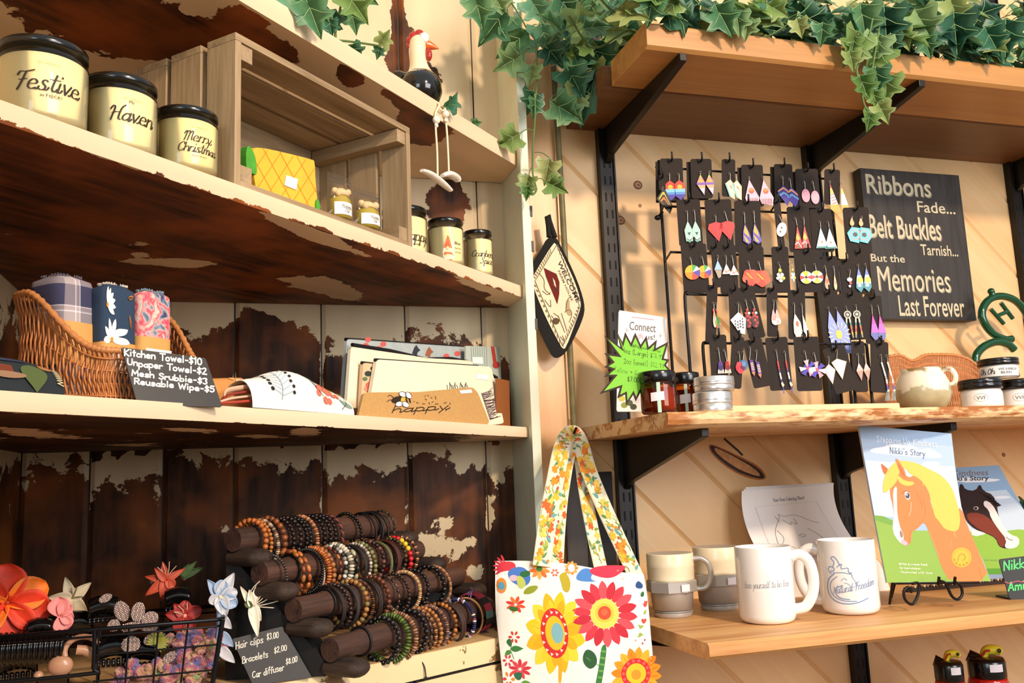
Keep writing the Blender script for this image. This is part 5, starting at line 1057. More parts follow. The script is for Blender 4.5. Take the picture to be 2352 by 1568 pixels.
# black spiral and claw clips, peach clips, scrunchies
root = None
GB = M('#0d0c0d', .12, coat=.4); PE = M('#b98a6c', .3, coat=.2)
def P5(x, y, yy): return at(*Q5(x, y), 1, yy)
m = MB(); a, b = P5(-120, 930, -.392), P5(560, 890, -.392); N = 90; s_ = .00045
m.tube([a.lerp(b, i/N) for i in range(N+1)], 1, GB, 18, radii=[.0145+.0026*abs(math.sin(i*math.pi/6)) for i in range(N+1)])
m.build('spiral_clip', origin=(a+b)/2, label='shiny black ribbed spring clip lying low at the left of the basket', cat='hair clip')
def blackclaw(x, y, yy, label, sc1=1.0, rot=0):
    c = P5(x, y, yy); n = CAMD(c); ex = ZV.cross(n).normalized(); ey = n.cross(ex); u = 1/3.675*(c-CAM).dot(fw)/FPX*sc1; root = thing('claw_clip', label, 'hair clip', c, 'black claw clips in the basket')
    for sg in (-1, 1):
        m = MB(); m.grid(lambda U, V: c+ex*(U-.5)*230*u+ey*(60-150*V+30*math.sin(U*math.pi))*u+n*sg*(.002+.007*math.sin(math.pi*V)), 10, 8, GB)
        for k in range(7):
            bx = c+ex*(k/6-.5)*200*u-ey*85*u+n*sg*.002; m.tube([bx, bx-ey*45*u+n*sg*-.004], 9*u, GB, 6)
        m.build('clip_jaw', root, solid=.0012)
blackclaw(1180, 930, -.375, 'black claw clip behind the rhinestone petals in the middle of the basket', 1.2); blackclaw(650, 700, -.355, 'black claw clip behind the peach loop clip', 1.1); blackclaw(1480, 760, -.345, 'black claw clip behind the red flower clip', 1.0); blackclaw(150, 1010, -.36, 'black claw clip under the spring clip at the left', 1.2); blackclaw(870, 560, -.372, 'black claw clip behind the rhinestone flower'); blackclaw(960, 900, -.385, 'black claw clip low in the basket under the rhinestone flower', 1.15); blackclaw(1500, 480, -.315, 'black claw clip at the back right of the basket', .9); blackclaw(330, 730, -.385, 'black claw clip under the orange flower', .8)  # some of these claws are added to darken the pale inside of the basket
m = MB(); c = P5(690, 930, -.402); n = CAMD(c); ex = ZV.cross(n).normalized(); ey = n.cross(ex); u = (c-CAM).dot(fw)/FPX/3.675
m.tube([c+(ex*math.cos(t)*130+ey*math.sin(t)*110)*u for t in [R_(20+k*10) for k in range(19)]], 24*u, PE, 12); m.tube([c+ex*90*u-ey*40*u, c+ex*20*u, c-ex*40*u+ey*10*u], 42*u, PE, 12)
m.build('peach_clip', origin=c, label='peach coloured looped clip in the opening of the basket', cat='hair clip')
m = MB(); c = P5(510, 1060, -.404); m.sphere(c, 100*u, PE, 16, (1, .6, .85)); m.sphere(c-ex*160*u-ey*60*u, 40*u, PE, 12); m.build('peach_clip', origin=c, label='peach rounded clip lowest at the front left of the basket', cat='hair clip')
PC = ['#c2685c', '#5f6fa8', '#d9b070', '#a85a78', '#7d9a54', '#d08a94', '#b5483c', '#7a6a94', '#e0c08a']
FLUFF, _nt, _b = newmat('fluffy_yarn'); _tc = nd(_nt, 'ShaderNodeTexCoord'); _n = nd(_nt, 'ShaderNodeTexNoise', i_Scale=75.0, i_Detail=1.0); _nt.links.new(_tc.outputs['Object'], _n.inputs['Vector']); _c = nd(_nt, 'ShaderNodeValToRGB'); _nt.links.new(_n.outputs['Fac'], _c.inputs[0])
_e = _c.color_ramp.elements; _e[0].position = .28; _e[0].color = rgb('#4c5890'); _e[1].position = .74; _e[1].color = rgb('#7f9a58')
for _p, _k in ((.37, '#6a5a84'), (.44, '#96506a'), (.49, '#a8544a'), (.54, '#b58480'), (.59, '#b8986a'), (.66, '#a0624a')): _x = _e.new(_p); _x.color = rgb(_k)
_nt.links.new(_c.outputs[0], _b.inputs['Base Color']); _b.inputs['Roughness'].default_value = 1; _b.inputs['Sheen Weight'].default_value = .6
def pom(label, x, y, yy, R, r, n, seed, tilt):
    c = P5(x, y, yy); c.z = max(c.z, CZ+.012); rnd = random.Random(seed); m = MB(); nn = CAMD(c); ex = ZV.cross(nn).normalized(); ey = nn.cross(ex)
    for i in range(n//6):
        t = rnd.uniform(0, 6.283); q = c+ex*R*math.cos(t)+(ey*math.cos(tilt)+nn*math.sin(tilt))*R*math.sin(t)*.8+Vector((rnd.gauss(0, 1), rnd.gauss(0, .7), rnd.gauss(0, 1)))*r*.42
        bm = bmesh.new(); bmesh.ops.create_icosphere(bm, subdivisions=3, radius=r*rnd.uniform(.42, .62)); o_ = Vector((i*3.1, seed, 0))
        for v in bm.verts: v.co *= 1+.32*mnoise.noise(v.co/r*5+o_)+.25*mnoise.noise(v.co/r*14+o_)
        m.bm(bm, FLUFF, Matrix.Translation(q), False)
    m.build('scrunchie', origin=c, label=label, cat='scrunchie')
pom('fluffy multicoloured scrunchie at the right end of the wire basket', 1640, 930, -.385, .017, .011, 420, 1, .3); pom('fluffy multicoloured scrunchie low at the front of the wire basket', 1180, 1160, -.392, .020, .010, 380, 2, .9)
pom('fluffy pink and blue scrunchie at the bottom right of the wire basket', 1500, 1180, -.395, .016, .010, 300, 4, .7)
m = MB(); c = P5(1330, 860, -.405); 
for k in range(16): a = R_(-70+k*17); petal3(m, c, Vector((math.cos(a), -.2, math.sin(a))), (0, -1, .2), .012, .0022, M('#8a8a34', .6), .2, .2, 4, 5)
m.build('leafy_clip', origin=c, label='small yellow green leafy clip beside the rhinestone flower', cat='hair clip')
# ================================================================== RIGHT SIDE: middle shelf
def vfac(px, py, y): p = at(px, py, 1, y); d = CAM-p; d.z = 0; return p, d.normalized()
FAC = Vector((-.22, -1, 0)).normalized(); SIL = M('#d8d4cc', .28, .9); HOOK = M('#c9c2b2', .3, .9); CARD = M('#2a221d', .85, var=.08)
def shelfobj(px, y, z): return Vector((at(px, 900, 1, y).x, y, z))
# ---- sign cards
def upright(quad, y, base_z, lean=6, fac=FAC):
    p, _ = vfac((quad[2][0]+quad[3][0])/2, quad[2][1], y); p.z = base_z+.0012; n = leanplane(p, R_(lean), fac); return n, p
q = [(1421, 712), (1531, 729), (1537, 945), (1416, 945)]; n, p = upright(q, -.155, MZ); m, mp, o = board('', '', '', q, n, p, M('#f3e9e4', .5), .002, None, None)
o = p; pkc = M('#c98a98', .6); m.stroke([[(1452, 728), (1502, 734)]], 1.3, pkc, mp, .0005)
put_text(m, 'Connect', M('#3d3a3a'), lambda u, v, h=0: mp(u, 757-v+.10*(u-1446), h), 1446, 0, 1506, 19, .0005)
put_text(m, 'us!', M('#3d3a3a'), lambda u, v, h=0: mp(u, 779-v+.08*(u-1484), h), 1484, 0, 1504, 12, .0005)
L, e_ = hand('with', 12, 0, 0, .9, .4); m.stroke([[(1452+a, 778-b) for a, b in l] for l in L], 1.0, pkc, mp, .0005)
for x, y in ((1440, 758), (1517, 771)): m.stroke([[(x-4, y), (x+4, y)], [(x, y-5), (x, y+5)]], .8, M('#8a8080'), mp, .0005)
for x, y, c_ in ((1428, 915, '#c8c24a'), (1446, 925, '#4c5a34'), (1462, 918, '#d9d5de'), (1434, 930, '#8f9a3a'), (1455, 934, '#3a4028')): m.poly(circ(x, y, 8, 7, 8), M(c_, .6), mp, .0004)
m.build('sign_card', origin=o, label='white card lettered Connect with us, standing behind the green star sign', cat='sign')
SO = [(232, 440), (418, 572), (365, 375), (440, 515), (470, 402), (535, 525), (583, 408), (645, 545), (710, 445), (735, 570), (828, 488), (815, 585), (957, 512), (905, 700), (968, 712), (930, 775), (985, 840), (900, 900), (760, 1120), (700, 1180), (640, 1085), (590, 1185), (560, 1110), (480, 1235), (470, 1105), (380, 1150), (410, 1030), (178, 1103), (340, 905), (228, 905), (320, 825), (232, 795), (320, 740), (235, 640), (385, 660)]
S5 = lambda P, k=1: [(1340+(600+(x-600)*k)/4.9, 680+(790+(y-790)*k)/4.9) for x, y in P]
p, _ = vfac(1440, 930, -.275); p.z = MZ+.001; n = leanplane(p, R_(5), FAC); mp = pxmap(n, p)
m = MB(); m.poly(S5(SO), M('#3b2a20', .8), mp, -.001, .001); INN = []
for i in range(len(SO)):
    a, b, c_ = [Vector(SO[(i+k) % len(SO)]) for k in (-1, 0, 1)]; e1, e2 = (b-a).normalized(), (c_-b).normalized(); n1, n2 = Vector((-e1.y, e1.x)), Vector((-e2.y, e2.x)); mt = (n1+n2); mt = mt.normalized() if mt.length > .2 else n1
    INN.append(tuple(b+mt*min(70, 22/max(.35, mt.dot(n1)))))
m.poly(S5(INN), M('#7fc83a', .7), mp, .0004)
pxwords(m, mp, [('Whipped Tallow', 1452, 797, .19, 8, 1.1, .95, 1), ('4oz (Large) $18.99', 1431, 810, .17, 11, 1.2, .82, 2), ('2oz (small) $12.99', 1433, 834, .13, 11, 1.2, .84, 3), ('Tallow + Goat milk', 1410, 853, .16, 11, 1.2, .85, 4), ('$7.00/ea', 1441, 876, .10, 11, 1.2, .85, 5)], M('#15180e', .7))
m.build('star_sign', origin=p, label='neon green starburst price sign with dark border behind the amber jars', cat='sign')
# ---- round containers helper: pixel left/right/top, depth y of the axis
def roundthing(pl, pr, y, z): c = Vector((0, y, z)); mid = (pl+pr)/2; c.x = at(mid, 900, 1, y).x; c = Vector((at(mid, proj(c)[1], 1, y).x, y, z)); R = (pr-pl)/2*(c-CAM).dot(fw)/FPX; d = Vector((c.x-CAM.x, c.y-CAM.y, 0)).normalized(); return c, R, d
AMB = M('#b5682a', .2, coat=.2, var=.15); AMBG = glass('amber_glass', '#d9a055')
for pl, pr, y, pt, lab in ((1474, 1557, -.285, 849, 'larger amber glass jar with black lid and white price sticker, in front'), (1546, 1612, -.225, 853, 'smaller amber glass jar with black lid, between the larger jar and the tins')):
    c, R, d = roundthing(pl, pr, y, MZ); H = topz((pl+pr)/2, pt, c-d*R)-MZ; X = Matrix.Translation(c); root = thing('amber_jar', lab, 'jar', c, 'amber jars on the middle shelf')
    m = MB(); m.lathe([(R*.9, .001), (R*.98, .004), (R, .01), (R, H*.66), (R*.96, H*.74), (R*.9, H*.76)], AMBG, 40, X); m.build('glass', root)
    m = MB(); m.lathe([(0, .003), (R*.93, .004), (R*.95, .01), (R*.95, H*.6), (0, H*.6)], AMB, 36, X); m.build('contents', root)
    m = MB(); m.lathe([(R*.97, H*.735), (R*1.0, H*.75), (R*1.0, H*.97), (R*.96, H), (0, H)], BLACK, 40, X); m.build('lid', root)
    cm = cylmap(c, R, math.atan2(-d.y, -d.x)); m = MB(); m.grid(lambda u, v: cm((u-.62)*R*.2+R*.04, H*(.02+.70*v), .0004), 3, 4, M('#bcd8c0', .5)); m.build('green_strip', root)  # narrow pale green strip down the front of the glass
    m = MB(); m.grid(lambda u, v: cm(-R*.42+u*R*.72, H*(.28+.2*v)+u*.0015, .0008), 6, 2, STICK); m.build('price_sticker', root)
ALU = M('#d9d6d2', .3, .85, bump=.02)
z = MZ
for k, (pl, pr, pt, lab) in enumerate(((1593, 1684, 897, 'lower of the two stacked silver tins'), (1595, 1687, 861, 'upper of the two stacked silver tins'))):
    c, R, d = roundthing(pl, pr, -.285, z); H = topz((pl+pr)/2, pt, c-d*R)-z; X = Matrix.Translation(c); root = thing('silver_tin', lab, 'tin', c, 'stacked silver tins')
    m = MB(); m.lathe([(0, .0003), (R*.96, .0006), (R*.985, .003), (R*.985, H*.62)], ALU, 44, X); m.build('tin_body', root)
    m = MB(); m.lathe([(R*1.0, H*.44), (R*1.02, H*.47), (R*1.0, H*.52), (R*1.0, H*.60), (R*1.012, H*.64), (R*1.0, H*.68), (R*1.0, H*.93), (R*.98, H*.985), (R*.9, H), (0, H*.997)], ALU, 44, X); m.build('lid', root); z += H+.0004
# ---- loose plank under the rack and the rack
xa, xb = at(1676, 925, 1, -.27).x, at(2066, 925, 1, -.27).x; RZ0 = MZ+.0125
m = MB(); m.box(((xa+xb)/2, -.165, MZ+.0063), (xb-xa, .21, .0120), wood('#d8a868', '#efcd98', (1, 0, 0), 34, 18, .5, .05), bev=.001); m.build('riser_board', origin=((xa+xb)/2, -.165, MZ), label='pale loose board lying on the middle shelf under the earring rack', cat='board')
RY = [-.115, -.145, -.175, -.205, -.235]; RK = M('#0f0d0c', .35, .3)
C1 = lambda x, y: (1480+x/3.92, 320+y/3.92)
C2 = lambda x, y: (1480+x/3.92, 620+y/3.92)
barz = [at(*C1(900, 305), 1, RY[0]).z, at(*C1(900, 640), 1, RY[1]).z, at(*C1(900, 1040), 1, RY[2]).z, at(*C2(900, 230), 1, RY[3]).z, at(*C2(900, 660), 1, RY[4]).z]
root = thing('earring_rack', 'black wire earring rack with tiered hook bars on the middle shelf', 'rack', Vector((at(1780, 900, 1, -.18).x, -.18, RZ0)))
posts = [(at(1520, 500, 1, RY[0]).x, at(1913, 500, 1, RY[0]).x), (at(1534, 620, 1, RY[1]).x, at(1920, 560, 1, RY[1]).x), (at(1556, 800, 1, RY[2]).x, at(1935, 700, 1, RY[2]).x), (at(1573, 690, 1, RY[3]).x, at(1952, 800, 1, RY[3]).x), (at(1606, 690, 1, RY[4]).x, at(1990, 800, 1, RY[4]).x)]
for k in range(5):
    l, r = posts[k]; z = barz[k]
    m = MB(); m.tube([(l, RY[k], z), (r, RY[k], z)], .0021, RK, 8); m.build('hook_bar', root)
for k in (0, 3, 4):
    l, r = posts[k]; z = barz[k]
    m = MB(); m.tube(spl([(l+.006, RY[k]-.001, z), (l, RY[k]-.001, z-.004), (l, RY[k]-.001, (z+RZ0)/2), (l, RY[k]-.001, RZ0)], 4), .0026, RK, 8); m.build('left_leg', root)
    m = MB(); m.tube([(r, RY[k]-.001, z), (r, RY[k]-.001, RZ0)], .0026, RK, 8); m.build('right_leg', root)
for s_ in (0, 1):
    m = MB()
    for k in (1, 2): m.tube([(posts[k][s_], RY[k], barz[k]), (posts[0][s_], RY[0]-.001, barz[k])], .0018, RK, 8)
    m.tube([(posts[0][s_], RY[0], RZ0+.003), (posts[4][s_], RY[4], RZ0+.003)], .0022, RK, 8); m.build('side_bar', root)
m = MB(); p = at(*C1(120, 705), 1, RY[0]-.004); m.sphere(p, .005, RK, 10, (1.2, 1, .9)); m.tube([p, p+Vector((.012, .004, .012))], .0024, RK, 8); m.build('end_knob', root)
# ---- earring cards
def clipY(P, y0, y1):
    def half(P, y, keep):
        o = []
        for i in range(len(P)):
            a, b = P[i-1], P[i]; ia, ib = keep(a[1]), keep(b[1])
            if ia != ib: t = (y-a[1])/(b[1]-a[1]); o.append((a[0]+(b[0]-a[0])*t, y))
            if ib: o.append(b)
        return o
    P = half(P, y0, lambda v: v >= y0); return half(P, y1, lambda v: v <= y1) if len(P) > 2 else []
def band(P, *cs):                              # horizontal colour bands: (y, colour)...
    ys = [c for c in cs if not isinstance(c, str)]; cl = [c for c in cs if isinstance(c, str)]; ed = [-1e5]+ys+[1e5]; out = []
    for i, c in enumerate(cl):
        q_ = clipY(P, ed[i], ed[i+1])
        if len(q_) > 2: out.append((q_, c))
    return out
def sh(L, dx, dy=0): return [([(x+dx, y+dy) for x, y in P], c) for P, c in L]
def wedge(cx, cy, r, a0, a1, c): return ([(cx, cy)]+[(cx+r*math.cos(R_(a0+(a1-a0)*k/8)), cy+r*math.sin(R_(a0+(a1-a0)*k/8))) for k in range(9)], c)
def beads(x0, y0, x1, y1, cols, r=6): n = max(2, int(math.hypot(x1-x0, y1-y0)/(r*1.7))); return [(circ(x0+(x1-x0)*i/n, y0+(y1-y0)*i/n, r, r, 8), cols[i*len(cols)//(n+1)]) for i in range(n+1)]
def tri(x, y, w_, h): return [(x, y), (x+w_/2, y+h), (x-w_/2, y+h)]
def drop(x, y, w_, h): return smooth2([(x, y), (x+w_*.3, y+h*.4), (x+w_*.5, y+h*.75), (x+w_*.25, y+h), (x-w_*.25, y+h), (x-w_*.5, y+h*.75), (x-w_*.3, y+h*.4)], 1, True)
CP = C1
def card(row, cx, cy, w_, h, rot, label, ears, yaw=0, hookx=0, back=None):
    p0 = at(*CP(cx, cy), 1, RY[row]-.021); s_ = (p0-CAM).dot(fw)/FPX/3.92; a = R_(rot); f_ = Vector((-math.sin(R_(17+yaw)), -math.cos(R_(17+yaw)), 0)); ex0 = Vector((-f_.y, f_.x, 0)); ex = ex0*math.cos(a)+ZV*math.sin(a); ey = -ex0*math.sin(a)+ZV*math.cos(a)
    cosy = max(.35, math.cos(R_(yaw)))
    mp = lambda u, v, hh=0: p0+ex0*((u-cx)*s_/cosy)-ZV*((v-cy)*s_)+f_*hh
    mc = lambda u, v, hh=0: p0+ex*((u)*s_/cosy)+ey*(-v*s_)+f_*hh
    root = thing('earring_card', label, 'earrings', p0, 'carded earrings on the wire rack'); HW = w_/2; cw = 14
    m = MB(); m.poly([(-HW+cw, 0), (HW-cw, 0), (HW, cw), (HW, h-cw), (HW-cw, h), (-HW+cw, h), (-HW, h-cw), (-HW, cw)], CARD, mc, -.0007, .0007)
    m.poly(circ(0, 28, 22, 8, 12), M('#0b0908', .8), mc, .0002); m.build('backing_card', root)
    if back:
        m = MB(); m.poly([(-HW+back, 18), (HW+back, 18), (HW+back*1.2, h+8), (-HW+back*1.2, h+8)], CARD, mc, -.006, .0007); m.build('card_behind', root)
    for L, hk in ears:
        m = MB()
        for i, (P, c) in enumerate(L): m.poly(P, M(c, .45, coat=.1), mp, .0016+(.0010 if i else 0)+.00005*i, 0 if i else .0010)
        hx, hy = hk; top = min(L[0][0], key=lambda t: t[1]); wire = spl([mp(hx-7, hy+20, .0014), mp(hx-4, hy+4, .003), mp(hx+5, hy, .004), mp(hx+9, hy+12, .003), mp(top[0], top[1], .0022)], 5)
        m.tube(wire, .00045, HOOK, 6); m.sphere(mp(top[0], top[1]-6, .002), .0009, HOOK, 7); m.build('earring', root)
    # the hook this card hangs on belongs to the rack
    hk = MB(); b = Vector((p0.x+hookx*s_, RY[row], barz[row])); c_ = mc(0, 26); e_ = c_+f_*.008
    hk.tube(spl([b, b.lerp(c_, .5)+ZV*.0005, c_+ZV*.001, e_, e_+f_*.003+ZV*.006, e_+f_*.003+ZV*.013], 4), .0016, RK, 7); hk.build('hook', rack)
rack = root
hexg = [(160, 425), (212, 380), (258, 420), (258, 525), (215, 568), (165, 525)]
e1 = band(hexg, 462, 492, 515, '#e0331f', '#7cc4da', '#4c8ad0', '#3a2f9e'); e1.insert(0, (hexg, '#e0331f')); e1.append((circ(213, 445, 22, 22), '#f3b21c'))
chev = [(150, 465), (180, 470), (235, 620), (205, 690), (92, 545)]
ch_ = [(chev, '#1a1712')]+[([(150-18*k*.0, 485+k*24), (165, 485+k*24), (215, 610+k*9), (200, 660), (110+8*k, 545+k*8), (140, 500+k*24)], c) for k, c in enumerate(('#c9b52c', '#1a1712', '#d8722a', '#1a1712'))]
card(0, 240, 172, 205, 395, -2, 'earring card with red, yellow and blue sunset hexagons, top left of the rack', [(e1, (207, 318)), (sh(e1, 84), (290, 322))], 0, 0, -34)
card(0, 158, 320, 60, 150, -2, 'black card with a black and gold chevron earring at the rack left edge', [(ch_, (150, 440))])
dm = [(490, 325), (530, 410), (512, 518), (450, 412)]; e2 = [(dm, '#d9a4c0')]+band(dm, 350, 402, 425, 455, '#9ccc2e', '#f0937a', '#7a52b5', '#f0a878', '#d9c4e2')+[(circ(493, 390, 15, 12), '#f6b32a')]
card(0, 508, 175, 190, 370, -2, 'earring card with purple and orange sunset diamonds, second in the top row', [(e2, (488, 300)), (sh(e2, 78), (568, 300))], 0, 0, -30)
e3 = [([(755, 372), (792, 430), (782, 560), (738, 530), (706, 410)], '#e9dcae'), ([(755, 385), (772, 440), (760, 540), (745, 500), (728, 420)], '#f3e7d0'), ([(706, 410), (722, 412), (752, 540), (738, 530)], '#7fc6c4'), ([(740, 420), (765, 440), (762, 470)], '#d9843a')]
card(0, 757, 178, 122, 350, -4, 'narrow earring card with cream and teal zigzag earrings, third in the top row', [(e3, (748, 310)), (sh(e3, 60, 10), (798, 335))])
e4 = [([(928, 370), (1006, 540), (990, 610), (895, 590), (880, 540)], '#e9b7cc'), (circ(940, 475, 25, 26), '#e8442a'), (circ(940, 466, 20, 14), '#f38a2c')]+[([(898+k*14, 545), (903+k*14, 545), (902+k*14, 598), (897+k*14, 598)], '#8a2430') for k in range(7)]
card(0, 968, 228, 195, 390, -3, 'earring card with long pink triangles and red suns, fourth in the top row', [(e4, (925, 345)), (sh(e4, 128, 8), (1052, 350))], 0, 0, -28)
cv = [(1228, 425), (1272, 470), (1288, 540), (1252, 615), (1190, 520), (1170, 478)]; e5 = [(cv, '#3f2a9e'), ([(1180, 470), (1228, 440), (1280, 490), (1282, 505), (1228, 458), (1178, 484)], '#f09a5c'), ([(1178, 488), (1228, 462), (1283, 512), (1284, 524), (1228, 478), (1184, 505)], '#2c2a78'), ([(1186, 508), (1228, 484), (1284, 530), (1284, 546), (1228, 502), (1196, 525)], '#6aa8dc')]
card(0, 1248, 222, 165, 345, -3, 'earring card with purple, orange and blue chevron earrings, fifth in the top row', [(e5, (1222, 340)), (sh(e5, 70, 22), (1285, 365))], 0, 0, -26)
e6 = [(circ(1427, 518, 37, 62), '#e59ab0')]+[([(1400, 500+k*18), (1452, 488+k*18), (1452, 492+k*18), (1400, 505+k*18)], '#f0c0cc') for k in range(3)]
card(0, 1458, 265, 205, 365, -2, 'earring card with pale pink oval earrings, sixth in the top row', [(e6, (1418, 385)), (sh(e6, 82, 20), (1492, 388))], 0, 0, -24)
P = [(1653, 405), (1728, 670), (1690, 695), (1638, 640)]; e7 = [(P, '#f0d0c4')]+band(P, 450, 500, 600, '#e04a5c', '#f3c35c', '#f6ded6', '#f4a83a')+[([(1645+4*k, 510+k*26), (1682+6*k, 500+k*26), (1682+6*k, 508+k*26), (1645+4*k, 518+k*26)], '#e0606c') for k in range(4)]
P = [(1750, 420), (1806, 650), (1772, 695), (1732, 665)]; e7b = [(P, '#f0d0c4')]+band(P, 455, 505, 610, '#e04a5c', '#f3c35c', '#f6ded6', '#f4a83a')
card(0, 1692, 270, 140, 330, -6, 'earring card with long pink, white and yellow triangles, right end of the top row', [(e7, (1650, 382)), (e7b, (1750, 400))])
mt = [(372, 745), (410, 830), (408, 932), (348, 932), (338, 830)]; e8 = [(mt, '#a9d4c4'), (tri(378, 880, 30, -30), '#1f4a44')]+[([(352, 885+k*16), (378, 905+k*16), (404, 885+k*16), (404, 892+k*16), (378, 913+k*16), (352, 892+k*16)], ('#f0f4ee', '#1f4a44', '#5aa08e')[k]) for k in range(3)]
card(1, 392, 540, 212, 430, 0, 'earring card with mint green teardrops, left end of the second row', [(e8, (366, 650)), (sh(e8, 68), (432, 645))])
fn = [(625, 752), (678, 768), (688, 802), (640, 934), (548, 818), (560, 772)]; e9 = [(fn, '#d8282c'), ([(572, 812), (600, 830), (640, 880), (660, 828), (680, 800), (640, 915)], '#b81d24')]
card(1, 660, 540, 240, 470, -1, 'earring card with large red fan earrings in the second row', [(e9, (618, 690)), (sh(e9, 104, -6), (704, 660))])
pr_ = [(885, 768), (922, 870), (935, 940), (900, 960), (856, 925), (862, 840)]; e10 = [(pr_, '#5c4cb0'), ([(880, 780), (905, 840), (915, 900), (890, 870), (870, 850)], '#efae3a'), ([(862, 870), (890, 905), (912, 945), (880, 935)], '#efae3a')]
card(1, 925, 552, 235, 480, -3, 'earring card with purple and yellow iris drops in the second row', [(e10, (878, 665)), (sh(e10, 88, -2), (965, 655))])
e11 = [(circ(1208, 825, 44, 68, 14, .3), '#ece6da')]+[(circ(1195+14*(k % 3), 790+18*k, 9, 9, 8), ('#fbf8f0', '#5a5348')[k % 2]) for k in range(5)]
card(1, 1190, 545, 62, 460, 1, 'narrow earring card with a white beaded flower in the second row', [(e11, (1190, 690))])
e12 = [(tri(1355, 785, 82, 212), '#cf2a26'), ([(1350, 850), (1372, 905), (1352, 930), (1335, 900)], '#f0b83a'), ([(1320, 955), (1350, 930), (1380, 985), (1376, 990), (1350, 942), (1326, 962)], '#f6efe4'), (tri(1352, 960, 26, 30), '#3a7a44')]
card(1, 1380, 605, 202, 420, -1, 'earring card with red poinsettia triangles in the second row', [(e12, (1340, 710)), (sh(e12, 64, -4), (1412, 710))])
e13 = [(tri(1565, 800, 108, 190), '#c9dfe8'), (tri(1565, 800, 40, 70), '#a8cfe4'), ([(1535, 950), (1560, 920), (1590, 940), (1600, 985), (1545, 985)], '#fbf8f2'), (circ(1566, 935, 10, 10), '#d8824a'), ([(1520, 975), (1612, 975), (1612, 992), (1518, 992)], '#2c8a80')]
card(1, 1585, 625, 195, 400, -1, 'earring card with white and pale blue flower triangles in the second row', [(e13, (1558, 745)), (sh(e13, 78, 8), (1630, 750))])
hx = [(1845, 795), (1920, 810), (1942, 880), (1892, 946), (1818, 925), (1797, 850)]; e14 = [(hx, '#58c3cc'), ([(1852, 818), (1905, 830), (1920, 878), (1884, 922), (1834, 908), (1820, 858)], '#e88a8e'), ([(1855, 826), (1900, 836), (1912, 876), (1880, 914), (1838, 902), (1826, 860)], '#58c3cc'), ([(1862, 845), (1885, 850), (1890, 875), (1872, 890), (1850, 880), (1846, 860)], '#2a1c1c'), (drop(1850, 705, 44, 80), '#c9a25c')]
card(1, 1900, 612, 232, 430, -1, 'blue grey earring card with turquoise hexagon hoops, right end of the second row', [(e14, (1850, 700)), (sh(e14, 80, 6), (1935, 702))])
def rain(cx, r): return [(circ(cx, 1205, r, r, 24), '#e8542a')]+[wedge(cx, 1205, r, a, b, c) for a, b, c in ((-180, -90, '#f3b01f'), (90, 180, '#f08a1f'), (-90, -55, '#3fa84a'), (-55, -20, '#f3f0ea'), (-20, 40, '#5a46a8'), (40, 95, '#e04a2a'))]
card(2, 440, 940, 230, 455, 0, 'earring card with rainbow striped discs, left end of the third row', [(rain(412, 68), (395, 1068)), (rain(520, 60), (500, 1062))])
card(2, 632, 950, 72, 390, 0, 'narrow earring card with a pale blue and lace triangle in the third row', [([(tri(645, 1095, 72, 88), '#9fc0de'), ([(615, 1185), (676, 1185), (664, 1250), (640, 1262)], '#a89c84')], (645, 1050))])
e17 = [(tri(720, 1125, 84, 95), '#f3dcd8'), (circ(715, 1200, 12, 10), '#e08a9a'), (circ(738, 1190, 9, 9), '#e8a03a'), (circ(705, 1180, 8, 8), '#e9a6b4')]
card(2, 742, 950, 160, 450, -1, 'earring card with white and pink blossom triangles in the third row', [(e17, (715, 1050)), (sh(e17, 66, 12), (770, 1055))])
hb = lambda x, y: [(circ(x, y, 72, 72, 16), '#e8482a')]+[(circ(x+46*math.cos(k*1.257+.4), y+46*math.sin(k*1.257+.4), 38, 32, 12, k), ('#ef5a34', '#e23c22')[k % 2]) for k in range(5)]+[([(x-40, y-40), (x-28, y-45), (x+18, y+8), (x+6, y+16)], '#f3a62c')]
card(2, 958, 965, 225, 430, -2, 'earring card with big red hibiscus flowers in the third row', [(hb(932, 1250), (915, 1105)), (hb(1028, 1262), (1005, 1110))])
ds = lambda x, y, k_=1: [(drop(x, y-90, 70*k_, 150), '#5c5a1f')]+[(circ(x+dx*k_, y+dy, 15*k_, 15, 10), c) for dx, dy, c in ((0, -50, '#d9c83a'), (-18, -10, '#f4f1e8'), (16, -8, '#f4f1e8'), (0, 14, '#f4f1e8'), (-26, 22, '#f4f1e8'), (26, 24, '#d9c83a'), (0, 46, '#f4f1e8'))]
card(2, 1218, 965, 152, 425, -2, 'earring card with white daisy cluster earrings in the third row', [(ds(1198, 1235), (1185, 1115)), (ds(1312, 1235, .5), (1295, 1120))])
yw = lambda x: [(circ(x, 1250, 56, 58, 24), '#f4efe4')]+[wedge(x, 1250, 56, a, b, c) for a, b, c in ((-125, -60, '#f0d21f'), (60, 125, '#f0d21f'), (-22, 22, '#d83a34'), (158, 202, '#d83a34'))]+[(circ(x, 1248, 12, 12), '#1a1412')]
card(2, 1458, 995, 232, 390, -1, 'earring card with yellow, white and red wheel earrings in the third row', [(yw(1430), (1420, 1135)), (yw(1526), (1510, 1130))])
card(2, 1668, 1050, 135, 330, 0, 'earring card with orange and peach drops in the third row', [([(drop(1618, 1205, 46, 150), '#d9a07a'), (circ(1620, 1280, 14, 22), '#d8622c')], (1605, 1140)), ([(drop(1690, 1215, 30, 150), '#d9c08a'), (circ(1690, 1300, 8, 16), '#d98a9a')], (1682, 1150))])
card(2, 1800, 1075, 96, 330, 0, 'dark blue earring card with a small white and red charm in the third row', [([(circ(1824, 1270, 24, 20, 12), '#b9cfe0'), (circ(1830, 1300, 12, 16), '#a83a3a'), (circ(1820, 1330, 12, 12), '#d0dce8')], (1828, 1180))])
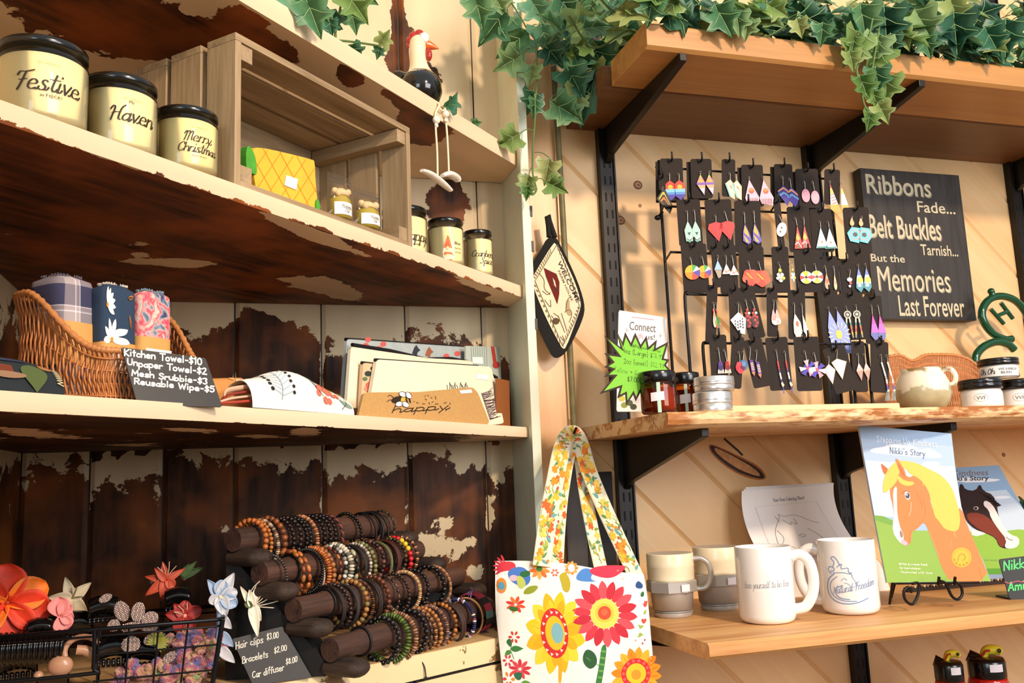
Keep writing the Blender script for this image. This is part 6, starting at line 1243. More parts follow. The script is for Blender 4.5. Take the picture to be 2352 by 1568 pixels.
dp = [(1905, 1160), (1935, 1280), (1938, 1340), (1908, 1388), (1868, 1345), (1880, 1260)]; e23 = [(dp, '#5f7fc0')]+band(dp, 1230, 1310, '#6a80c8', '#a8c4d8', '#2c8a94')+[(circ(1910, 1275, 26, 28), '#f0c22c'), (circ(1900, 1325, 18, 12), '#f3f0e8')]
card(2, 1922, 1000, 180, 400, -3, 'earring card with blue, yellow and teal teardrops, right end of the third row', [(e23, (1900, 1130)), (sh(e23, 70, 0), (1965, 1130))])
CP = C2
card(3, 612, 135, 96, 540, -6, 'narrow earring card with green and red parrot drops, left end of the fourth row', [([(drop(606, 345, 34, 180), '#d8c8b0')]+beads(600, 360, 606, 420, ['#d83a2a', '#e87a4a'])+beads(606, 430, 625, 530, ['#e9b0a0', '#8aa84a', '#d84a5a']), (598, 295)), ([(drop(632, 345, 30, 180), '#4a8a34')]+beads(625, 360, 640, 430, ['#d83a2a', '#e87a2a'])+beads(636, 440, 655, 500, ['#3a7a2a', '#4a9a3a', '#d87a8a']), (625, 300))])
lc = [(825, 385), (888, 450), (870, 590), (820, 575), (748, 455)]; e25 = [(lc, '#dfe0e0')]+[(circ(790+22*(k % 4), 440+26*(k//4)+8*(k % 2), 7, 9, 8), '#5a5c66') for k in range(16) if 20 < k*8]
card(3, 805, 160, 100, 510, -2, 'black earring card with a large silver lace diamond in the fourth row', [(e25, (822, 300))])
rb = lambda x: [(drop(x, 340, 80, 190), '#3a1416')]+[(circ(x+dx, 345+dy, 12, 12, 8), c) for dx, dy, c in ((0, 20, '#d8342a'), (-14, 50, '#d8342a'), (14, 50, '#e8d8d0'), (0, 75, '#d8342a'), (-20, 90, '#8a1c1c'), (20, 90, '#d8342a'), (0, 115, '#e0483a'), (-14, 140, '#3a1416'), (16, 140, '#d8342a'), (4, 168, '#c02a24'))]
card(3, 905, 150, 150, 480, 9, 'tilted earring card with dark red bead dangles in the fourth row', [(rb(905), (890, 270)), (rb(968), (948, 280))])
card(3, 1148, 158, 98, 450, -4, 'narrow earring card with pale pink blossoms in the fourth row', [([(drop(1138, 350, 50, 140), '#e8a8a4'), (circ(1150, 470, 34, 34, 10), '#f6e4dc'), (circ(1140, 450, 16, 14), '#ef9a94')], (1142, 275)), ([(drop(1170, 350, 46, 130), '#efb4ac'), (circ(1180, 470, 20, 26, 10), '#f4dcd4')], (1168, 275))])
ft = [(1330, 395), (1375, 480), (1385, 560), (1345, 650), (1310, 570), (1312, 480)]; e28 = [(ft, '#efe6d8'), (circ(1345, 490, 14, 26), '#d8704a')]+[([(1315, 520+k*22), (1382, 510+k*22), (1382, 514+k*22), (1315, 526+k*22)], '#c9beb0') for k in range(5)]
card(3, 1368, 180, 155, 450, -4, 'earring card with white feather earrings in the fourth row', [(e28, (1325, 300)), ([([(1398, 400), (1442, 570), (1420, 600), (1396, 560)], '#efe6d8')], (1392, 310))])
sn = [(1640, 370), (1720, 560), (1720, 760), (1640, 740), (1618, 520)]; sn2 = [(1712, 370), (1790, 520), (1812, 765), (1722, 760), (1700, 500)]; SNR = [([(1712+40*math.cos(a)-4*math.sin(a), 590+40*math.sin(a)), (1712+98*math.cos(a+.05), 590+110*math.sin(a+.05)), (1712+98*math.cos(a-.05), 590+110*math.sin(a-.05))], '#efe0a0') for a in [k*.42 for k in range(15)]]
e29 = [(sn, '#8a9ae0')]+[(P, c) for P, c in SNR if P[0][0] < 1712 and P[1][0] < 1722]+[(circ(1705, 590, 24, 40), '#f0d24a')]; e29b = [(sn2, '#8a9ae0')]+[(P, c) for P, c in SNR if P[0][0] >= 1700]+[(circ(1715, 590, 22, 40), '#f0d24a')]
card(3, 1645, 190, 182, 560, 2, 'earring card with one large periwinkle sunburst fringe pair, fourth row', [(e29, (1632, 340)), (e29b, (1700, 345))])
dc = lambda x: [(circ(x, 405, 34, 36, 16), '#b9b5a0'), (circ(x, 405, 24, 26, 16), '#3a3630'), (circ(x, 405, 12, 12), '#c9c5b0')]+sum([beads(x+dx, 445, x+dx*2.0, 610, ['#c9c5b0', '#2c7a70', '#d86a2c', '#b8302a', '#e0a83a', '#8a8478'], 8) for dx in (-14, 14)], [])
card(3, 1850, 205, 222, 430, 1, 'blue grey earring card with silver dream catchers in the fourth row', [(dc(1805), (1792, 330)), (dc(1888), (1882, 320))])
mg = [(2030, 405), (2072, 560), (2060, 625), (2030, 640), (1998, 590)]; e31 = [(mg, '#c02a9a')]+band(mg, 490, 570, '#d83ab0', '#b45ac0', '#5a62a8')
card(3, 2050, 230, 165, 440, -2, 'earring card with magenta glitter teardrops, right end of the fourth row', [(e31, (2022, 320)), (sh(e31, 64, 4), (2080, 325))])
pd = lambda x, c1, c2: [(tri(x, 830, 56, 105), '#cfc6c0')]+sum([beads(x+dx*.4, 835, x+dx, 930, [c1, c2, '#d9d0c4'], 7) for dx in (-22, -8, 8, 22)], [])
card(4, 658, 582, 155, 430, -1, 'earring card with purple and red bead fringe, left end of the bottom row', [(pd(660, '#5a3a8a', '#3a2a6a'), (645, 705)), (pd(722, '#b8242a', '#8a1c24'), (698, 720))])
card(4, 845, 600, 110, 470, -8, 'black earring card with red and blue crocheted flowers, half hidden in the bottom row', [([(circ(838, 880, 42, 50, 12), '#c02434'), (circ(828, 850, 22, 22, 10), '#d8384a'), (circ(835, 915, 22, 22, 10), '#d8384a')], (830, 740)), ([(circ(870, 860, 36, 50, 12), '#3a6a98'), (circ(872, 850, 18, 24, 10), '#5a8ab8')], (868, 735))])
fc = lambda x, y: [([(x-16, y), (x+12, y), (x+26, y+120), (x+14, y+148), (x-6, y+120)], '#5a2a8a')]+[([(x-12+k*2, y+28+k*15), (x+14+k*2, y+26+k*15), (x+15+k*2, y+34+k*15), (x-11+k*2, y+36+k*15)], '#f0c8b4') for k in range(5)]+[([(x-6, y+110), (x+22, y+106), (x+14, y+148)], '#e8862a')]
card(4, 968, 622, 172, 440, 9, 'tilted earring card with purple and orange rocket drops in the bottom row', [(fc(944, 810), (935, 695)), (sh(fc(994, 830), 6), (990, 725))])
ar = lambda x: beads(x, 830, x+8, 920, ['#d83a34', '#b82a2a', '#5a3a7a'], 8)+beads(x+10, 935, x+20, 1010, ['#f0ece4', '#f0ece4', '#3a2a7a'], 8)+[([(x+12, 1020), (x+26, 1012), (x+40, 1040), (x+26, 1060), (x+16, 1044)], '#cfc8b0'), ([(x+24, 1060), (x+32, 1060), (x+32, 1118), (x+24, 1118)], '#4a3a9a')]
card(4, 1186, 605, 200, 480, 1, 'earring card with slim red, white and purple arrow drops in the bottom row', [(ar(1178), (1165, 720)), (ar(1252), (1240, 735))])
fl = lambda x, y: [(circ(x, y, 40, 40, 12), '#3a2aa0')]+[([(x, y), (x+72*math.cos(a-.32), y+72*math.sin(a-.32)), (x+78*math.cos(a+.32), y+78*math.sin(a+.32))], c) for a, c in ((-1.7, '#e8b0b0'), (-.7, '#4a3ab0'), (.2, '#efe0e0'), (1.1, '#e09aa0'), (2.2, '#4a3ab0'), (3.0, '#f0d8d8'))]+[(circ(x, y, 14, 14), '#c8505a')]
card(4, 1455, 600, 228, 490, -1, 'earring card with purple and white striped star flowers in the bottom row', [(fl(1440, 885), (1420, 730)), (fl(1525, 905), (1502, 750))])
wt = [(1640, 845), (1695, 900), (1660, 1030), (1590, 900)]; wt2 = [(1718, 800), (1802, 830), (1750, 990), (1665, 835)]; e37 = lambda P, cx, cy: [(P, '#d8c48a'), ([((x-cx)*.93+cx, (y-cy)*.93+cy) for x, y in P], '#b9c0e0'), ([((x-cx)*.45+cx, (y-cy)*.45+cy) for x, y in P], '#efe6ea')]
card(4, 1700, 690, 205, 420, 12, 'tilted earring card with pearly lilac fan triangles in the bottom row', [(e37(wt, 1645, 900), (1640, 780)), (e37(wt2, 1735, 860), (1718, 720))])
pk_ = lambda x: [([(x, 838), (x+34, 900), (x+12, 1000), (x-26, 910)], '#e8b4a8'), ([(x-22, 915), (x+30, 905), (x+12, 1000)], '#b08a74'), (tri(x, 840, 24, 40), '#f4e4dc')]
card(4, 1918, 640, 122, 460, -1, 'narrow earring card with faceted pink drops in the bottom row', [(pk_(1904), (1898, 755)), (pk_(1968), (1955, 760))])
ws = lambda x: beads(x, 840, x+26, 990, ['#e4dfd4', '#c9c2b8', '#efeae0', '#a8a098'], 8)+beads(x+26, 1000, x+30, 1090, ['#e4b8b0', '#b8303a', '#3a3a9a', '#e4dfd4'], 10)+[([(x+22+k*7-10, 1095), (x+25+k*7-10, 1095), (x+18+k*12-20, 1180), (x+12+k*12-20, 1180)], '#6a9a98') for k in range(4)]
card(4, 2115, 645, 162, 460, -5, 'earring card with white bead and teal tassel drops, right end of the bottom row', [(ws(2112), (2105, 765)), (ws(2166), (2155, 770))])
# ---- ribbons sign
C3 = lambda x, y: (1900+x/2.529, 340+y/2.529)
YS = -.026; tl, tr, br_, blx = [at(*C3(*q_), 1, YS) for q_ in ((190, 112), (765, 160), (828, 1005), (318, 988))]
SGN = wood('#1a1714', '#3b3632', (0, 0, 1), 60, 14, .6, .2, c3='#2d2825', name='sign_black'); xa, xb, za, zb = tl.x, tr.x, (br_.z+blx.z)/2, (tl.z+tr.z)/2
m = MB(); m.box(((xa+xb)/2, YS/2-.002, (za+zb)/2), (xb-xa, -YS-.004, zb-za), SGN, bev=.0012); mp = pmap((0, YS-.0001, 0), (1, 0, 0), (0, 0, 1)); TX = M('#c9be9f', .7, var=.08, vs_=150)
for t, bl_, br2, top in (('Ribbons', (230, 258), (605, 292), (225, 145)), ('Fade...', (525, 370), (745, 388), (522, 305)), ('Belt Buckles', (247, 512), (665, 545), (240, 378)), ('Tarnish...', (545, 618), (762, 634), (540, 555)), ('But the', (255, 656), (452, 668), (252, 612)), ('Memories', (300, 824), (720, 842), (288, 682)), ('Last Forever', (421, 972), (803, 986), (413, 852))):
    a, b, c_ = [at(*C3(*q_), 1, YS) for q_ in (bl_, br2, top)]; z0 = (a.z+b.z)/2; h_ = c_.z-a.z
    put_text(m, t, TX, mp, a.x, z0, b.x, z0+h_, .0004, 0 if t[0] == 'M' else .010)
    if t in ('Ribbons', 'Memories', 'Belt Buckles'): put_text(m, t, M('#8a8474', .8), mp, a.x+.0022, z0-.002, b.x+.0022, z0+h_-.002, .0002, 0 if t[0] == 'M' else .010)
m.build('wall_sign', origin=((xa+xb)/2, 0, za), label='black wooden sign lettered Ribbons Fade Belt Buckles Tarnish Memories Last Forever', cat='sign')
# ---- green horseshoe sculpture
GR = M('#0f4a2c', .12, .2, coat=.6, var=.1); YH = -.075
hp_ = lambda x, y, o=0: at(*C3(x, y), 1, YH-o)
root = thing('horseshoe_ornament', 'glossy dark green horseshoe ornament with a letter H, right of the ribbons sign', 'ornament', hp_(860, 1420))
m = MB(); m.tube(spl([hp_(*q_) for q_ in ((1180, 1030), (1150, 950), (1090, 885), (1010, 860), (940, 880), (900, 945), (910, 1010), (960, 1075), (1030, 1110), (1072, 1108))], 8), .0075, GR, 14); m.build('upper_shoe', root)
m = MB(); m.tube(spl([hp_(*q_, .01) for q_ in ((1085, 1170), (1050, 1140), (985, 1125), (915, 1150), (868, 1200), (862, 1260), (885, 1340), (900, 1420), (905, 1500))], 8), .0078, GR, 14); m.build('lower_shoe', root)
m = MB(); m.tube([hp_(955, 832), hp_(962, 862)], .006, GR, 10); m.sphere(hp_(952, 832), .0068, GR, 12); m.build('top_knob', root)
m = MB()
for a, b in (((950, 935), (1025, 1020)), ((1008, 898), (1078, 990)), ((985, 975), (1045, 950))): m.tube([hp_(*a), hp_(*b)], .0042, GR, 10)
m.build('letter_h', root)
# ---- second wicker basket, low and wide, behind the pot
root = thing('wicker_basket', 'low orange wicker basket behind the glazed pot on the middle shelf', 'basket', Vector((at(2150, 930, 1, -.12).x, -.12, MZ))); YB = -.11
rimp = spl([at(*C3(*q_), 1, YB) for q_ in ((340, 1215), (400, 1208), (470, 1240), (560, 1205), (660, 1195), (770, 1198), (840, 1230), (890, 1310), (905, 1400), (905, 1480))], 10)
rimp = [Vector((p.x, YB-.012*math.sin(i/len(rimp)*9), max(p.z, MZ+.004))) for i, p in enumerate(rimp)]
m = MB(); m.tube(rimp, .0032, WK2, 8, radii=[.003+.0006*math.sin(i*2.1) for i in range(len(rimp))]); m.build('rim', root)
m = MB()
for i in range(0, len(rimp)-8, 1):
    for f_ in (0, .5):
        p = rimp[i].lerp(rimp[i+1], f_); k = i*2+(f_ > 0); zz = MZ+.002
        m.tube([Vector((p.x-.004*math.sin(v*3)-.006*(1-v), p.y+.001*math.sin(v*math.pi*7+(k % 2)*math.pi), zz+(p.z-zz)*v)) for v in [j/10 for j in range(11)]], .0010, WK if k % 3 else WK2, 5)
m.build('woven_side', root)
# ---- glazed pot
c, R, d = roundthing(2064, 2186, -.235, MZ); H = topz(2125, 843, c-d*R*.6)-MZ; X = Matrix.Translation(c)
m_, nt, b = newmat('pot_glaze'); tc = nd(nt, 'ShaderNodeTexCoord'); sx_ = nd(nt, 'ShaderNodeSeparateXYZ'); nt.links.new(tc.outputs['Object'], sx_.inputs[0])
nz = nd(nt, 'ShaderNodeTexNoise', i_Scale=38.0, i_Detail=2.0); nt.links.new(tc.outputs['Object'], nz.inputs['Vector']); ma = nd(nt, 'ShaderNodeMath', operation='MULTIPLY_ADD'); nt.links.new(nz.outputs['Fac'], ma.inputs[0]); ma.inputs[1].default_value = .06; nt.links.new(sx_.outputs[2], ma.inputs[2])
cr = nd(nt, 'ShaderNodeValToRGB'); mr = nd(nt, 'ShaderNodeMapRange'); nt.links.new(ma.outputs[0], mr.inputs[0]); mr.inputs[1].default_value = .03; mr.inputs[2].default_value = .03+H; nt.links.new(mr.outputs[0], cr.inputs[0]); cr.color_ramp.interpolation = 'LINEAR'
e = cr.color_ramp.elements; e[0].position = .05; e[0].color = rgb('#9c8f6a'); e[1].position = .98; e[1].color = rgb('#9a7a4a')
for p_, c_ in ((.40, '#b5aa86'), (.50, '#b9ae8c'), (.53, '#ece0c6'), (.90, '#f0e6cf')): k = e.new(p_); k.color = rgb(c_)
nt.links.new(cr.outputs[0], b.inputs['Base Color']); b.inputs['Roughness'].default_value = .2; b.inputs['Coat Weight'].default_value = .4; GLZ = m_
root = thing('ceramic_pot', 'round glazed pot with cream drips and a side handle on the middle shelf', 'pot', c)
m = MB(); m.lathe([(0, .001), (R*.62, .001), (R*.70, .003), (R*.9, H*.2), (R, H*.42), (R*.97, H*.62), (R*.84, H*.82), (R*.74, H*.92), (R*.76, H), (R*.72, H*1.0), (R*.69, H*.92), (R*.8, H*.7), (R*.9, H*.4), (R*.5, H*.08), (0, H*.06)], GLZ, 48, X); m.build('pot_body', root)
ex = Vector((d.y*-1, d.x, 0))*-1; 
m = MB(); m.tube(spl([c+ex*R*.72+ZV*H*.93, c+ex*R*1.0+ZV*H*.95, c+ex*R*1.16+ZV*H*.80, c+ex*R*1.10+ZV*H*.62, c+ex*R*.93+ZV*H*.58], 6), .0042, GLZ, 10); m.build('handle', root)
# ---- white cream jars with black lids
LBL = M('#f4f0ea', .5); 
def creamjar(pl, pr, pt, y, z, label, words):
    c, R, d = roundthing(pl, pr, y, z); H = topz((pl+pr)/2, pt, c-d*R)-z; X = Matrix.Translation(c); root = thing('cream_jar', label, 'jar', c, 'white cream jars with black lids')
    m = MB(); m.lathe([(0, .0006), (R*.86, .001), (R*.93, .004), (R*.96, H*.1), (R*.96, H*.55), (R*.90, H*.64), (R*.88, H*.7)], M('#e9e4dc', .12, coat=.5), 40, X); m.build('jar_body', root)
    m = MB(); m.lathe([(R*.96, H*.66), (R*1.0, H*.68), (R*1.0, H*.82), (R*.985, H*.84), (R*1.0, H*.86), (R*1.0, H*.97), (R*.97, H), (0, H)], BLACK, 40, X); m.build('lid', root)
    cm = cylmap(c, R*.96, math.atan2(-d.y, -d.x)); m = MB(); m.grid(lambda u, v: cm((u-.5)*R*2.2, H*(.12+.42*v), .0004), 16, 1, LBL); words(m, cm, R, H); m.build('label', root)
    return c, H
def wl1(m, cm, R, H): put_text(m, 'VVF', M('#6a655e'), cm, -R*.2, H*.30, R*.2, H*.42, .0008); m.stroke([circ(0, H*.37, R*.30, H*.13, 20)+[(R*.30, H*.37)]], H*.008, M('#8a857e'), cm, .0008); m.stroke([[(-R*.5, H*.18), (R*.5, H*.18)]], H*.012, M('#a8a39c'), cm, .0008)
c, H = creamjar(2211, 2304, 868, -.255, MZ, 'white cream jar with round emblem label, front left of the three', wl1)
creamjar(2301, 2392, 868, -.25, MZ, 'white cream jar at the right frame edge, front right of the three', wl1)
def wl2(m, cm, R, H):
    put_text(m, 'VVF VANILLA', INK, cm, R*.0, H*.38, R*.95, H*.50, .0008); put_text(m, 'BEAN', INK, cm, R*.1, H*.22, R*.6, H*.34, .0008); L, e_ = hand('Oh Oh', H*.26, 0, 0, .9, .3); m.stroke([[(x-R*1.0, y+H*.24) for x, y in l] for l in L], H*.028, INK, cm, .0008)
creamjar(2253, 2340, 820, -.25, MZ+H+.0006, 'white cream jar lettered Vanilla Bean stacked on top of the front two', wl2)
# ================================================================== RIGHT SIDE: lowest shelf, tote, pot holder
# ---- pot holder on the upright board
C4 = lambda x, y: (1180+x/3.919, 460+y/3.919)
n = Vector((-.38, -1, .0)).normalized(); p0 = at(*C4(350, 800), 1, -.060); mp = pxmap(n, p0)
PB_ = M('#191614', .9, bump=.5, bs=700); PCR = M('#ecd9b6', .9, var=.05)
root = thing('pot_holder', 'diamond hung black bordered pot holder lettered Welcome farm house', 'pot holder', p0)
out = [(372, 318), (440, 440), (500, 560), (575, 730), (622, 870), (640, 965), (628, 1040), (580, 1160), (500, 1320), (440, 1390), (385, 1415), (345, 1400), (300, 1320), (210, 1130), (120, 900), (80, 800), (70, 735), (90, 670), (170, 560), (240, 450), (300, 340)]
inn = [(378, 372), (470, 560), (560, 760), (600, 900), (604, 965), (560, 1090), (470, 1330), (440, 1340), (400, 1270), (300, 1080), (205, 860), (168, 740), (172, 690), (250, 560), (330, 430)]
c4 = lambda P: [C4(*q_) for q_ in P]
m = MB(); m.poly(c4(smooth2(out, 1, True)), PB_, mp, -.010, .012); m.build('border', root)
m = MB(); m.poly(c4(smooth2(inn, 1, True)), PCR, mp, .0022, .001)
BRN = M('#6e5335', .9); BNR = M('#6b1c14', .9)
for a, b in (((335, 432), (168, 700)), ((172, 745), (425, 1320)), ((440, 1335), (600, 960)), ((390, 385), (600, 900))):
    nn = 12
    for k in range(nn):
        t = (k+.25)/nn; t2 = (k+.7)/nn; A = Vector(a).lerp(Vector(b), t); B = Vector(a).lerp(Vector(b), t2); cen = Vector((400, 860)); iw = .10
        m.poly(c4([A, B, B.lerp(cen, iw), A.lerp(cen, iw)]), M('#8a7050', .9), mp, .0034)
m.stroke([c4([(388, 405), (210, 700), (192, 730), (440, 1312), (480, 1240), (560, 1070), (590, 960), (570, 850), (470, 600), (388, 405)])], 1.2, M('#3a2a1a'), mp, .0038)
m.poly(c4([(270, 610), (330, 640), (385, 665), (412, 740), (410, 850), (392, 940), (372, 890), (330, 790), (290, 690)]), BNR, mp, .0036)
m.poly(c4([(350, 700), (372, 730), (384, 790), (366, 770)]), M('#d9c6a4'), mp, .0039); m.poly(c4([(366, 780), (386, 800), (390, 825), (374, 812)]), M('#2a1a14'), mp, .0039)
for P in ([(230, 660), (280, 720), (270, 800), (330, 850)], [(260, 820), (310, 860), (330, 830)], [(280, 900), (340, 980), (330, 900)], [(340, 1040), (400, 1120), (420, 1060), (360, 1020)], [(400, 1040), (460, 1190)], [(430, 1020), (480, 1180)], [(460, 1010), (500, 980), (530, 1020), (500, 1100)], [(470, 1000), (480, 900), (510, 870)], [(420, 1230), (460, 1280), (440, 1220)]): m.stroke([c4(smooth2(P, 2))], 1.4, BRN, mp, .0038)
m.poly(c4(smooth2([(470, 900), (505, 890), (500, 960), (530, 1020), (500, 1050), (465, 1000)], 2, True)), M('#b59c76', .9), mp, .0037); m.poly(c4(circ(380, 1090, 32, 30)), M('#5a4630', .9), mp, .0037)
for t, a, b, h_, c_ in (('WELCOME', (392, 560), (568, 925), 40, INK), ('FARM HOUSE', (398, 640), (520, 910), 20, M('#6e5a40'))):
    A, B = Vector(a), Vector(b); e1 = (B-A)/(B-A).length; e2 = Vector((.80, -.35)); Lh = (B-A).length
    put_text(m, t, c_, lambda u, v, hh=0: mp(*C4(*(A+e1*u+e2*v)), hh), 0, 0, Lh, h_, .0040, .01)
m.build('printed_panel', root)
m = MB(); m.tube([mp(*C4(*q_), .001) for q_ in ((372, 335), (345, 260), (322, 190), (312, 140), (300, 150), (312, 230), (318, 330))], .0055, PB_, 8, flat=.8); m.build('hanging_loop', root)
# ---- dark board behind the tote straps
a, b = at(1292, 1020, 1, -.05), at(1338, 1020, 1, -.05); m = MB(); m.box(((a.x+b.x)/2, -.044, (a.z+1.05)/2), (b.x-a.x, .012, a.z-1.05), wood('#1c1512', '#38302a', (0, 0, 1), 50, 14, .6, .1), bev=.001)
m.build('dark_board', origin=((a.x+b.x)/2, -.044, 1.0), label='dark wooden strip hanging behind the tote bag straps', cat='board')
a, b = at(1338, 1100, 1, -.03), at(1402, 1100, 1, -.03); m = MB(); m.box(((a.x+b.x)/2, -.034, 1.28), (b.x-a.x, .010, .36), M('#0d0b0a', .7), bev=.002); m.build('black_panel', origin=((a.x+b.x)/2, -.034, 1.1), label='black panel between tote bag and steel upright', cat='panel')  # thin black slab set back behind the tote
# ---- tote bag
C7 = lambda x, y: (1120+x/2.58, 960+y/2.58)
n = Vector((-.16, -1, .04)).normalized(); p0 = at(1320, 1420, 1, -.262); TW = M('#f6eee0', .9, bump=.15, bs=500, var=.03)
quadT = [(1138, 1288), (1476, 1318), (1512, 1760), (1166, 1740)]
def tq(u, v):
    a, b, c_, d_ = quadT; sag = -.0; x0 = a[0]+(d_[0]-a[0])*v-8*math.sin(v*5)*(1-v); x1 = b[0]+(c_[0]-b[0])*v+8*math.sin(v*4.5)
    return x0+(x1-x0)*u, (a[1]+(b[1]-a[1])*u-9*math.sin(math.pi*min(1, u*1.3)))*(1-v)+(d_[1]+(c_[1]-d_[1])*u)*v
def tbulge(px, py): u = min(1, max(0, (px-1140)/355)); v = min(1, max(0, (py-1290)/430)); return .022*math.sin(math.pi*u)**.6*math.sin(math.pi*min(1, .12+v*.88))**.7+.0015*math.sin(px*.05+py*.03)
tm = lambda px, py, h=0: onp(px, py, n, p0)+n*(tbulge(px, py)+(.00025+h*.18 if h else 0))
root = thing('tote_bag', 'white tote bag printed with sunflowers and red flowers hanging beside the cupboard', 'bag', Vector((p0.x, p0.y+.02, p0.z-.2)))
m = MB(); m.grid(lambda u, v: tm(*tq(u, v)), 110, 130, TW); m.grid(lambda u, v: onp(*tq(1-u, v), n, p0)-n*(.034*math.sin(math.pi*u)**.5*min(1, v*3)+.001), 24, 24, TW)
TC = {}
def tp(P, c, h): m.poly([C7(*q_) for q_ in (smooth2(P, 2, True) if len(P) in (4, 5, 6) else P)], M(c, .9), tm, h+.0006, 0, 7)
def blossom(cx, cy, rx, ry, n_, cols, w_, h, a0=0, r0=.3, ln=None):
    for k in range(n_):
        a = a0+2*math.pi*k/n_; P = petal(0, 0, 0, 1-r0, w_*.8, r0, 1.5); tp([(cx+rx*(x*math.cos(a)-y*math.sin(a)), cy+ry*(x*math.sin(a)+y*math.cos(a))) for x, y in P], cols[k % len(cols)], h+.00004*(k % 3))
        if ln: m.stroke([[C7(cx+rx*r*math.cos(a), cy+ry*r*math.sin(a)) for r in (.45, .88)]], .9, M(ln, .9), tm, h+.0002)
blossom(388, 1262, 175, 245, 12, ['#f2c11f', '#f4cf3a', '#edb01c'], .24, .0003, .2, .25, '#e2991a'); blossom(388, 1262, 140, 200, 11, ['#f0a81c', '#f4c62c'], .2, .0006, .45, .3)
tp(circ(380, 1263, 78, 146, 26, -.10), '#cc2f2a', .0010); tp(circ(384, 1262, 55, 100, 24, -.1), '#efb829', .0012); tp(circ(396, 1262, 34, 60, 20, -.1), '#7fb0b4', .0014)
for k in range(14): a = k*.45; tp([(380+66*math.cos(a)+dx, 1263+124*math.sin(a)+dy) for dx, dy in ((-9, -9), (9, 0), (-4, 12))], '#f3dcc6', .0013)
tp([(405, 1400), (425, 1400), (424, 1560), (404, 1560)], '#e8a81f', .0008)
blossom(678, 1152, 198, 195, 18, ['#cf3a46', '#dc5058', '#c22c3a'], .17, .0004, .1, .35, '#eaa0a0')
tp(circ(675, 1150, 86, 88, 28), '#e6cf5c', .0010); 
for k in range(16): a = k*.3927; m.stroke([[C7(675+r*math.cos(a), 1150+r*math.sin(a)) for r in (60, 80)]], 3.2, M('#3f6b2c', .9), tm, .0012)
tp(circ(675, 1146, 56, 56, 24), '#e2be42', .0013); tp(circ(675, 1146, 40, 40, 22), '#dc4f34', .0015); tp(circ(675, 1142, 20, 20, 16), '#e8683f', .0017)
tp([(655, 1330), (688, 1330), (672, 1450), (650, 1600), (612, 1600), (640, 1450)], '#3a7a3c', .0006)
for k in range(6): tp([(652-k*5, 1360+k*38), (684-k*5, 1366+k*38), (680-k*5, 1378+k*38), (650-k*5, 1372+k*38)], '#6aa04a', .0008)
tp(smooth2([(545, 1390), (570, 1350), (620, 1380), (632, 1440), (590, 1478), (548, 1440)], 2, True), '#2f5a34', .0006); m.stroke([[C7(560, 1400), C7(600, 1430), C7(640, 1450)]], 1.4, M('#6a9a5a', .9), tm, .0009)
blossom(872, 1512, 160, 165, 16, ['#ef9a24', '#f0b032', '#e8861c'], .2, .0004, .1, .3, '#d9701c'); tp(circ(868, 1505, 92, 90, 26), '#cf3030', .0010); tp(circ(868, 1505, 62, 60, 24), '#efc22e', .0012); tp(circ(868, 1512, 30, 30, 18), '#e8952c', .0014)
for k in range(14): a = k*.449; tp(circ(868+78*math.cos(a), 1505+75*math.sin(a), 10, 10, 8), '#e2605c', .0013)
# border at the top and scattered small sprigs
for k in range(6): a = 2.0+k*.35; tp([(110+85*t*math.cos(a+w_), 850-85*t*math.sin(a+w_)+30) for t, w_ in ((.1, 0), (.7, .14), (1, 0), (.7, -.14))], '#cf3440', .0005)
for P, c_, h in (([(60, 850), (160, 846), (165, 905), (110, 900), (52, 920)], '#d23a46', .0004), ([(110, 900), (190, 872), (240, 905), (250, 965), (205, 1000), (130, 965)], '#4a78c0', .0005), ([(180, 912), (240, 896), (250, 930), (196, 945)], '#2f6a3c', .0008), ([(160, 930), (205, 935), (225, 990), (180, 1015)], '#bcc75c', .0009), (circ(150, 945, 24, 18), '#eeb5c4', .0009), ([(195, 1040), (230, 990), (300, 985), (260, 1035)], '#8f9a2c', .0006), ([(410, 925), (450, 905), (482, 960), (470, 1030), (435, 1020), (425, 970)], '#b8a52c', .0006), ([(510, 930), (560, 880), (620, 900), (590, 950), (640, 965), (520, 962)], '#4f86c8', .0005), ([(575, 905), (640, 870), (815, 868), (800, 900), (730, 945), (650, 940)], '#cf3a50', .0006), ([(860, 1000), (880, 955), (915, 985), (905, 1010)], '#2c4f80', .0006), ([(895, 1035), (915, 1018), (920, 1050), (898, 1058)], '#2f6a3c', .0006), ([(465, 905), (440, 910), (450, 940)], '#b8a52c', .0006)): tp(P, c_, h)
for k in range(5): m.stroke([[C7(620+k*40, 890+4*k), C7(632+k*36, 930)]], 1.1, M('#f0b4b8', .9), tm, .0009)
blossom(300, 895, 62, 58, 9, ['#ea8a3c', '#e06a2c', '#f0a850'], .24, .0006, .2, .1); tp(circ(298, 890, 18, 16), '#3a7a34', .0009); blossom(388, 912, 24, 24, 6, ['#e2603c'], .3, .0006)
blossom(487, 885, 42, 42, 9, ['#ea8a3c', '#f0a850'], .28, .0006); tp(circ(487, 885, 20, 24), '#d8e0dc', .0009); tp(circ(80, 990, 30, 46), '#e98a3a', .0005); tp(circ(80, 993, 20, 24), '#5a9ab0', .0008)
blossom(160, 1100, 58, 52, 8, ['#e2542c', '#d83a2c', '#ef7a34'], .22, .0005, .3, .1); tp([(120, 1110), (175, 1115), (170, 1140), (128, 1138)], '#3a6a2c', .0008)
blossom(150, 1290, 34, 40, 6, ['#d83a34'], .25, .0005); tp(petal(130, 1360, -.05, 75, 20), '#3a7a3c', .0006); tp(petal(130, 1370, 2.4, 45, 16), '#4a8a3c', .0006); tp(petal(120, 1300, 1.4, 50, 18), '#2f6a3c', .0006); m.stroke([[C7(140, 1300), C7(130, 1370), C7(150, 1420)]], 1.4, M('#3a7a3c'), tm, .0005)
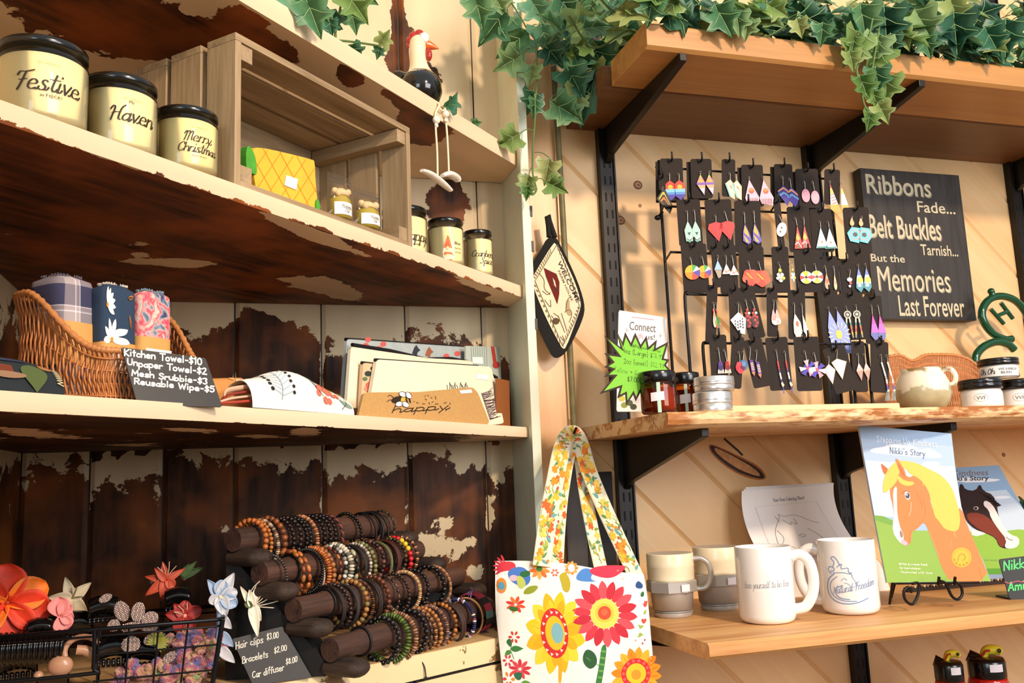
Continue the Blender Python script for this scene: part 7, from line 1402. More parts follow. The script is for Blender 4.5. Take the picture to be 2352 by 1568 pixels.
blossom(185, 1478, 66, 62, 9, ['#cf3040', '#d8444a'], .2, .0005, .5, .1); tp([(145, 1500), (200, 1495), (190, 1545), (160, 1540)], '#2f6a4a', .0008); blossom(115, 1430, 30, 40, 6, ['#d0384a'], .25, .0005); tp(petal(190, 1560, .1, 70, 22), '#5a9a3c', .0006); blossom(122, 1540, 36, 50, 6, ['#ef8a3c', '#d8443a'], .25, .0004)
for x, y, s_ in ((918, 1200, 20), (925, 1105, 16), (930, 1090, 14)): tp([(x, y+s_), (x-s_, y-s_*.3), (x-s_*.5, y-s_), (x, y-s_*.4), (x+s_*.5, y-s_), (x+s_, y-s_*.3)], '#d8503f', .0006)
for x, y, a in ((890, 1240, -.6), (905, 1240, -2.4), (885, 1270, .4), (905, 1275, 2.6), (920, 1160, -1.2)): tp(petal(x, y, a, 34, 9), '#9ab04a', .0006)
for x, y, c_ in ((910, 1330, '#c03a4a'), (925, 1310, '#c03a4a'), (865, 1310, '#e0a0a0'), (760, 900, '#e8a070'), (790, 950, '#efc08a')): tp(circ(x, y, 6, 6, 8), c_, .0006)
m.stroke([[C7(58, 925), C7(400, 930)], [C7(610, 960), C7(830, 945)]], .8, M('#e0d6c6'), tm, .0012)
m.build('bag_body', root)
ST = M('#f3e6c4', .9, bump=.15, bs=500, var=.03); rnd = random.Random(8)
def strap(name, cl, half, seed):
    L = spl([Vector((x, y, d_)) for x, y, d_ in cl], 8); N = len(L); m = MB(); rn = random.Random(seed)
    E = []
    for i, q_ in enumerate(L):
        t = L[min(N-1, i+1)]-L[max(0, i-1)]; t = Vector((t.x, t.y)).normalized(); nn = Vector((t.y, -t.x)); w_ = half[0]+(half[1]-half[0])*i/(N-1); E.append((q_, nn, w_))
    def sm(s_, w_, h=0):
        i = min(N-2, max(0, int(s_))); f = s_-i; q0, n0, w0 = E[i]; q1, n1, w1 = E[i+1]; q_ = q0.lerp(q1, f); nn = n0.lerp(n1, f); ww = w0+(w1-w0)*f
        p = at(q_.x+nn.x*ww*w_, q_.y+nn.y*ww*w_, 1, q_.z); dr = (CAM-p).normalized(); return p+dr*(.0002+h*.25 if h else 0)
    m.grid(lambda u, v: sm(v*(N-1), u*2-1), 6, N*2, ST)
    k = 0
    while k < N*3.2:
        s_ = rn.uniform(1, N-3); w_ = rn.uniform(-.7, .7); typ = rn.randint(0, 4); hh = .0005+.00002*k
        sv = N/ (sum((L[i+1].xy-L[i].xy).length for i in range(N-1)))*1.0
        if typ == 0:
            c_ = rn.choice(['#e8642c', '#f0902c', '#f2b43a', '#f3c65a'])
            for j in range(6): a = j*1.05+rn.random(); m.poly([(s_+sv*y*9*1.0, max(-.98, min(.98, w_+x*9/20))) for x, y in petal(0, 0, a, 1, .3, 0, 1.5)], M(c_, .9), sm, hh)
        elif typ in (1, 2): m.poly([(s_+sv*y*15, max(-.98, min(.98, w_+x*15/20))) for x, y in petal(0, 0, rn.uniform(0, 6.28), 1, .2)], M(rn.choice(['#7a9a3c', '#a8b04a', '#5c8a5a', '#6aa0a0', '#c8b43c']), .9), sm, hh)
        elif typ == 3: m.stroke([[(s_, w_), (s_+sv*6, w_+.25), (s_+sv*12, w_+.2)]], .06, M('#8aa04a', .9), sm, hh)
        else: m.poly([(s_+sv*y*3, max(-.98, min(.98, w_+x*3/20))) for x, y in circ(0, 0, 1, 1, 8)], M(rn.choice(['#c0504a', '#d98a4a', '#efa83a']), .9), sm, hh)
        k += 1
    m.build(name, root, solid=.0008)
strap('back_strap', [(1280, 1295, -.235), (1284, 1220, -.215), (1291, 1140, -.175), (1306, 1050, -.11), (1322, 1006, -.075), (1334, 1060, -.10), (1344, 1130, -.14), (1361, 1220, -.20), (1379, 1302, -.232)], (14, 15), 3)
strap('front_strap', [(1244, 1300, -.268), (1256, 1210, -.245), (1274, 1110, -.195), (1288, 1040, -.14), (1302, 1004, -.095), (1318, 996, -.075), (1334, 1020, -.09), (1352, 1080, -.13), (1385, 1160, -.18), (1424, 1245, -.235), (1462, 1326, -.268)], (21, 17), 5)
m = MB(); q_ = at(1318, 992, 1, -.076); m.tube([Vector((q_.x, -.024, q_.z+.002)), q_+Vector((0, 0, -.002)), q_+Vector((0, -.012, .006))], .0022, STEEL, 8); m.build('wall_hook', origin=q_, label='small steel hook carrying the tote bag straps', cat='hook')
# ---- mugs
SZ = LZ
def basept(px, py, z): return at(px, py, 2, z)
STL = M('#bfbcb6', .32, .4, bump=.03); CERW = M('#f3efe9', .12, coat=.4); CERC = M('#f1e2c0', .3, coat=.2, var=.05)
def mugc(pl, pr, pbase, z): 
    f_ = at((pl+pr)/2, pbase, 2, z); d = Vector((f_.x-CAM.x, f_.y-CAM.y, 0)).normalized(); R = .04
    for _ in range(6): c = f_+d*R; R = (pr-pl)/2*((c-CAM).dot(fw))/FPX
    c.z = z; return c, R, d
for pl, pr, pb, pt, lab, hand_ in ((1493, 1602, 1421, 1273, 'pipe shaped mug with cream top and steel thread, in front of its twin', 1), (1600, 1708, 1404, 1258, 'pipe shaped mug half hidden behind the plain white mug', 1)):
    k = (1597-1508)/(1602-1493); c, R0, d = mugc((pl+pr)/2-(pr-pl)/2*k, (pl+pr)/2+(pr-pl)/2*k, pb, SZ); R = R0/k; H = topz((pl+pr)/2, pt-4, c)-SZ; X = Matrix.Translation(c); ex = Vector((-d.y, d.x, 0))*-1
    root = thing('pipe_mug', lab, 'mug', c, 'pipe shaped mugs')
    pr_ = [(0, .0005), (R0*.93, .0005), (R0*.98, .003)]; z = .006
    while z < H*.29: pr_ += [(R0*1.0, z), (R0*1.0, z+.0010), (R0*.92, z+.0019)]; z += .0029
    pr_ += [(R0*.98, H*.31), (R0*1.02, H*.325), (R0*1.08, H*.375), (R0*1.08, H*.385)]
    m = MB(); m.lathe(pr_, STL, 64, X, smooth=False); m.build('threaded_base', root)
    m = MB(); m.lathe([(R0*1.05, H*.385), (R*1.02, H*.39), (R*1.06, H*.40), (R*1.06, H*.56), (R*1.02, H*.575), (R*.99, H*.58)], STL, 8, Matrix.Translation(c) @ Matrix.Rotation(.2, 4, 'Z'), smooth=False); m.build('hex_collar', root)
    m = MB(); m.lathe([(R*.97, H*.57), (R*.985, H*.60), (R*.97, H*.63), (R*.985, H*.66), (R*.985, H*.78), (R*1.0, H*.80), (R*.985, H*.83), (R*.99, H*.985), (R*.98, H), (R*.93, H)], CERC, 44, X); m.build('cream_sleeve', root)
    m = MB(); m.lathe([(R*.93, H*1.001), (R*.92, H*.98), (R*.9, H*.5), (R*.85, H*.12), (0, H*.11)], STL, 40, X); m.build('steel_liner', root)
    m = MB(); m.tube(spl([c+ex*R*.98+ZV*H*.90, c+ex*R*1.3+ZV*H*.90, c+ex*R*1.6+ZV*H*.80, c+ex*R*1.66+ZV*H*.62, c+ex*R*1.45+ZV*H*.45, c+ex*R*1.04+ZV*H*.42], 6), .0042, STL, 10); m.build('handle', root)
    cm = cylmap(c, R*1.065, math.atan2(-d.y, -d.x)); m = MB(); m.grid(lambda u, v: cm(R*(.42+.4*u), H*(.42+.11*v)), 4, 1, STICK); m.build('price_sticker', root)
def mug(pl, pr, pb, pt, hs, label, deco):
    c, R, d = mugc(pl, pr, pb, SZ); H = topz((pl+pr)/2, pt+5, c-d*R)-SZ; X = Matrix.Translation(c); ex = Vector((-d.y, d.x, 0))*-hs
    root = thing('white_mug', label, 'mug', c, 'white mugs')
    m = MB(); m.lathe([(0, .003), (R*.7, .003), (R*.78, .0004), (R*.86, .001), (R*.96, H*.045), (R, H*.10), (R, H*.5), (R*1.0, H*.985), (R*.985, H), (R*.95, H*.995), (R*.93, H*.97), (R*.92, H*.1), (R*.7, H*.06), (0, H*.055)], CERW, 64, X); m.build('mug_body', root)
    m = MB(); m.tube(spl([c+ex*R*.97+ZV*H*.85, c+ex*R*1.25+ZV*H*.88, c+ex*R*1.55+ZV*H*.80, c+ex*R*1.68+ZV*H*.60, c+ex*R*1.62+ZV*H*.38, c+ex*R*1.35+ZV*H*.20, c+ex*R*.96+ZV*H*.16], 8), .0062, CERW, 14, flat=1.25); m.build('handle', root)
    m = MB(); deco(m, cylmap(c, R, math.atan2(-d.y, -d.x)), R, H); m.build('printing', root)
def dk1(m, cm, R, H):
    L, e_ = hand('free yourself to be free', H*.085, 0, 0, .95, .3); k = R*1.72/e_; m.stroke([[(x*k-R*.78, y+H*.475+x*k*.03) for x, y in l] for l in L], H*.005, M('#9698a2'), cm, .0004)
def dk2(m, cm, R, H):
    B = M('#6f8fc0', .5); S_ = lambda P, w_: m.stroke([[(R*(x/62-.02), H*(y/172)) for x, y in smooth2(P, 2)]], H*w_, B, cm, .0004)
    S_([(-28, 96), (-44, 84), (-50, 60), (-42, 40), (-20, 28), (10, 28), (40, 40)], .013); S_([(-22, 90), (-38, 78), (-42, 60), (-34, 44), (-14, 34), (14, 34)], .010); S_([(-12, 70), (-26, 64), (-30, 52), (-20, 40), (0, 38)], .012)
    S_([(-34, 96), (-44, 104), (-38, 114), (-26, 110), (-28, 102), (-36, 102)], .010); S_([(-30, 112), (-24, 124), (-34, 132), (-26, 138), (-18, 128), (-14, 116)], .010); S_([(-20, 112), (-8, 122), (-14, 106), (4, 112), (2, 100), (10, 98)], .010); S_([(-30, 98), (-10, 100), (6, 96)], .009)
    S_([(8, 92), (12, 84), (18, 74), (14, 66), (6, 66), (0, 74), (-8, 76)], .006); S_([(4, 100), (10, 92)], .008); S_([(-14, 80), (-8, 88), (-2, 82)], .006)
    L, e_ = hand('Natural Freedom', H*.10, 0, 0, 1.0, .3); k = R*1.52/e_; m.stroke([[(x*k-R*.56, y+H*.285+x*k*.20) for x, y in l] for l in L], H*.007, M('#7f93b8'), cm, .0006)
mug(1701, 1829, 1437, 1253, 1, 'tall white mug with small script across it, handle to the right', dk1)
mug(1893, 2021, 1415, 1237, -1, 'tall white mug with a blue horse swirl, handle to the left', dk2)
# ---- colouring sheets
PAP = M('#ece9e6', .8); GRY = M('#9b9aa0', .8)
p0 = at(1825, 1200, 1, -.055); n = Vector((-.15, -1, .12)).normalized()
def sheetmap(k): 
    qd = [(1702+k*6, 1128-k*5), (1912+k*2, 1112-k*2), (1962, 1262), (1745, 1292)]
    def f(u, v): 
        a, b, c_, d_ = qd; x = (a[0]+(b[0]-a[0])*u)*(1-v)+(d_[0]+(c_[0]-d_[0])*u)*v; y = (a[1]+(b[1]-a[1])*u)*(1-v)+(d_[1]+(c_[1]-d_[1])*u)*v; x += (-14*(4*v*(1-v)))
        return onp(x, y, n, p0)+n*(.004-k*.003+.020*v*v)
    return f
root = thing('colouring_sheets', 'stack of white horse colouring sheets leaning behind the mugs', 'paper', Vector((p0.x, -.06, SZ)))
for k in (2, 1, 0):
    f = sheetmap(k); m = MB(); m.grid(f, 10, 16, PAP)
    if k == 0:
        fm = lambda u, v, h=0: f(u, v)+n*(.0006+h); m.stroke([[(.14, .24), (.12, .98)], [(.16, .24), (.80, .24)], [(.80, .24), (.84, .98)]], .004, M('#c9c7c6'), fm)
        L, e_ = hand('Your Free Coloring Sheet', .05, 0, 0, 1, 0); kk = .34/e_; m.stroke([[(.34+x*kk, .19-y) for x, y in l] for l in L], .006, GRY, fm)
        for P in ([(.24, .80), (.27, .62), (.32, .52), (.38, .42), (.36, .36), (.42, .42), (.50, .40), (.58, .42), (.66, .50), (.76, .56)], [(.30, .60), (.34, .70), (.30, .78), (.26, .80)], [(.40, .46), (.48, .56), (.46, .48), (.54, .56), (.52, .46)], [(.50, .70), (.54, .68), (.57, .71), (.53, .74), (.50, .70)], [(.36, .84), (.42, .92), (.40, .98)], [(.62, .62), (.70, .72), (.74, .86)], [(.46, .84), (.52, .90)], [(.33, .40), (.36, .48)]): m.stroke([smooth2(P, 2)], .006, GRY, fm)
    m.build('sheet', root)
n2 = Vector((-.1, -1, .1)).normalized(); p2 = at(1900, 1370, 2, SZ); p2.y = -.10; 
m = MB(); mp = pxmap(n2, Vector((p2.x, -.085, SZ))); m.poly(rnd_corner([(1790, 1285), (1985, 1262), (2020, 1290), (2045, 1352), (2042, 1378), (1800, 1388)]), M('#eee6dc', .5), mp, -.0004, .0008)
for y in (1310, 1340): m.stroke([[(1840, y), (1878, y-3)]], 1, GRY, mp, .0008)
m.build('paper_sleeve', origin=(p2.x, -.085, SZ), label='cream paper sleeve standing behind the two white mugs', cat='paper')
# ---- horse book on a wire easel
C8 = lambda x, y: (1900+x/3.409, 960+y/3.409)
EY = -.298; pb0 = at(2155, 1336, 1, EY); nb = leanplane(pb0, R_(5), Vector((-.30, -1, 0))); bm8 = lambda x, y, h=0: onp(*C8(x, y), nb, pb0)+nb*(h*.3 if h > 0 else h)
root = thing('picture_book', 'picture book with an orange horse, Stepping Up Kindness, upright on a wire easel', 'book', Vector((pb0.x, EY, pb0.z)))
cov = [(245, 55), (500, 78), (760, 102), (973, 120), (985, 230), (1000, 360), (1022, 520), (1050, 690), (1100, 850), (1170, 1010), (1230, 1140), (1282, 1275), (1000, 1280), (700, 1285), (468, 1287), (430, 1090), (390, 880), (350, 660), (300, 380)]
m = MB(); m.poly(cov, M('#9dbadb', .5), bm8, -.003, .003); 
def bp(P, c, h, sm=0): m.poly(smooth2(P, sm, True) if sm else P, M(c, .5, spec=.3), bm8, h)
bp([(262, 160), (984, 220), (1000, 360), (1022, 520), (1050, 690), (1062, 740), (360, 700), (300, 380)], '#afc6e0', .0002)
bp([(300, 330), (1000, 380), (1050, 690), (1075, 790), (372, 770)], '#c6d4e6', .0003)
bp([(366, 760), (430, 765), (520, 800), (620, 850), (700, 880), (800, 880), (900, 860), (1110, 900), (1170, 1010), (1282, 1275), (468, 1287), (430, 1090), (390, 880)], '#8db24e', .0005); bp([(366, 760), (450, 770), (540, 820), (600, 870), (470, 830), (380, 800)], '#76a548', .0006)
bp([(325, 268), (350, 235), (440, 225), (480, 205), (540, 200), (590, 215), (680, 215), (720, 250), (800, 232), (870, 270), (915, 315), (700, 305), (500, 285)], '#f4f6fa', .0006, 2); bp([(720, 355), (790, 338), (860, 340), (890, 362), (820, 378)], '#f4f6fa', .0006, 2)
HO, HD, MN = '#e0844a', '#cf6a38', '#efc45a'
bp([(530, 315), (560, 325), (600, 390), (625, 470), (700, 440), (800, 560), (810, 680), (860, 780), (1000, 730), (1050, 695), (1100, 850), (1170, 1010), (1282, 1275), (960, 1281), (900, 1180), (860, 1060), (800, 900), (760, 810), (720, 850), (700, 870), (660, 890), (655, 980), (620, 1000), (565, 970), (510, 880), (520, 760), (515, 690), (490, 600), (490, 520), (545, 480), (560, 440)], HO, .0009, 1)
bp([(418, 350), (450, 375), (480, 400), (455, 450), (430, 410)], HD, .0010, 1); bp([(545, 350), (580, 380), (630, 480), (590, 450), (560, 410)], HD, .0011, 1)
bp([(545, 520), (545, 640), (548, 760), (572, 860), (600, 920), (590, 990), (555, 960), (508, 885), (520, 770), (520, 680), (512, 570)], '#f7efe8', .0012, 1); bp([(565, 870), (592, 900), (590, 940), (570, 930)], '#9a7a78', .0014, 1); bp([(565, 960), (600, 950), (640, 985), (600, 1000)], '#c9b0c4', .0013, 1)
bp([(545, 500), (440, 605), (432, 520), (460, 420), (530, 340), (590, 330), (700, 350), (800, 400), (900, 450), (975, 540), (1010, 640), (1040, 760), (1035, 860), (1000, 890), (920, 870), (890, 830), (860, 790), (840, 770), (815, 660), (790, 560), (720, 470), (650, 440), (620, 400), (580, 380), (560, 440), (545, 470)], MN, .0015, 1); bp([(545, 440), (600, 490), (690, 500), (660, 530), (600, 530), (550, 490)], MN, .0016, 1)
bp([(530, 315), (552, 322), (590, 380), (620, 460), (640, 490), (590, 455), (556, 400)], HO, .0017, 1); bp([(548, 345), (580, 385), (615, 465), (585, 440), (560, 395)], HD, .0018, 1)
bp([(605, 580), (625, 570), (648, 600), (648, 632), (625, 642), (608, 618)], '#f4f4f6', .0017, 2); bp(circ(628, 608, 17, 22), '#4a4a58', .0018); bp(circ(623, 600, 6, 7), '#ffffff', .0019)
BS = lambda P, w_, c_, h=.0018: m.stroke([smooth2(P, 2)], w_, M(c_, .4), bm8, h)
BS([(585, 590), (605, 565), (640, 580)], 5, '#8a4a28'); BS([(655, 660), (655, 720), (640, 765)], 5, '#f2b890'); BS([(750, 640), (775, 720), (755, 800), (710, 850), (660, 840)], 4, '#d8703a'); BS([(655, 880), (640, 930), (650, 975)], 5, '#d8703a'); BS([(700, 590), (730, 640), (745, 700)], 4, '#d8703a'); BS([(800, 900), (830, 980), (870, 1080)], 5, '#efa070'); BS([(970, 960), (960, 1020)], 3, '#f0a880'); BS([(1190, 1180), (1215, 1260)], 4, '#d8703a')
for a in ((860, 620), (900, 720), (950, 800), (800, 470), (700, 400)): BS([a, (a[0]+40, a[1]+60), (a[0]+50, a[1]+130)], 4, '#eec04a')
bp(circ(1050, 1090, 78, 78, 30), '#d9b43a', .0019); m.stroke([circ(1050, 1090, 66, 66, 30)+[(1116, 1090)]], 4, M('#b58a22', .4), bm8, .0021); BS([(1020, 1120), (1030, 1070), (1065, 1060), (1085, 1090), (1060, 1115)], 6, '#a87c1c', .0021)
for k in range(5): a = .8+k*.5; bp(circ(1050+58*math.cos(a), 1090+58*math.sin(a), 8, 8, 8), '#b58a22', .0021)
sk = lambda x0, y0, sl: (lambda u, v, h=0: bm8(x0+u, y0+sl*u-v, h))
for t, x, y, wd, hh, c_, sl in (('Stepping Up Kindness', 385, 185, 480, 46, '#dfe9f4', .085), ("Nikki's Story", 492, 275, 280, 46, '#4a6f96', .085)):
    L, e_ = hand(t, hh, 0, 0, 1, 0, 0, 1.2); k = wd/e_; m.stroke([[(a*k, b) for a, b in l] for l in L], 6, M(c_, .4), sk(x, y, sl), .0021)
for k, (t, wd) in enumerate((('Written by a horse friend', 225), ('for kind children', 165), ('Illustrated with love', 250))): L, e_ = hand(t, 17, 0, 0, 1, 0); kk = wd/e_; m.stroke([[(a*kk, b) for a, b in l] for l in L], 2.6, M('#eef4d8', .4), sk(558+k*8, 1148+k*32, .03), .0021)
m.build('cover', root)
m = MB(); m.poly([(x+6, y+2) for x, y in cov], M('#f2f0ea', .7), bm8, -.0085, .0052); m.build('pages', root)
root = thing('wire_easel', 'black wire easel with curled feet holding the orange horse book', 'easel', Vector((pb0.x, EY, SZ))); EW = M('#15120f', .4, .4)
e_ = lambda px, py, y: at(px, py, 1, y)
def floorpt(px, py): return at(px, py, 2, SZ+.002)
for k, (L, hk) in enumerate((([(2095, 1340), (2110, 1340), (2108, 1366), (2096, 1387), (2080, 1378), (2076, 1358), (2086, 1348), (2094, 1360)], (2157, 1325)), ([(2160, 1334), (2172, 1340), (2186, 1368), (2200, 1376), (2210, 1364), (2206, 1344), (2194, 1336)], (2194, 1325)))):
    m = MB(); m.tube(spl([e_(*q_, EY-.012-.004*k) for q_ in L], 6), .0022, EW, 8); m.build('curled_foot', root)
for q_ in ((2157, 1324), (2194, 1324)): m = MB(); m.tube([e_(q_[0], q_[1], EY-.022), e_(q_[0]-2, q_[1]+16, EY-.020), e_(q_[0]-1, q_[1]+18, EY+.01)], .0022, EW, 8); m.build('front_peg', root)
m = MB(); a = bm8(520, 1292, -.004); b = bm8(1200, 1285, -.004); m.tube([a, b], .0022, EW, 8); m.build('cross_bar', root)
m = MB(); m.tube([bm8(520, 1292, -.004), Vector((at(2042, 1370, 1, EY+.06).x, EY+.06, SZ+.002))], .0022, EW, 8); m.build('side_leg', root)
m = MB(); m.tube([bm8(700, 700, -.012), Vector((pb0.x, EY+.11, SZ+.0025))], .0022, EW, 8); m.build('back_leg', root)
# ---- second book
yb = -.10; pc0 = at(2300, 1330, 1, yb); pc0.z = SZ+.004; nc = leanplane(pc0, R_(14), Vector((-.30, -1, 0))); b2 = lambda x, y, h=0: onp(*C8(x, y), nc, pc0)+nc*(h*.3 if h > 0 else h)
root = thing('picture_book', 'picture book with a dark brown horse head, standing behind the orange horse book', 'book', pc0); m = MB()
m.poly([(900, 392), (1345, 368), (1440, 540), (1541, 720), (1640, 900), (1700, 1270), (1060, 1262)], M('#8fb2d2', .6, spec=.2), b2, -.004, .004)
def bp2(P, c, h, sm=1): m.poly(smooth2(P, sm, True) if sm else P, M(c, .6, spec=.2), b2, h)
bp2([(960, 600), (1400, 560), (1541, 720), (1600, 830), (1630, 880), (1000, 900)], '#c0d2e2', .0002, 0); bp2([(1050, 880), (1250, 900), (1500, 870), (1630, 885), (1690, 1210), (1060, 1230)], '#8db846', .0004, 0); bp2([(1060, 1230), (1690, 1215), (1700, 1270), (1060, 1262)], '#8a9ab8', .0005, 0); bp2([(1060, 1180), (1690, 1170), (1690, 1215), (1060, 1228)], '#5c9a34', .0005, 0)
bp2([(1000, 470), (1100, 460), (1250, 470), (1375, 480), (1290, 500), (1020, 505)], '#e9eef4', .0004, 1); bp2([(1290, 620), (1380, 605), (1460, 620), (1350, 635)], '#e9eef4', .0004, 1); bp2([(1120, 870), (1230, 880), (1250, 905), (1140, 930)], '#e8e4e0', .0006)
DKH, RDH = '#2c1712', '#7a3220'
bp2([(1030, 520), (1060, 515), (1080, 560), (1160, 570), (1195, 510), (1222, 570), (1300, 600), (1330, 690), (1340, 760), (1380, 860), (1420, 920), (1500, 940), (1500, 1000), (1440, 1025), (1380, 1020), (1340, 1000), (1320, 940), (1240, 900), (1150, 870), (1080, 800), (1040, 680)], DKH, .0007); bp2([(1090, 740), (1200, 740), (1290, 800), (1360, 880), (1405, 930), (1380, 1015), (1345, 995), (1320, 930), (1200, 880), (1100, 800)], RDH, .0009)
bp2([(1232, 640), (1290, 670), (1340, 760), (1380, 850), (1430, 910), (1505, 935), (1500, 1000), (1440, 1025), (1385, 1015), (1405, 950), (1340, 870), (1280, 780), (1265, 720), (1220, 680)], '#efe2dc', .0011); bp2(circ(1165, 705, 20, 14), '#c9b0a4', .0012, 0); bp2(circ(1162, 706, 12, 10), '#140c0a', .0013, 0); m.stroke([[(1400, 930), (1425, 950), (1450, 955)]], 5, M('#3a1a14'), b2, .0013)
for k in range(6): bp2([(1150+k*22, 560+k*8), (1230+k*25, 590+k*18), (1290+k*16, 600+k*16), (1220+k*20, 610+k*18)], DKH, .0014)
kx = lambda x0, y0: (lambda u, v, h=0: b2(x0+u, y0-.02*u-v, h))
put_text(m, 'Kindness', M('#7a5a58'), kx(985, 452), 0, 0, 275, 44, .0012); put_text(m, "Nikki's Story", M('#1c1a1c'), kx(915, 505), 0, 0, 350, 50, .0014, .02); put_text(m, 'Written by', M('#5a7a34'), kx(1228, 1125), 0, 0, 150, 20, .0012)
m.build('cover', root); m = MB(); m.poly([(910, 400), (1345, 376), (1440, 546), (1640, 906), (1700, 1275), (1060, 1268)], M('#f2f0ea', .7), b2, -.008, .0038); m.build('pages', root)
# ---- beaded tray edge below the books
a, b = at(2080, 1345, 1, -.135), at(2352, 1330, 1, -.135); m = MB(); m.box(((a.x+b.x)/2+.02, -.135, SZ+.004), (b.x-a.x+.04, .012, .007), M('#2a1c14', .5))
for k in range(46): m.sphere((a.x+(b.x-a.x+.04)*k/45, -.142, SZ+.0085), .0024, M(('#8a7a6a', '#4a342a', '#c9b9a4')[k % 3], .4), 7)
m.build('beaded_strip', origin=((a.x+b.x)/2, -.135, SZ), label='dark strip edged with small beads lying behind the easel', cat='ornament')
# ---- chalk name sign at the right edge
ps = at(2330, 1376, 2, SZ+.0005); ns = leanplane(ps, R_(6), Vector((-.3, -1, 0))); mp = pxmap(ns, ps)
root = thing('name_sign', 'small black sign with neon green lettering at the right end of the mug shelf', 'sign', ps)
m = MB(); m.poly(rnd_corner([(2294, 1284), (2425, 1268), (2440, 1372), (2320, 1378)]), BLB, mp, -.002, .002)
GN = M('#5ce07a', .7); 
pxwords(m, mp, [("Nikki's", 2306, 1309, -.13, 21, 3.2, 1.0, 3), ('Amigo', 2316, 1356, -.13, 19, 3.2, 1.0, 4)], GN); m.stroke([smooth2([(2308, 1336), (2320, 1340), (2335, 1333), (2350, 1337), (2370, 1328), (2400, 1330)], 1)], 2.0, M('#c85a6a', .7), mp, .0005); m.build('sign_panel', root)
m = MB(); m.box(ps+Vector((.035, .012, .0012)), (.075, .04, .0022), BLB, Matrix.Rotation(-.25, 3, 'Z')); m.build('sign_foot', root)
# ---- little leafy figurine at the right edge
pf = at(2345, 1175, 1, -.06); 
root = thing('leafy_ornament', 'dark green leafy ornament with pinkish base, cut by the right frame edge', 'ornament', Vector((pf.x, -.06, SZ)))
m = MB(); m.lathe([(0, .001), (.022, .001), (.026, .02), (.022, .05), (.014, .075), (.01, pf.z-SZ), (0, pf.z-SZ)], M('#c79a84', .6, var=.25, vs_=90), 20, Matrix.Translation((pf.x+.012, -.06, SZ))); m.build('base', root)
m = MB()
for k in range(9): a = k*.7; petal3(m, Vector((pf.x+.012, -.06, pf.z)), Vector((math.cos(a)*.8, -.3*math.sin(a), .8+.3*math.sin(k))), (0, -1, .3), .035, .009, M('#24402c', .5, var=.2), .4)
m.build('leaves', root)
# ---- red bottles on a shelf below the frame
BY = -.215; BZ = LZ-.235
plank('shelf_board', .62, X1, -.33, -.002, BZ-.018, BZ, wood('#b9783c', '#dca563', (1, 0, 0), 40, 18, .5, .12, c3='#c98f4e', name='mug_plank'), 'plank below the frame carrying the red bottles')
RDB = M('#b01810', .15, coat=.5); YSP = M('#e8d432', .3); RSP = M('#c43a2a', .4)
for pl, pr, ptop, pbt, lab in ((2166, 2229, 1503, 1556, 'red drink bottle with black lid and yellow spout, left of the pair'), (2244, 2326, 1494, 1548, 'red drink bottle with black lid and yellow spout, right of the pair')):
    c, R, d = roundthing(pl, pr, BY, BZ); zt = at((pl+pr)/2, ptop, 1, BY).z; zb = at((pl+pr)/2, pbt, 1, BY).z; X = Matrix.Translation((c.x, c.y, 0)); ex = Vector((-d.y, d.x, 0))*-1; c.z = BZ
    root = thing('drink_bottle', lab, 'bottle', c, 'red drink bottles'); m = MB()
    m.lathe([(0, BZ+.001), (R*1.05, BZ+.001), (R*1.15, BZ+.006), (R*1.15, zb-.05), (R*1.14, zb-.02), (R*1.02, zb-.006), (R*.95, zb)], RDB, 36, X); m.build('bottle_body', root)
    m = MB(); m.lathe([(R*.98, zb-.002), (R*1.0, zb), (R*1.0, zb+(zt-zb)*.62), (R*.9, zb+(zt-zb)*.78), (R*.8, zb+(zt-zb)*.80), (0, zb+(zt-zb)*.80)], BLACK, 36, X); m.tube([Vector((c.x, c.y, zt-.016))-ex*R*.82, Vector((c.x, c.y, zt-.004))-ex*R*.7, Vector((c.x, c.y, zt-.012))-ex*R*.2], R*.24, BLACK, 10); m.build('lid', root)
    t = Vector((c.x, c.y, zt))+ex*R*.12
    m = MB(); m.tube(spl([t-ex*R*.25-ZV*.010, t-ex*R*.05+ZV*.002, t+ex*R*.45+ZV*.004, t+ex*R*.72+ZV*.0], 5), 1, YSP, 12, radii=[R*(.16+.12*math.sin(i/15*3.1)) for i in range(16)]); m.sphere(t+ex*R*.62+ZV*.004-d*R*.26, R*.13, M('#2a2614', .6), 10, (1, .5, 1)); m.build('spout', root)
    m = MB(); m.tube([t-ex*R*.30-ZV*.006-d*R*.2, t-ex*R*.08+ZV*.003-d*R*.28, t+ex*R*.15+ZV*.004-d*R*.28], R*.07, RSP, 7); m.build('red_tab', root)
    cm = cylmap(Vector((c.x, c.y, 0)), R*1.005, math.atan2(-d.y, -d.x)); m = MB(); m.grid(lambda u, v: cm(R*(.15+.75*u), zb+(zt-zb)*(.28+.32*v), .0004), 5, 1, STICK); m.build('price_sticker', root)
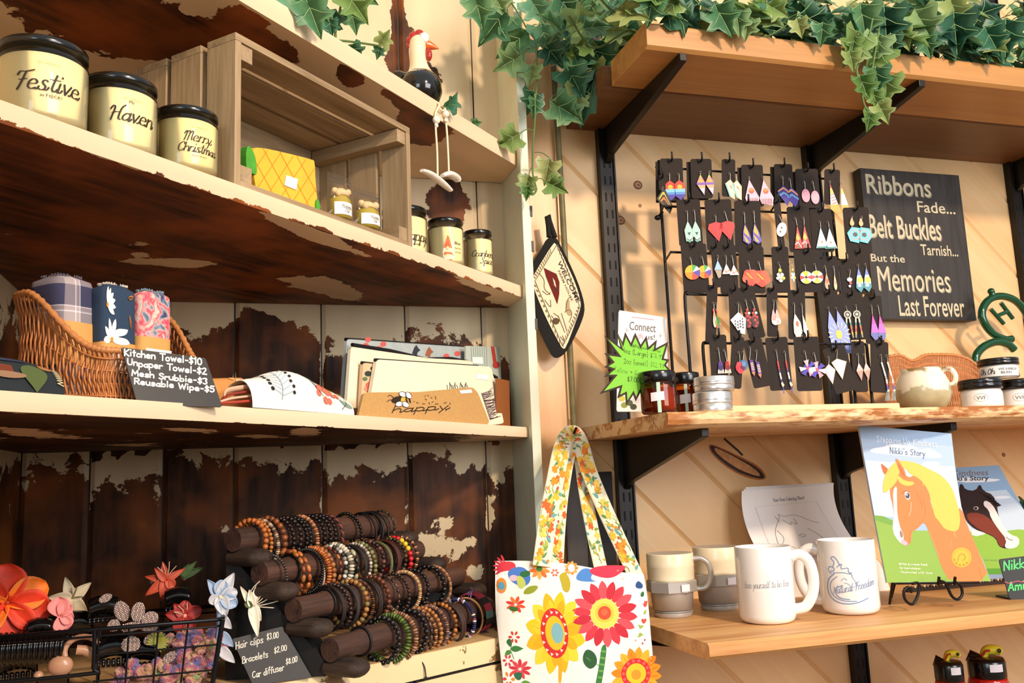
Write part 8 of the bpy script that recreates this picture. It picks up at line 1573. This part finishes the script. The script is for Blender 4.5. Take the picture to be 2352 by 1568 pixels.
# ================================================================== IVY
TT = top_t+.003
def leafmat(name, c1, c2, c3):
    m, nt, b = newmat(name); L = nt.links.new; tc = nd(nt, 'ShaderNodeTexCoord'); ge = nd(nt, 'ShaderNodeNewGeometry')
    n1 = nd(nt, 'ShaderNodeTexNoise', i_Scale=45.0, i_Detail=4.0); L(tc.outputs['Object'], n1.inputs['Vector'])
    ad = nd(nt, 'ShaderNodeMath', operation='MULTIPLY_ADD'); L(n1.outputs['Fac'], ad.inputs[0]); ad.inputs[1].default_value = .55; sb = nd(nt, 'ShaderNodeMath', operation='MULTIPLY_ADD'); L(ge.outputs['Random Per Island'], sb.inputs[0]); sb.inputs[1].default_value = .8; sb.inputs[2].default_value = -.18; L(sb.outputs[0], ad.inputs[2])
    cr = nd(nt, 'ShaderNodeValToRGB'); L(ad.outputs[0], cr.inputs[0]); e = cr.color_ramp.elements; e[0].position = .15; e[0].color = rgb(c1); e[1].position = .85; e[1].color = rgb(c3); k = e.new(.5); k.color = rgb(c2)
    L(cr.outputs[0], b.inputs['Base Color']); b.inputs['Roughness'].default_value = .42
    tr = nd(nt, 'ShaderNodeBsdfTranslucent'); L(cr.outputs[0], tr.inputs[0]); mx = nd(nt, 'ShaderNodeMixShader'); mx.inputs[0].default_value = .32; o = nt.nodes['Material Output']; L(b.outputs[0], mx.inputs[1]); L(tr.outputs[0], mx.inputs[2]); L(mx.outputs[0], o.inputs[0]); return m
LF = leafmat('ivy_leaf', '#335f46', '#53885c', '#8cab72'); LFL = leafmat('ivy_leaf_light', '#5a8440', '#7f9f56', '#a9b270'); LFD = leafmat('ivy_leaf_dark', '#24503e', '#407a5c', '#6ca482'); VEIN = M('#86a468', .5); STEM = M('#55703a', .6, var=.15)
IVY = [(0, 0), (.16, .12), (.42, .02), (.50, .20), (.40, .36), (.34, .44), (.52, .56), (.40, .66), (.22, .66), (.12, .82), (0, 1.05)]
IVY = [(x, y) for x, y in IVY]+[(-x, y) for x, y in IVY[::-1][1:-1]]
def leaf(mb, base, d, nrm, size, mat, fold=.3, curl=.25, veins=True):
    """a five lobed ivy leaf: folded along the midrib, tip curling back"""
    d = Vector(d).normalized(); n = Vector(nrm); n = n-d*n.dot(d); n = n.normalized() if n.length > 1e-4 else d.orthogonal().normalized(); s_ = d.cross(n); base = Vector(base)
    def f(x, y, h=0): return base+d*size*(y-.12*curl*y*y)+s_*size*x*(1-.1*fold)+n*size*(abs(x)*fold-curl*.45*y*y-abs(x)*abs(x)*.25+h)
    half = [p for p in IVY if p[0] >= 0]; left = [p for p in IVY if p[0] <= 0]
    left = [(0, 0)]+[(-x, y) for x, y in half[1:-1]]+[(0, 1.05)]
    vs = []; fs = []
    mid = [(0, t) for t in (0, .2, .4, .6, .8, 1.05)]
    def tri_(P):
        pts = [(x, y) for x, y in P]; tr = tessellate_polygon([[Vector((x, y, 0)) for x, y in pts]]); o = len(vs); vs.extend(f(x, y) for x, y in pts); fs.extend([[i+o for i in t] for t in tr])
    def sub(half):                             # strip from midrib to the edge keeps the fold crisp and lets the blade curve
        return half+[(0, t) for t in (.8, .6, .4, .2)]
    tri_(sub(half)); tri_(sub(left)[::1])
    # weld the midrib so that the leaf is one island
    k = len(half)+4; mapping = {}
    L2 = left+[(0, t) for t in (.8, .6, .4, .2)]
    for i, p in enumerate(L2):
        if abs(p[0]) < 1e-6:
            for j, q in enumerate(half+[(0, t) for t in (.8, .6, .4, .2)]):
                if abs(q[0]) < 1e-6 and abs(q[1]-p[1]) < 1e-6: mapping[k+i] = j
    fs2 = [[mapping.get(i, i) for i in t] for t in fs]
    mb.add(vs, fs2, mat, True)
    if veins:
        for P in ([(0, 0), (0, .5), (0, .95)], [(0, .04), (.22, .15), (.42, .2)], [(0, .04), (-.22, .15), (-.42, .2)], [(0, .3), (.2, .48), (.42, .57)], [(0, .3), (-.2, .48), (-.42, .57)]):
            mb.stroke([P], .012, VEIN, lambda u, v, h=0: f(u, v, .006), 0); 
def garland(name, label, stems, leaves, group='ivy garlands'):
    """stems: lists of points; leaves: (base, direction, face, size, material, fold, curl)"""
    c = stems[0][0]; root = thing(name, label, 'ivy', c, group); m = MB()
    for L in stems: m.tube(spl(L, 6), .0016, STEM, 6)
    m.build('stem', root); m = MB(); pet = MB()
    for b, d, n, s_, mt, fo, cu, st in leaves:
        leaf(m, b, d, n, s_, mt, fo, cu)
        if st is not None: pet.tube(spl([Vector(st), Vector(st).lerp(Vector(b), .5)+Vector((0, 0, .004)), Vector(b)], 4), .0009, STEM, 5)
    if pet.v:
        for v_, f_, mi_ in [(pet.v, pet.f, pet.mi)]:
            o_ = len(m.v); m.add(v_, f_, STEM, True)
    for v in m.v:                               # leaves rest on the boards they touch
        if v.x > X0-.016 and v.y > -.325 and TZ-.03 < v.z < TT+.002: v.z = TT+.002
        if v.x < .4425 and (v-P0).dot(NG) < .003 and 1.965 < v.z < 2.003: v.z = 2.003
    m.build('foliage', root)
    return root
def pxleaf(px, py, ang, sz, y, mat, tilt=(0, 0), fold=.3, curl=.3, st=None, ysh=0):
    """leaf with its base near a photo pixel, pointing along ang (deg, 0 = right, 90 = up) in the view, size in px"""
    b = at(px, py, 1, y); k = (b-CAM).dot(fw)/FPX; a = R_(ang); toc = (CAM-b).normalized(); ex = rt; ey = up
    d = ex*math.cos(a)+ey*math.sin(a)+toc*tilt[0]; n = toc+ex*tilt[1]+ey*.15; 
    return (b, d, n, sz*k, mat, fold, curl, at(*st, 1, y+ysh) if st else None)
A_ = lambda px, py, y: at(px, py, 1, y)
# corner strand hanging in front of the end board and upright board
yv = -.135
lv = []
for t in ((1090, -12, -75, 85, LF, (.1, .2)), (1130, -20, -60, 70, LF, (.1, .2)), (1165, 20, -130, 110, LF, (.2, -.2)), (1215, 70, -140, 100, LF, (.2, .1)), (1215, -10, -60, 80, LFD, (.1, 0)), (1275, -15, -50, 95, LF, (.2, .1)), (1240, 50, -70, 90, LFD, (.1, .4)), (1330, 20, -120, 85, LFD, (.2, .2)), (1200, 125, -150, 78, LF, (.1, .1)), (1225, 145, -105, 60, LF, (.2, -.3)),
          (1320, 60, -80, 80, LFD, (.2, .3)), (1290, 110, -20, 95, LFD, (.1, .2)), (1360, 90, -70, 110, LFD, (.3, .1)), (1300, 150, -60, 95, LFD, (.2, .2)), (1345, 165, -110, 85, LFD, (.2, 0)), (1262, 232, -30, 85, LF, (.1, .1)), (1225, 205, -100, 62, LF, (.2, .5)), (1340, 205, -95, 90, LFD, (.1, -.2)), (1290, 240, -40, 70, LF, (.2, .2)), (1380, 40, -50, 90, LF, (.1, .1)), (1410, -5, -80, 85, LF, (.2, .3)), (1365, -10, -110, 80, LF, (.1, 0)), (1420, 70, -35, 90, LFD, (.1, .3)), (1250, 100, -50, 70, LFD, (.1, .1)),
          (1338, 110, -115, 70, LFL, (.3, .4)), (1355, 140, -80, 85, LFL, (.2, -.4)), (1330, 195, -100, 75, LFL, (.3, .3)), (1300, 270, -95, 0.1, LFL, (0, 0)), (1380, 70, -20, 85, LFL, (.2, .2)), (1430, 20, -120, 70, LF, (.1, 0))):
    px, py, an, sz, mt, ti = t
    if sz > 1: lv.append(pxleaf(px, py, an, sz, yv-.02*((px*7+py*3) % 5)/4, mt, ti, .3, .35, (px+18, py-14)))
st = [[A_(1270, -40, yv), A_(1300, 20, yv), A_(1330, 80, yv), A_(1345, 150, yv), A_(1330, 210, yv)], [A_(1150, -30, yv), A_(1190, 30, yv), A_(1220, 80, yv), A_(1255, 110, yv), A_(1310, 130, yv)], [A_(1390, -30, yv), A_(1360, 60, yv), A_(1345, 110, yv)], [A_(1230, 100, yv), A_(1235, 170, yv), A_(1228, 240, yv)]]
garland('ivy_garland', 'bushy ivy cluster hanging in the corner between the cupboard and the top plank', st, lv)
yv = -.15; lv = [pxleaf(*t) for t in ((1196, 305, -150, 68, yv, LFL, (.1, 0), .2, .2, (1226, 300)), (1262, 362, -100, 66, yv, LFL, (.15, .1), .25, .25, (1228, 350)), (1215, 400, -105, 52, yv, LFL, (.2, -.2), .25, .3, (1224, 385)), (1253, 418, -25, 58, yv, LFL, (.1, .2), .25, .2, (1232, 412)), (1212, 425, -95, 38, yv, LFL, (.3, .1), .3, .4, (1230, 440)), (1230, 225, -95, 50, yv, LF, (.2, .6), .4, .3, (1228, 240)))]
garland('ivy_garland', 'thin strand of pale ivy leaves hanging down in front of the end board', [[A_(1228, 215, yv), A_(1229, 270, yv), A_(1224, 340, yv), A_(1224, 400, yv), A_(1232, 435, yv), A_(1222, 448, yv)]], lv)
# cupboard top strand
def fp(px, py, off): return onp(px, py, NG, P0+NG*off)
def fleaf(px, py, ang, sz, off, mat, tilt=(0, 0), fold=.3, curl=.3, st=None):
    b = fp(px, py, off); k = (b-CAM).dot(fw)/FPX; a = R_(ang); toc = (CAM-b).normalized(); d = rt*math.cos(a)+up*math.sin(a)+toc*tilt[0]; return (b, d, toc+rt*tilt[1]+up*.15, sz*k, mat, fold, curl, fp(*st, off) if st else None)
lv = [fleaf(*t) for t in ((700, -10, -68, 105, .012, LF, (.1, .1), .3, .3, (690, -30)), (655, -25, -50, 90, -.03, LFD, (.1, .1)), (690, 15, -160, 80, -.04, LFD, (.1, .3)), (792, -20, -52, 95, -.03, LFL, (.2, .3), .4, .3), (772, 20, -115, 70, -.04, LFD, (.1, -.2)), (755, 40, -80, 45, -.03, LFD), (805, 20, -75, 62, -.05, LF, (.1, .3)), (730, 45, -130, 45, -.02, LF), (872, 105, -100, 34, -.04, LF, (.2, .3)), (870, 108, 55, 48, -.04, LFL, (.1, .6)), (800, 102, -45, 54, -.03, LF, (.3, .4)), (825, -15, -30, 50, -.05, LF))]
garland('ivy_garland', 'ivy sprigs lying on the topmost corner shelf left of the rooster', [[fp(630, -30, -.03), fp(690, -15, -.02), fp(740, 30, -.03), fp(770, 75, -.03), fp(765, 95, -.03)], [fp(765, 92, -.03), fp(810, 96, -.03), fp(870, 105, -.04)], [fp(790, -20, -.04), fp(775, 50, -.04), fp(768, 92, -.03)]], lv)
lv = [fleaf(1022, 252, 52, 50, .004, LFD, (.1, 1.2), .7, .2), fleaf(1082, 285, 10, 26, -.02, LF, (.2, .5))]
garland('ivy_sprig', 'single dark ivy leaf standing behind the bead cord', [[fp(1016, 262, -.01), fp(1020, 252, 0)], ], lv[:1]); garland('ivy_sprig', 'tiny ivy leaf on the top shelf edge near the end board', [[fp(1078, 290, -.02), fp(1084, 285, -.02)]], lv[1:])
# along the top plank
rnd = random.Random(11)
def shelfivy(x0, x1, n_, seed, zr=(.0, .09)):
    rn = random.Random(seed); lv = []; st = []
    for j in range(3):
        yy = -.30+.09*j; st.append([Vector((x0+(x1-x0)*k/7, yy+rn.uniform(-.02, .02), TT+.016+rn.uniform(0, .04))) for k in range(8)])
    for k in range(n_):
        x = x0+(x1-x0)*(k+rn.random())/n_; y = -.325+.27*rn.random()**1.6; z = TT+.02+rn.random()*zr[1]
        a = rn.uniform(0, 6.283); d = Vector((math.cos(a), -.35+.5*math.sin(a), rn.uniform(-.35, .25)+(.1 if y > -.25 else -.25))); nn = Vector((rn.uniform(-.5, .5), -1.0, rn.uniform(-.1, .9))); s_ = rn.uniform(.045, .075)
        if y < -.29: z = TT+.022+rn.random()*.03
        elif d.z < -.05: d.z = -.05
        lv.append((Vector((x, y, z)), d, nn, s_, rn.choice([LF, LF, LFD, LFD, LFL]), rn.uniform(.2, .45), rn.uniform(.15, .5), Vector((x-.02, y+.02, max(TT+.012, z-.012)))))
    return st, lv
ST_ = []; LV_ = []
for a_ in ((.50, .86, 74, 1, (0, .08)), (.84, 1.14, 84, 2, (0, .12)), (1.12, 1.58, 150, 3, (0, .14))): s_, l_ = shelfivy(*a_); ST_ += s_; LV_ += l_
yv = -.345
LV_ += [pxleaf(*t) for t in ((1640, 8, -60, 90, yv, LF, (.2, .1)), (1720, 40, -100, 60, yv, LF, (.3, 0)), (1760, 8, -30, 62, yv, LFL, (.2, .2)), (1560, 0, -140, 60, yv, LFL, (.2, .2)), (1690, 20, -80, 70, yv, LF, (.2, .3)), (1890, 50, -95, 60, yv, LF, (.2, .1)), (2030, 10, -85, 110, yv, LFD, (.2, .1)), (1975, 5, -80, 100, yv, LF, (.1, .1)), (2100, 20, -60, 95, yv, LF, (.2, .1)), (2190, 25, -85, 110, yv, LFD, (.2, 0)), (2180, -10, -70, 80, yv, LFL, (.2, .1)), (2260, 60, -60, 80, yv, LFD, (.2, .1)), (2310, 40, -90, 100, yv, LFD, (.2, .1)), (2120, 80, -70, 60, yv, LF, (.2, .2)), (1830, 40, -75, 50, yv, LFL, (.1, .1)), (1500, -10, -100, 75, yv, LF, (.1, .1)), (2060, 60, -60, 65, yv, LFL, (.2, .3)))]
garland('ivy_garland', 'long bushy ivy garland lying along the whole top plank', ST_, LV_)
yv = -.352
lv = [pxleaf(*t) for t in ((1975, 70, -110, 95, yv, LFL, (.2, .5), .5, .4), (2020, 75, -100, 80, yv, LF, (.2, .3), .4, .4, (2012, 70)), (1950, 115, -75, 55, yv, LFL, (.2, .4), .5, .3, (1960, 100)), (2035, 100, -125, 85, yv, LFL, (.2, .2), .5, .4), (1972, 170, -65, 70, yv, LFL, (.2, .5), .6, .4, (1965, 160)), (2010, 150, -80, 70, yv, LF, (.2, .3), .4, .4, (1998, 150)), (2035, 165, -88, 82, yv, LFL, (.2, .3), .4, .4, (2020, 155)), (2005, 205, -75, 50, yv, LFL, (.2, .4), .4, .4, (1995, 205)), (1998, 255, -95, 52, yv, LFL, (.2, .5), .6, .3, (1985, 248)), (2015, 235, -60, 58, yv, LFL, (.2, .3), .4, .3, (2000, 240)), (2045, 75, -80, 60, yv, LF, (.2, .3)), (1962, 80, -95, 50, yv, LFL, (.2, .4), .5, .3))]
garland('ivy_garland', 'strand of pale ivy hanging over the edge of the top plank near the middle bracket', [[A_(2005, 40, yv), A_(1990, 110, yv), A_(1968, 160, yv), A_(1978, 200, yv), A_(1985, 240, yv), A_(2000, 262, yv)], [A_(2020, 60, yv), A_(2005, 150, yv), A_(1995, 205, yv)]], lv)
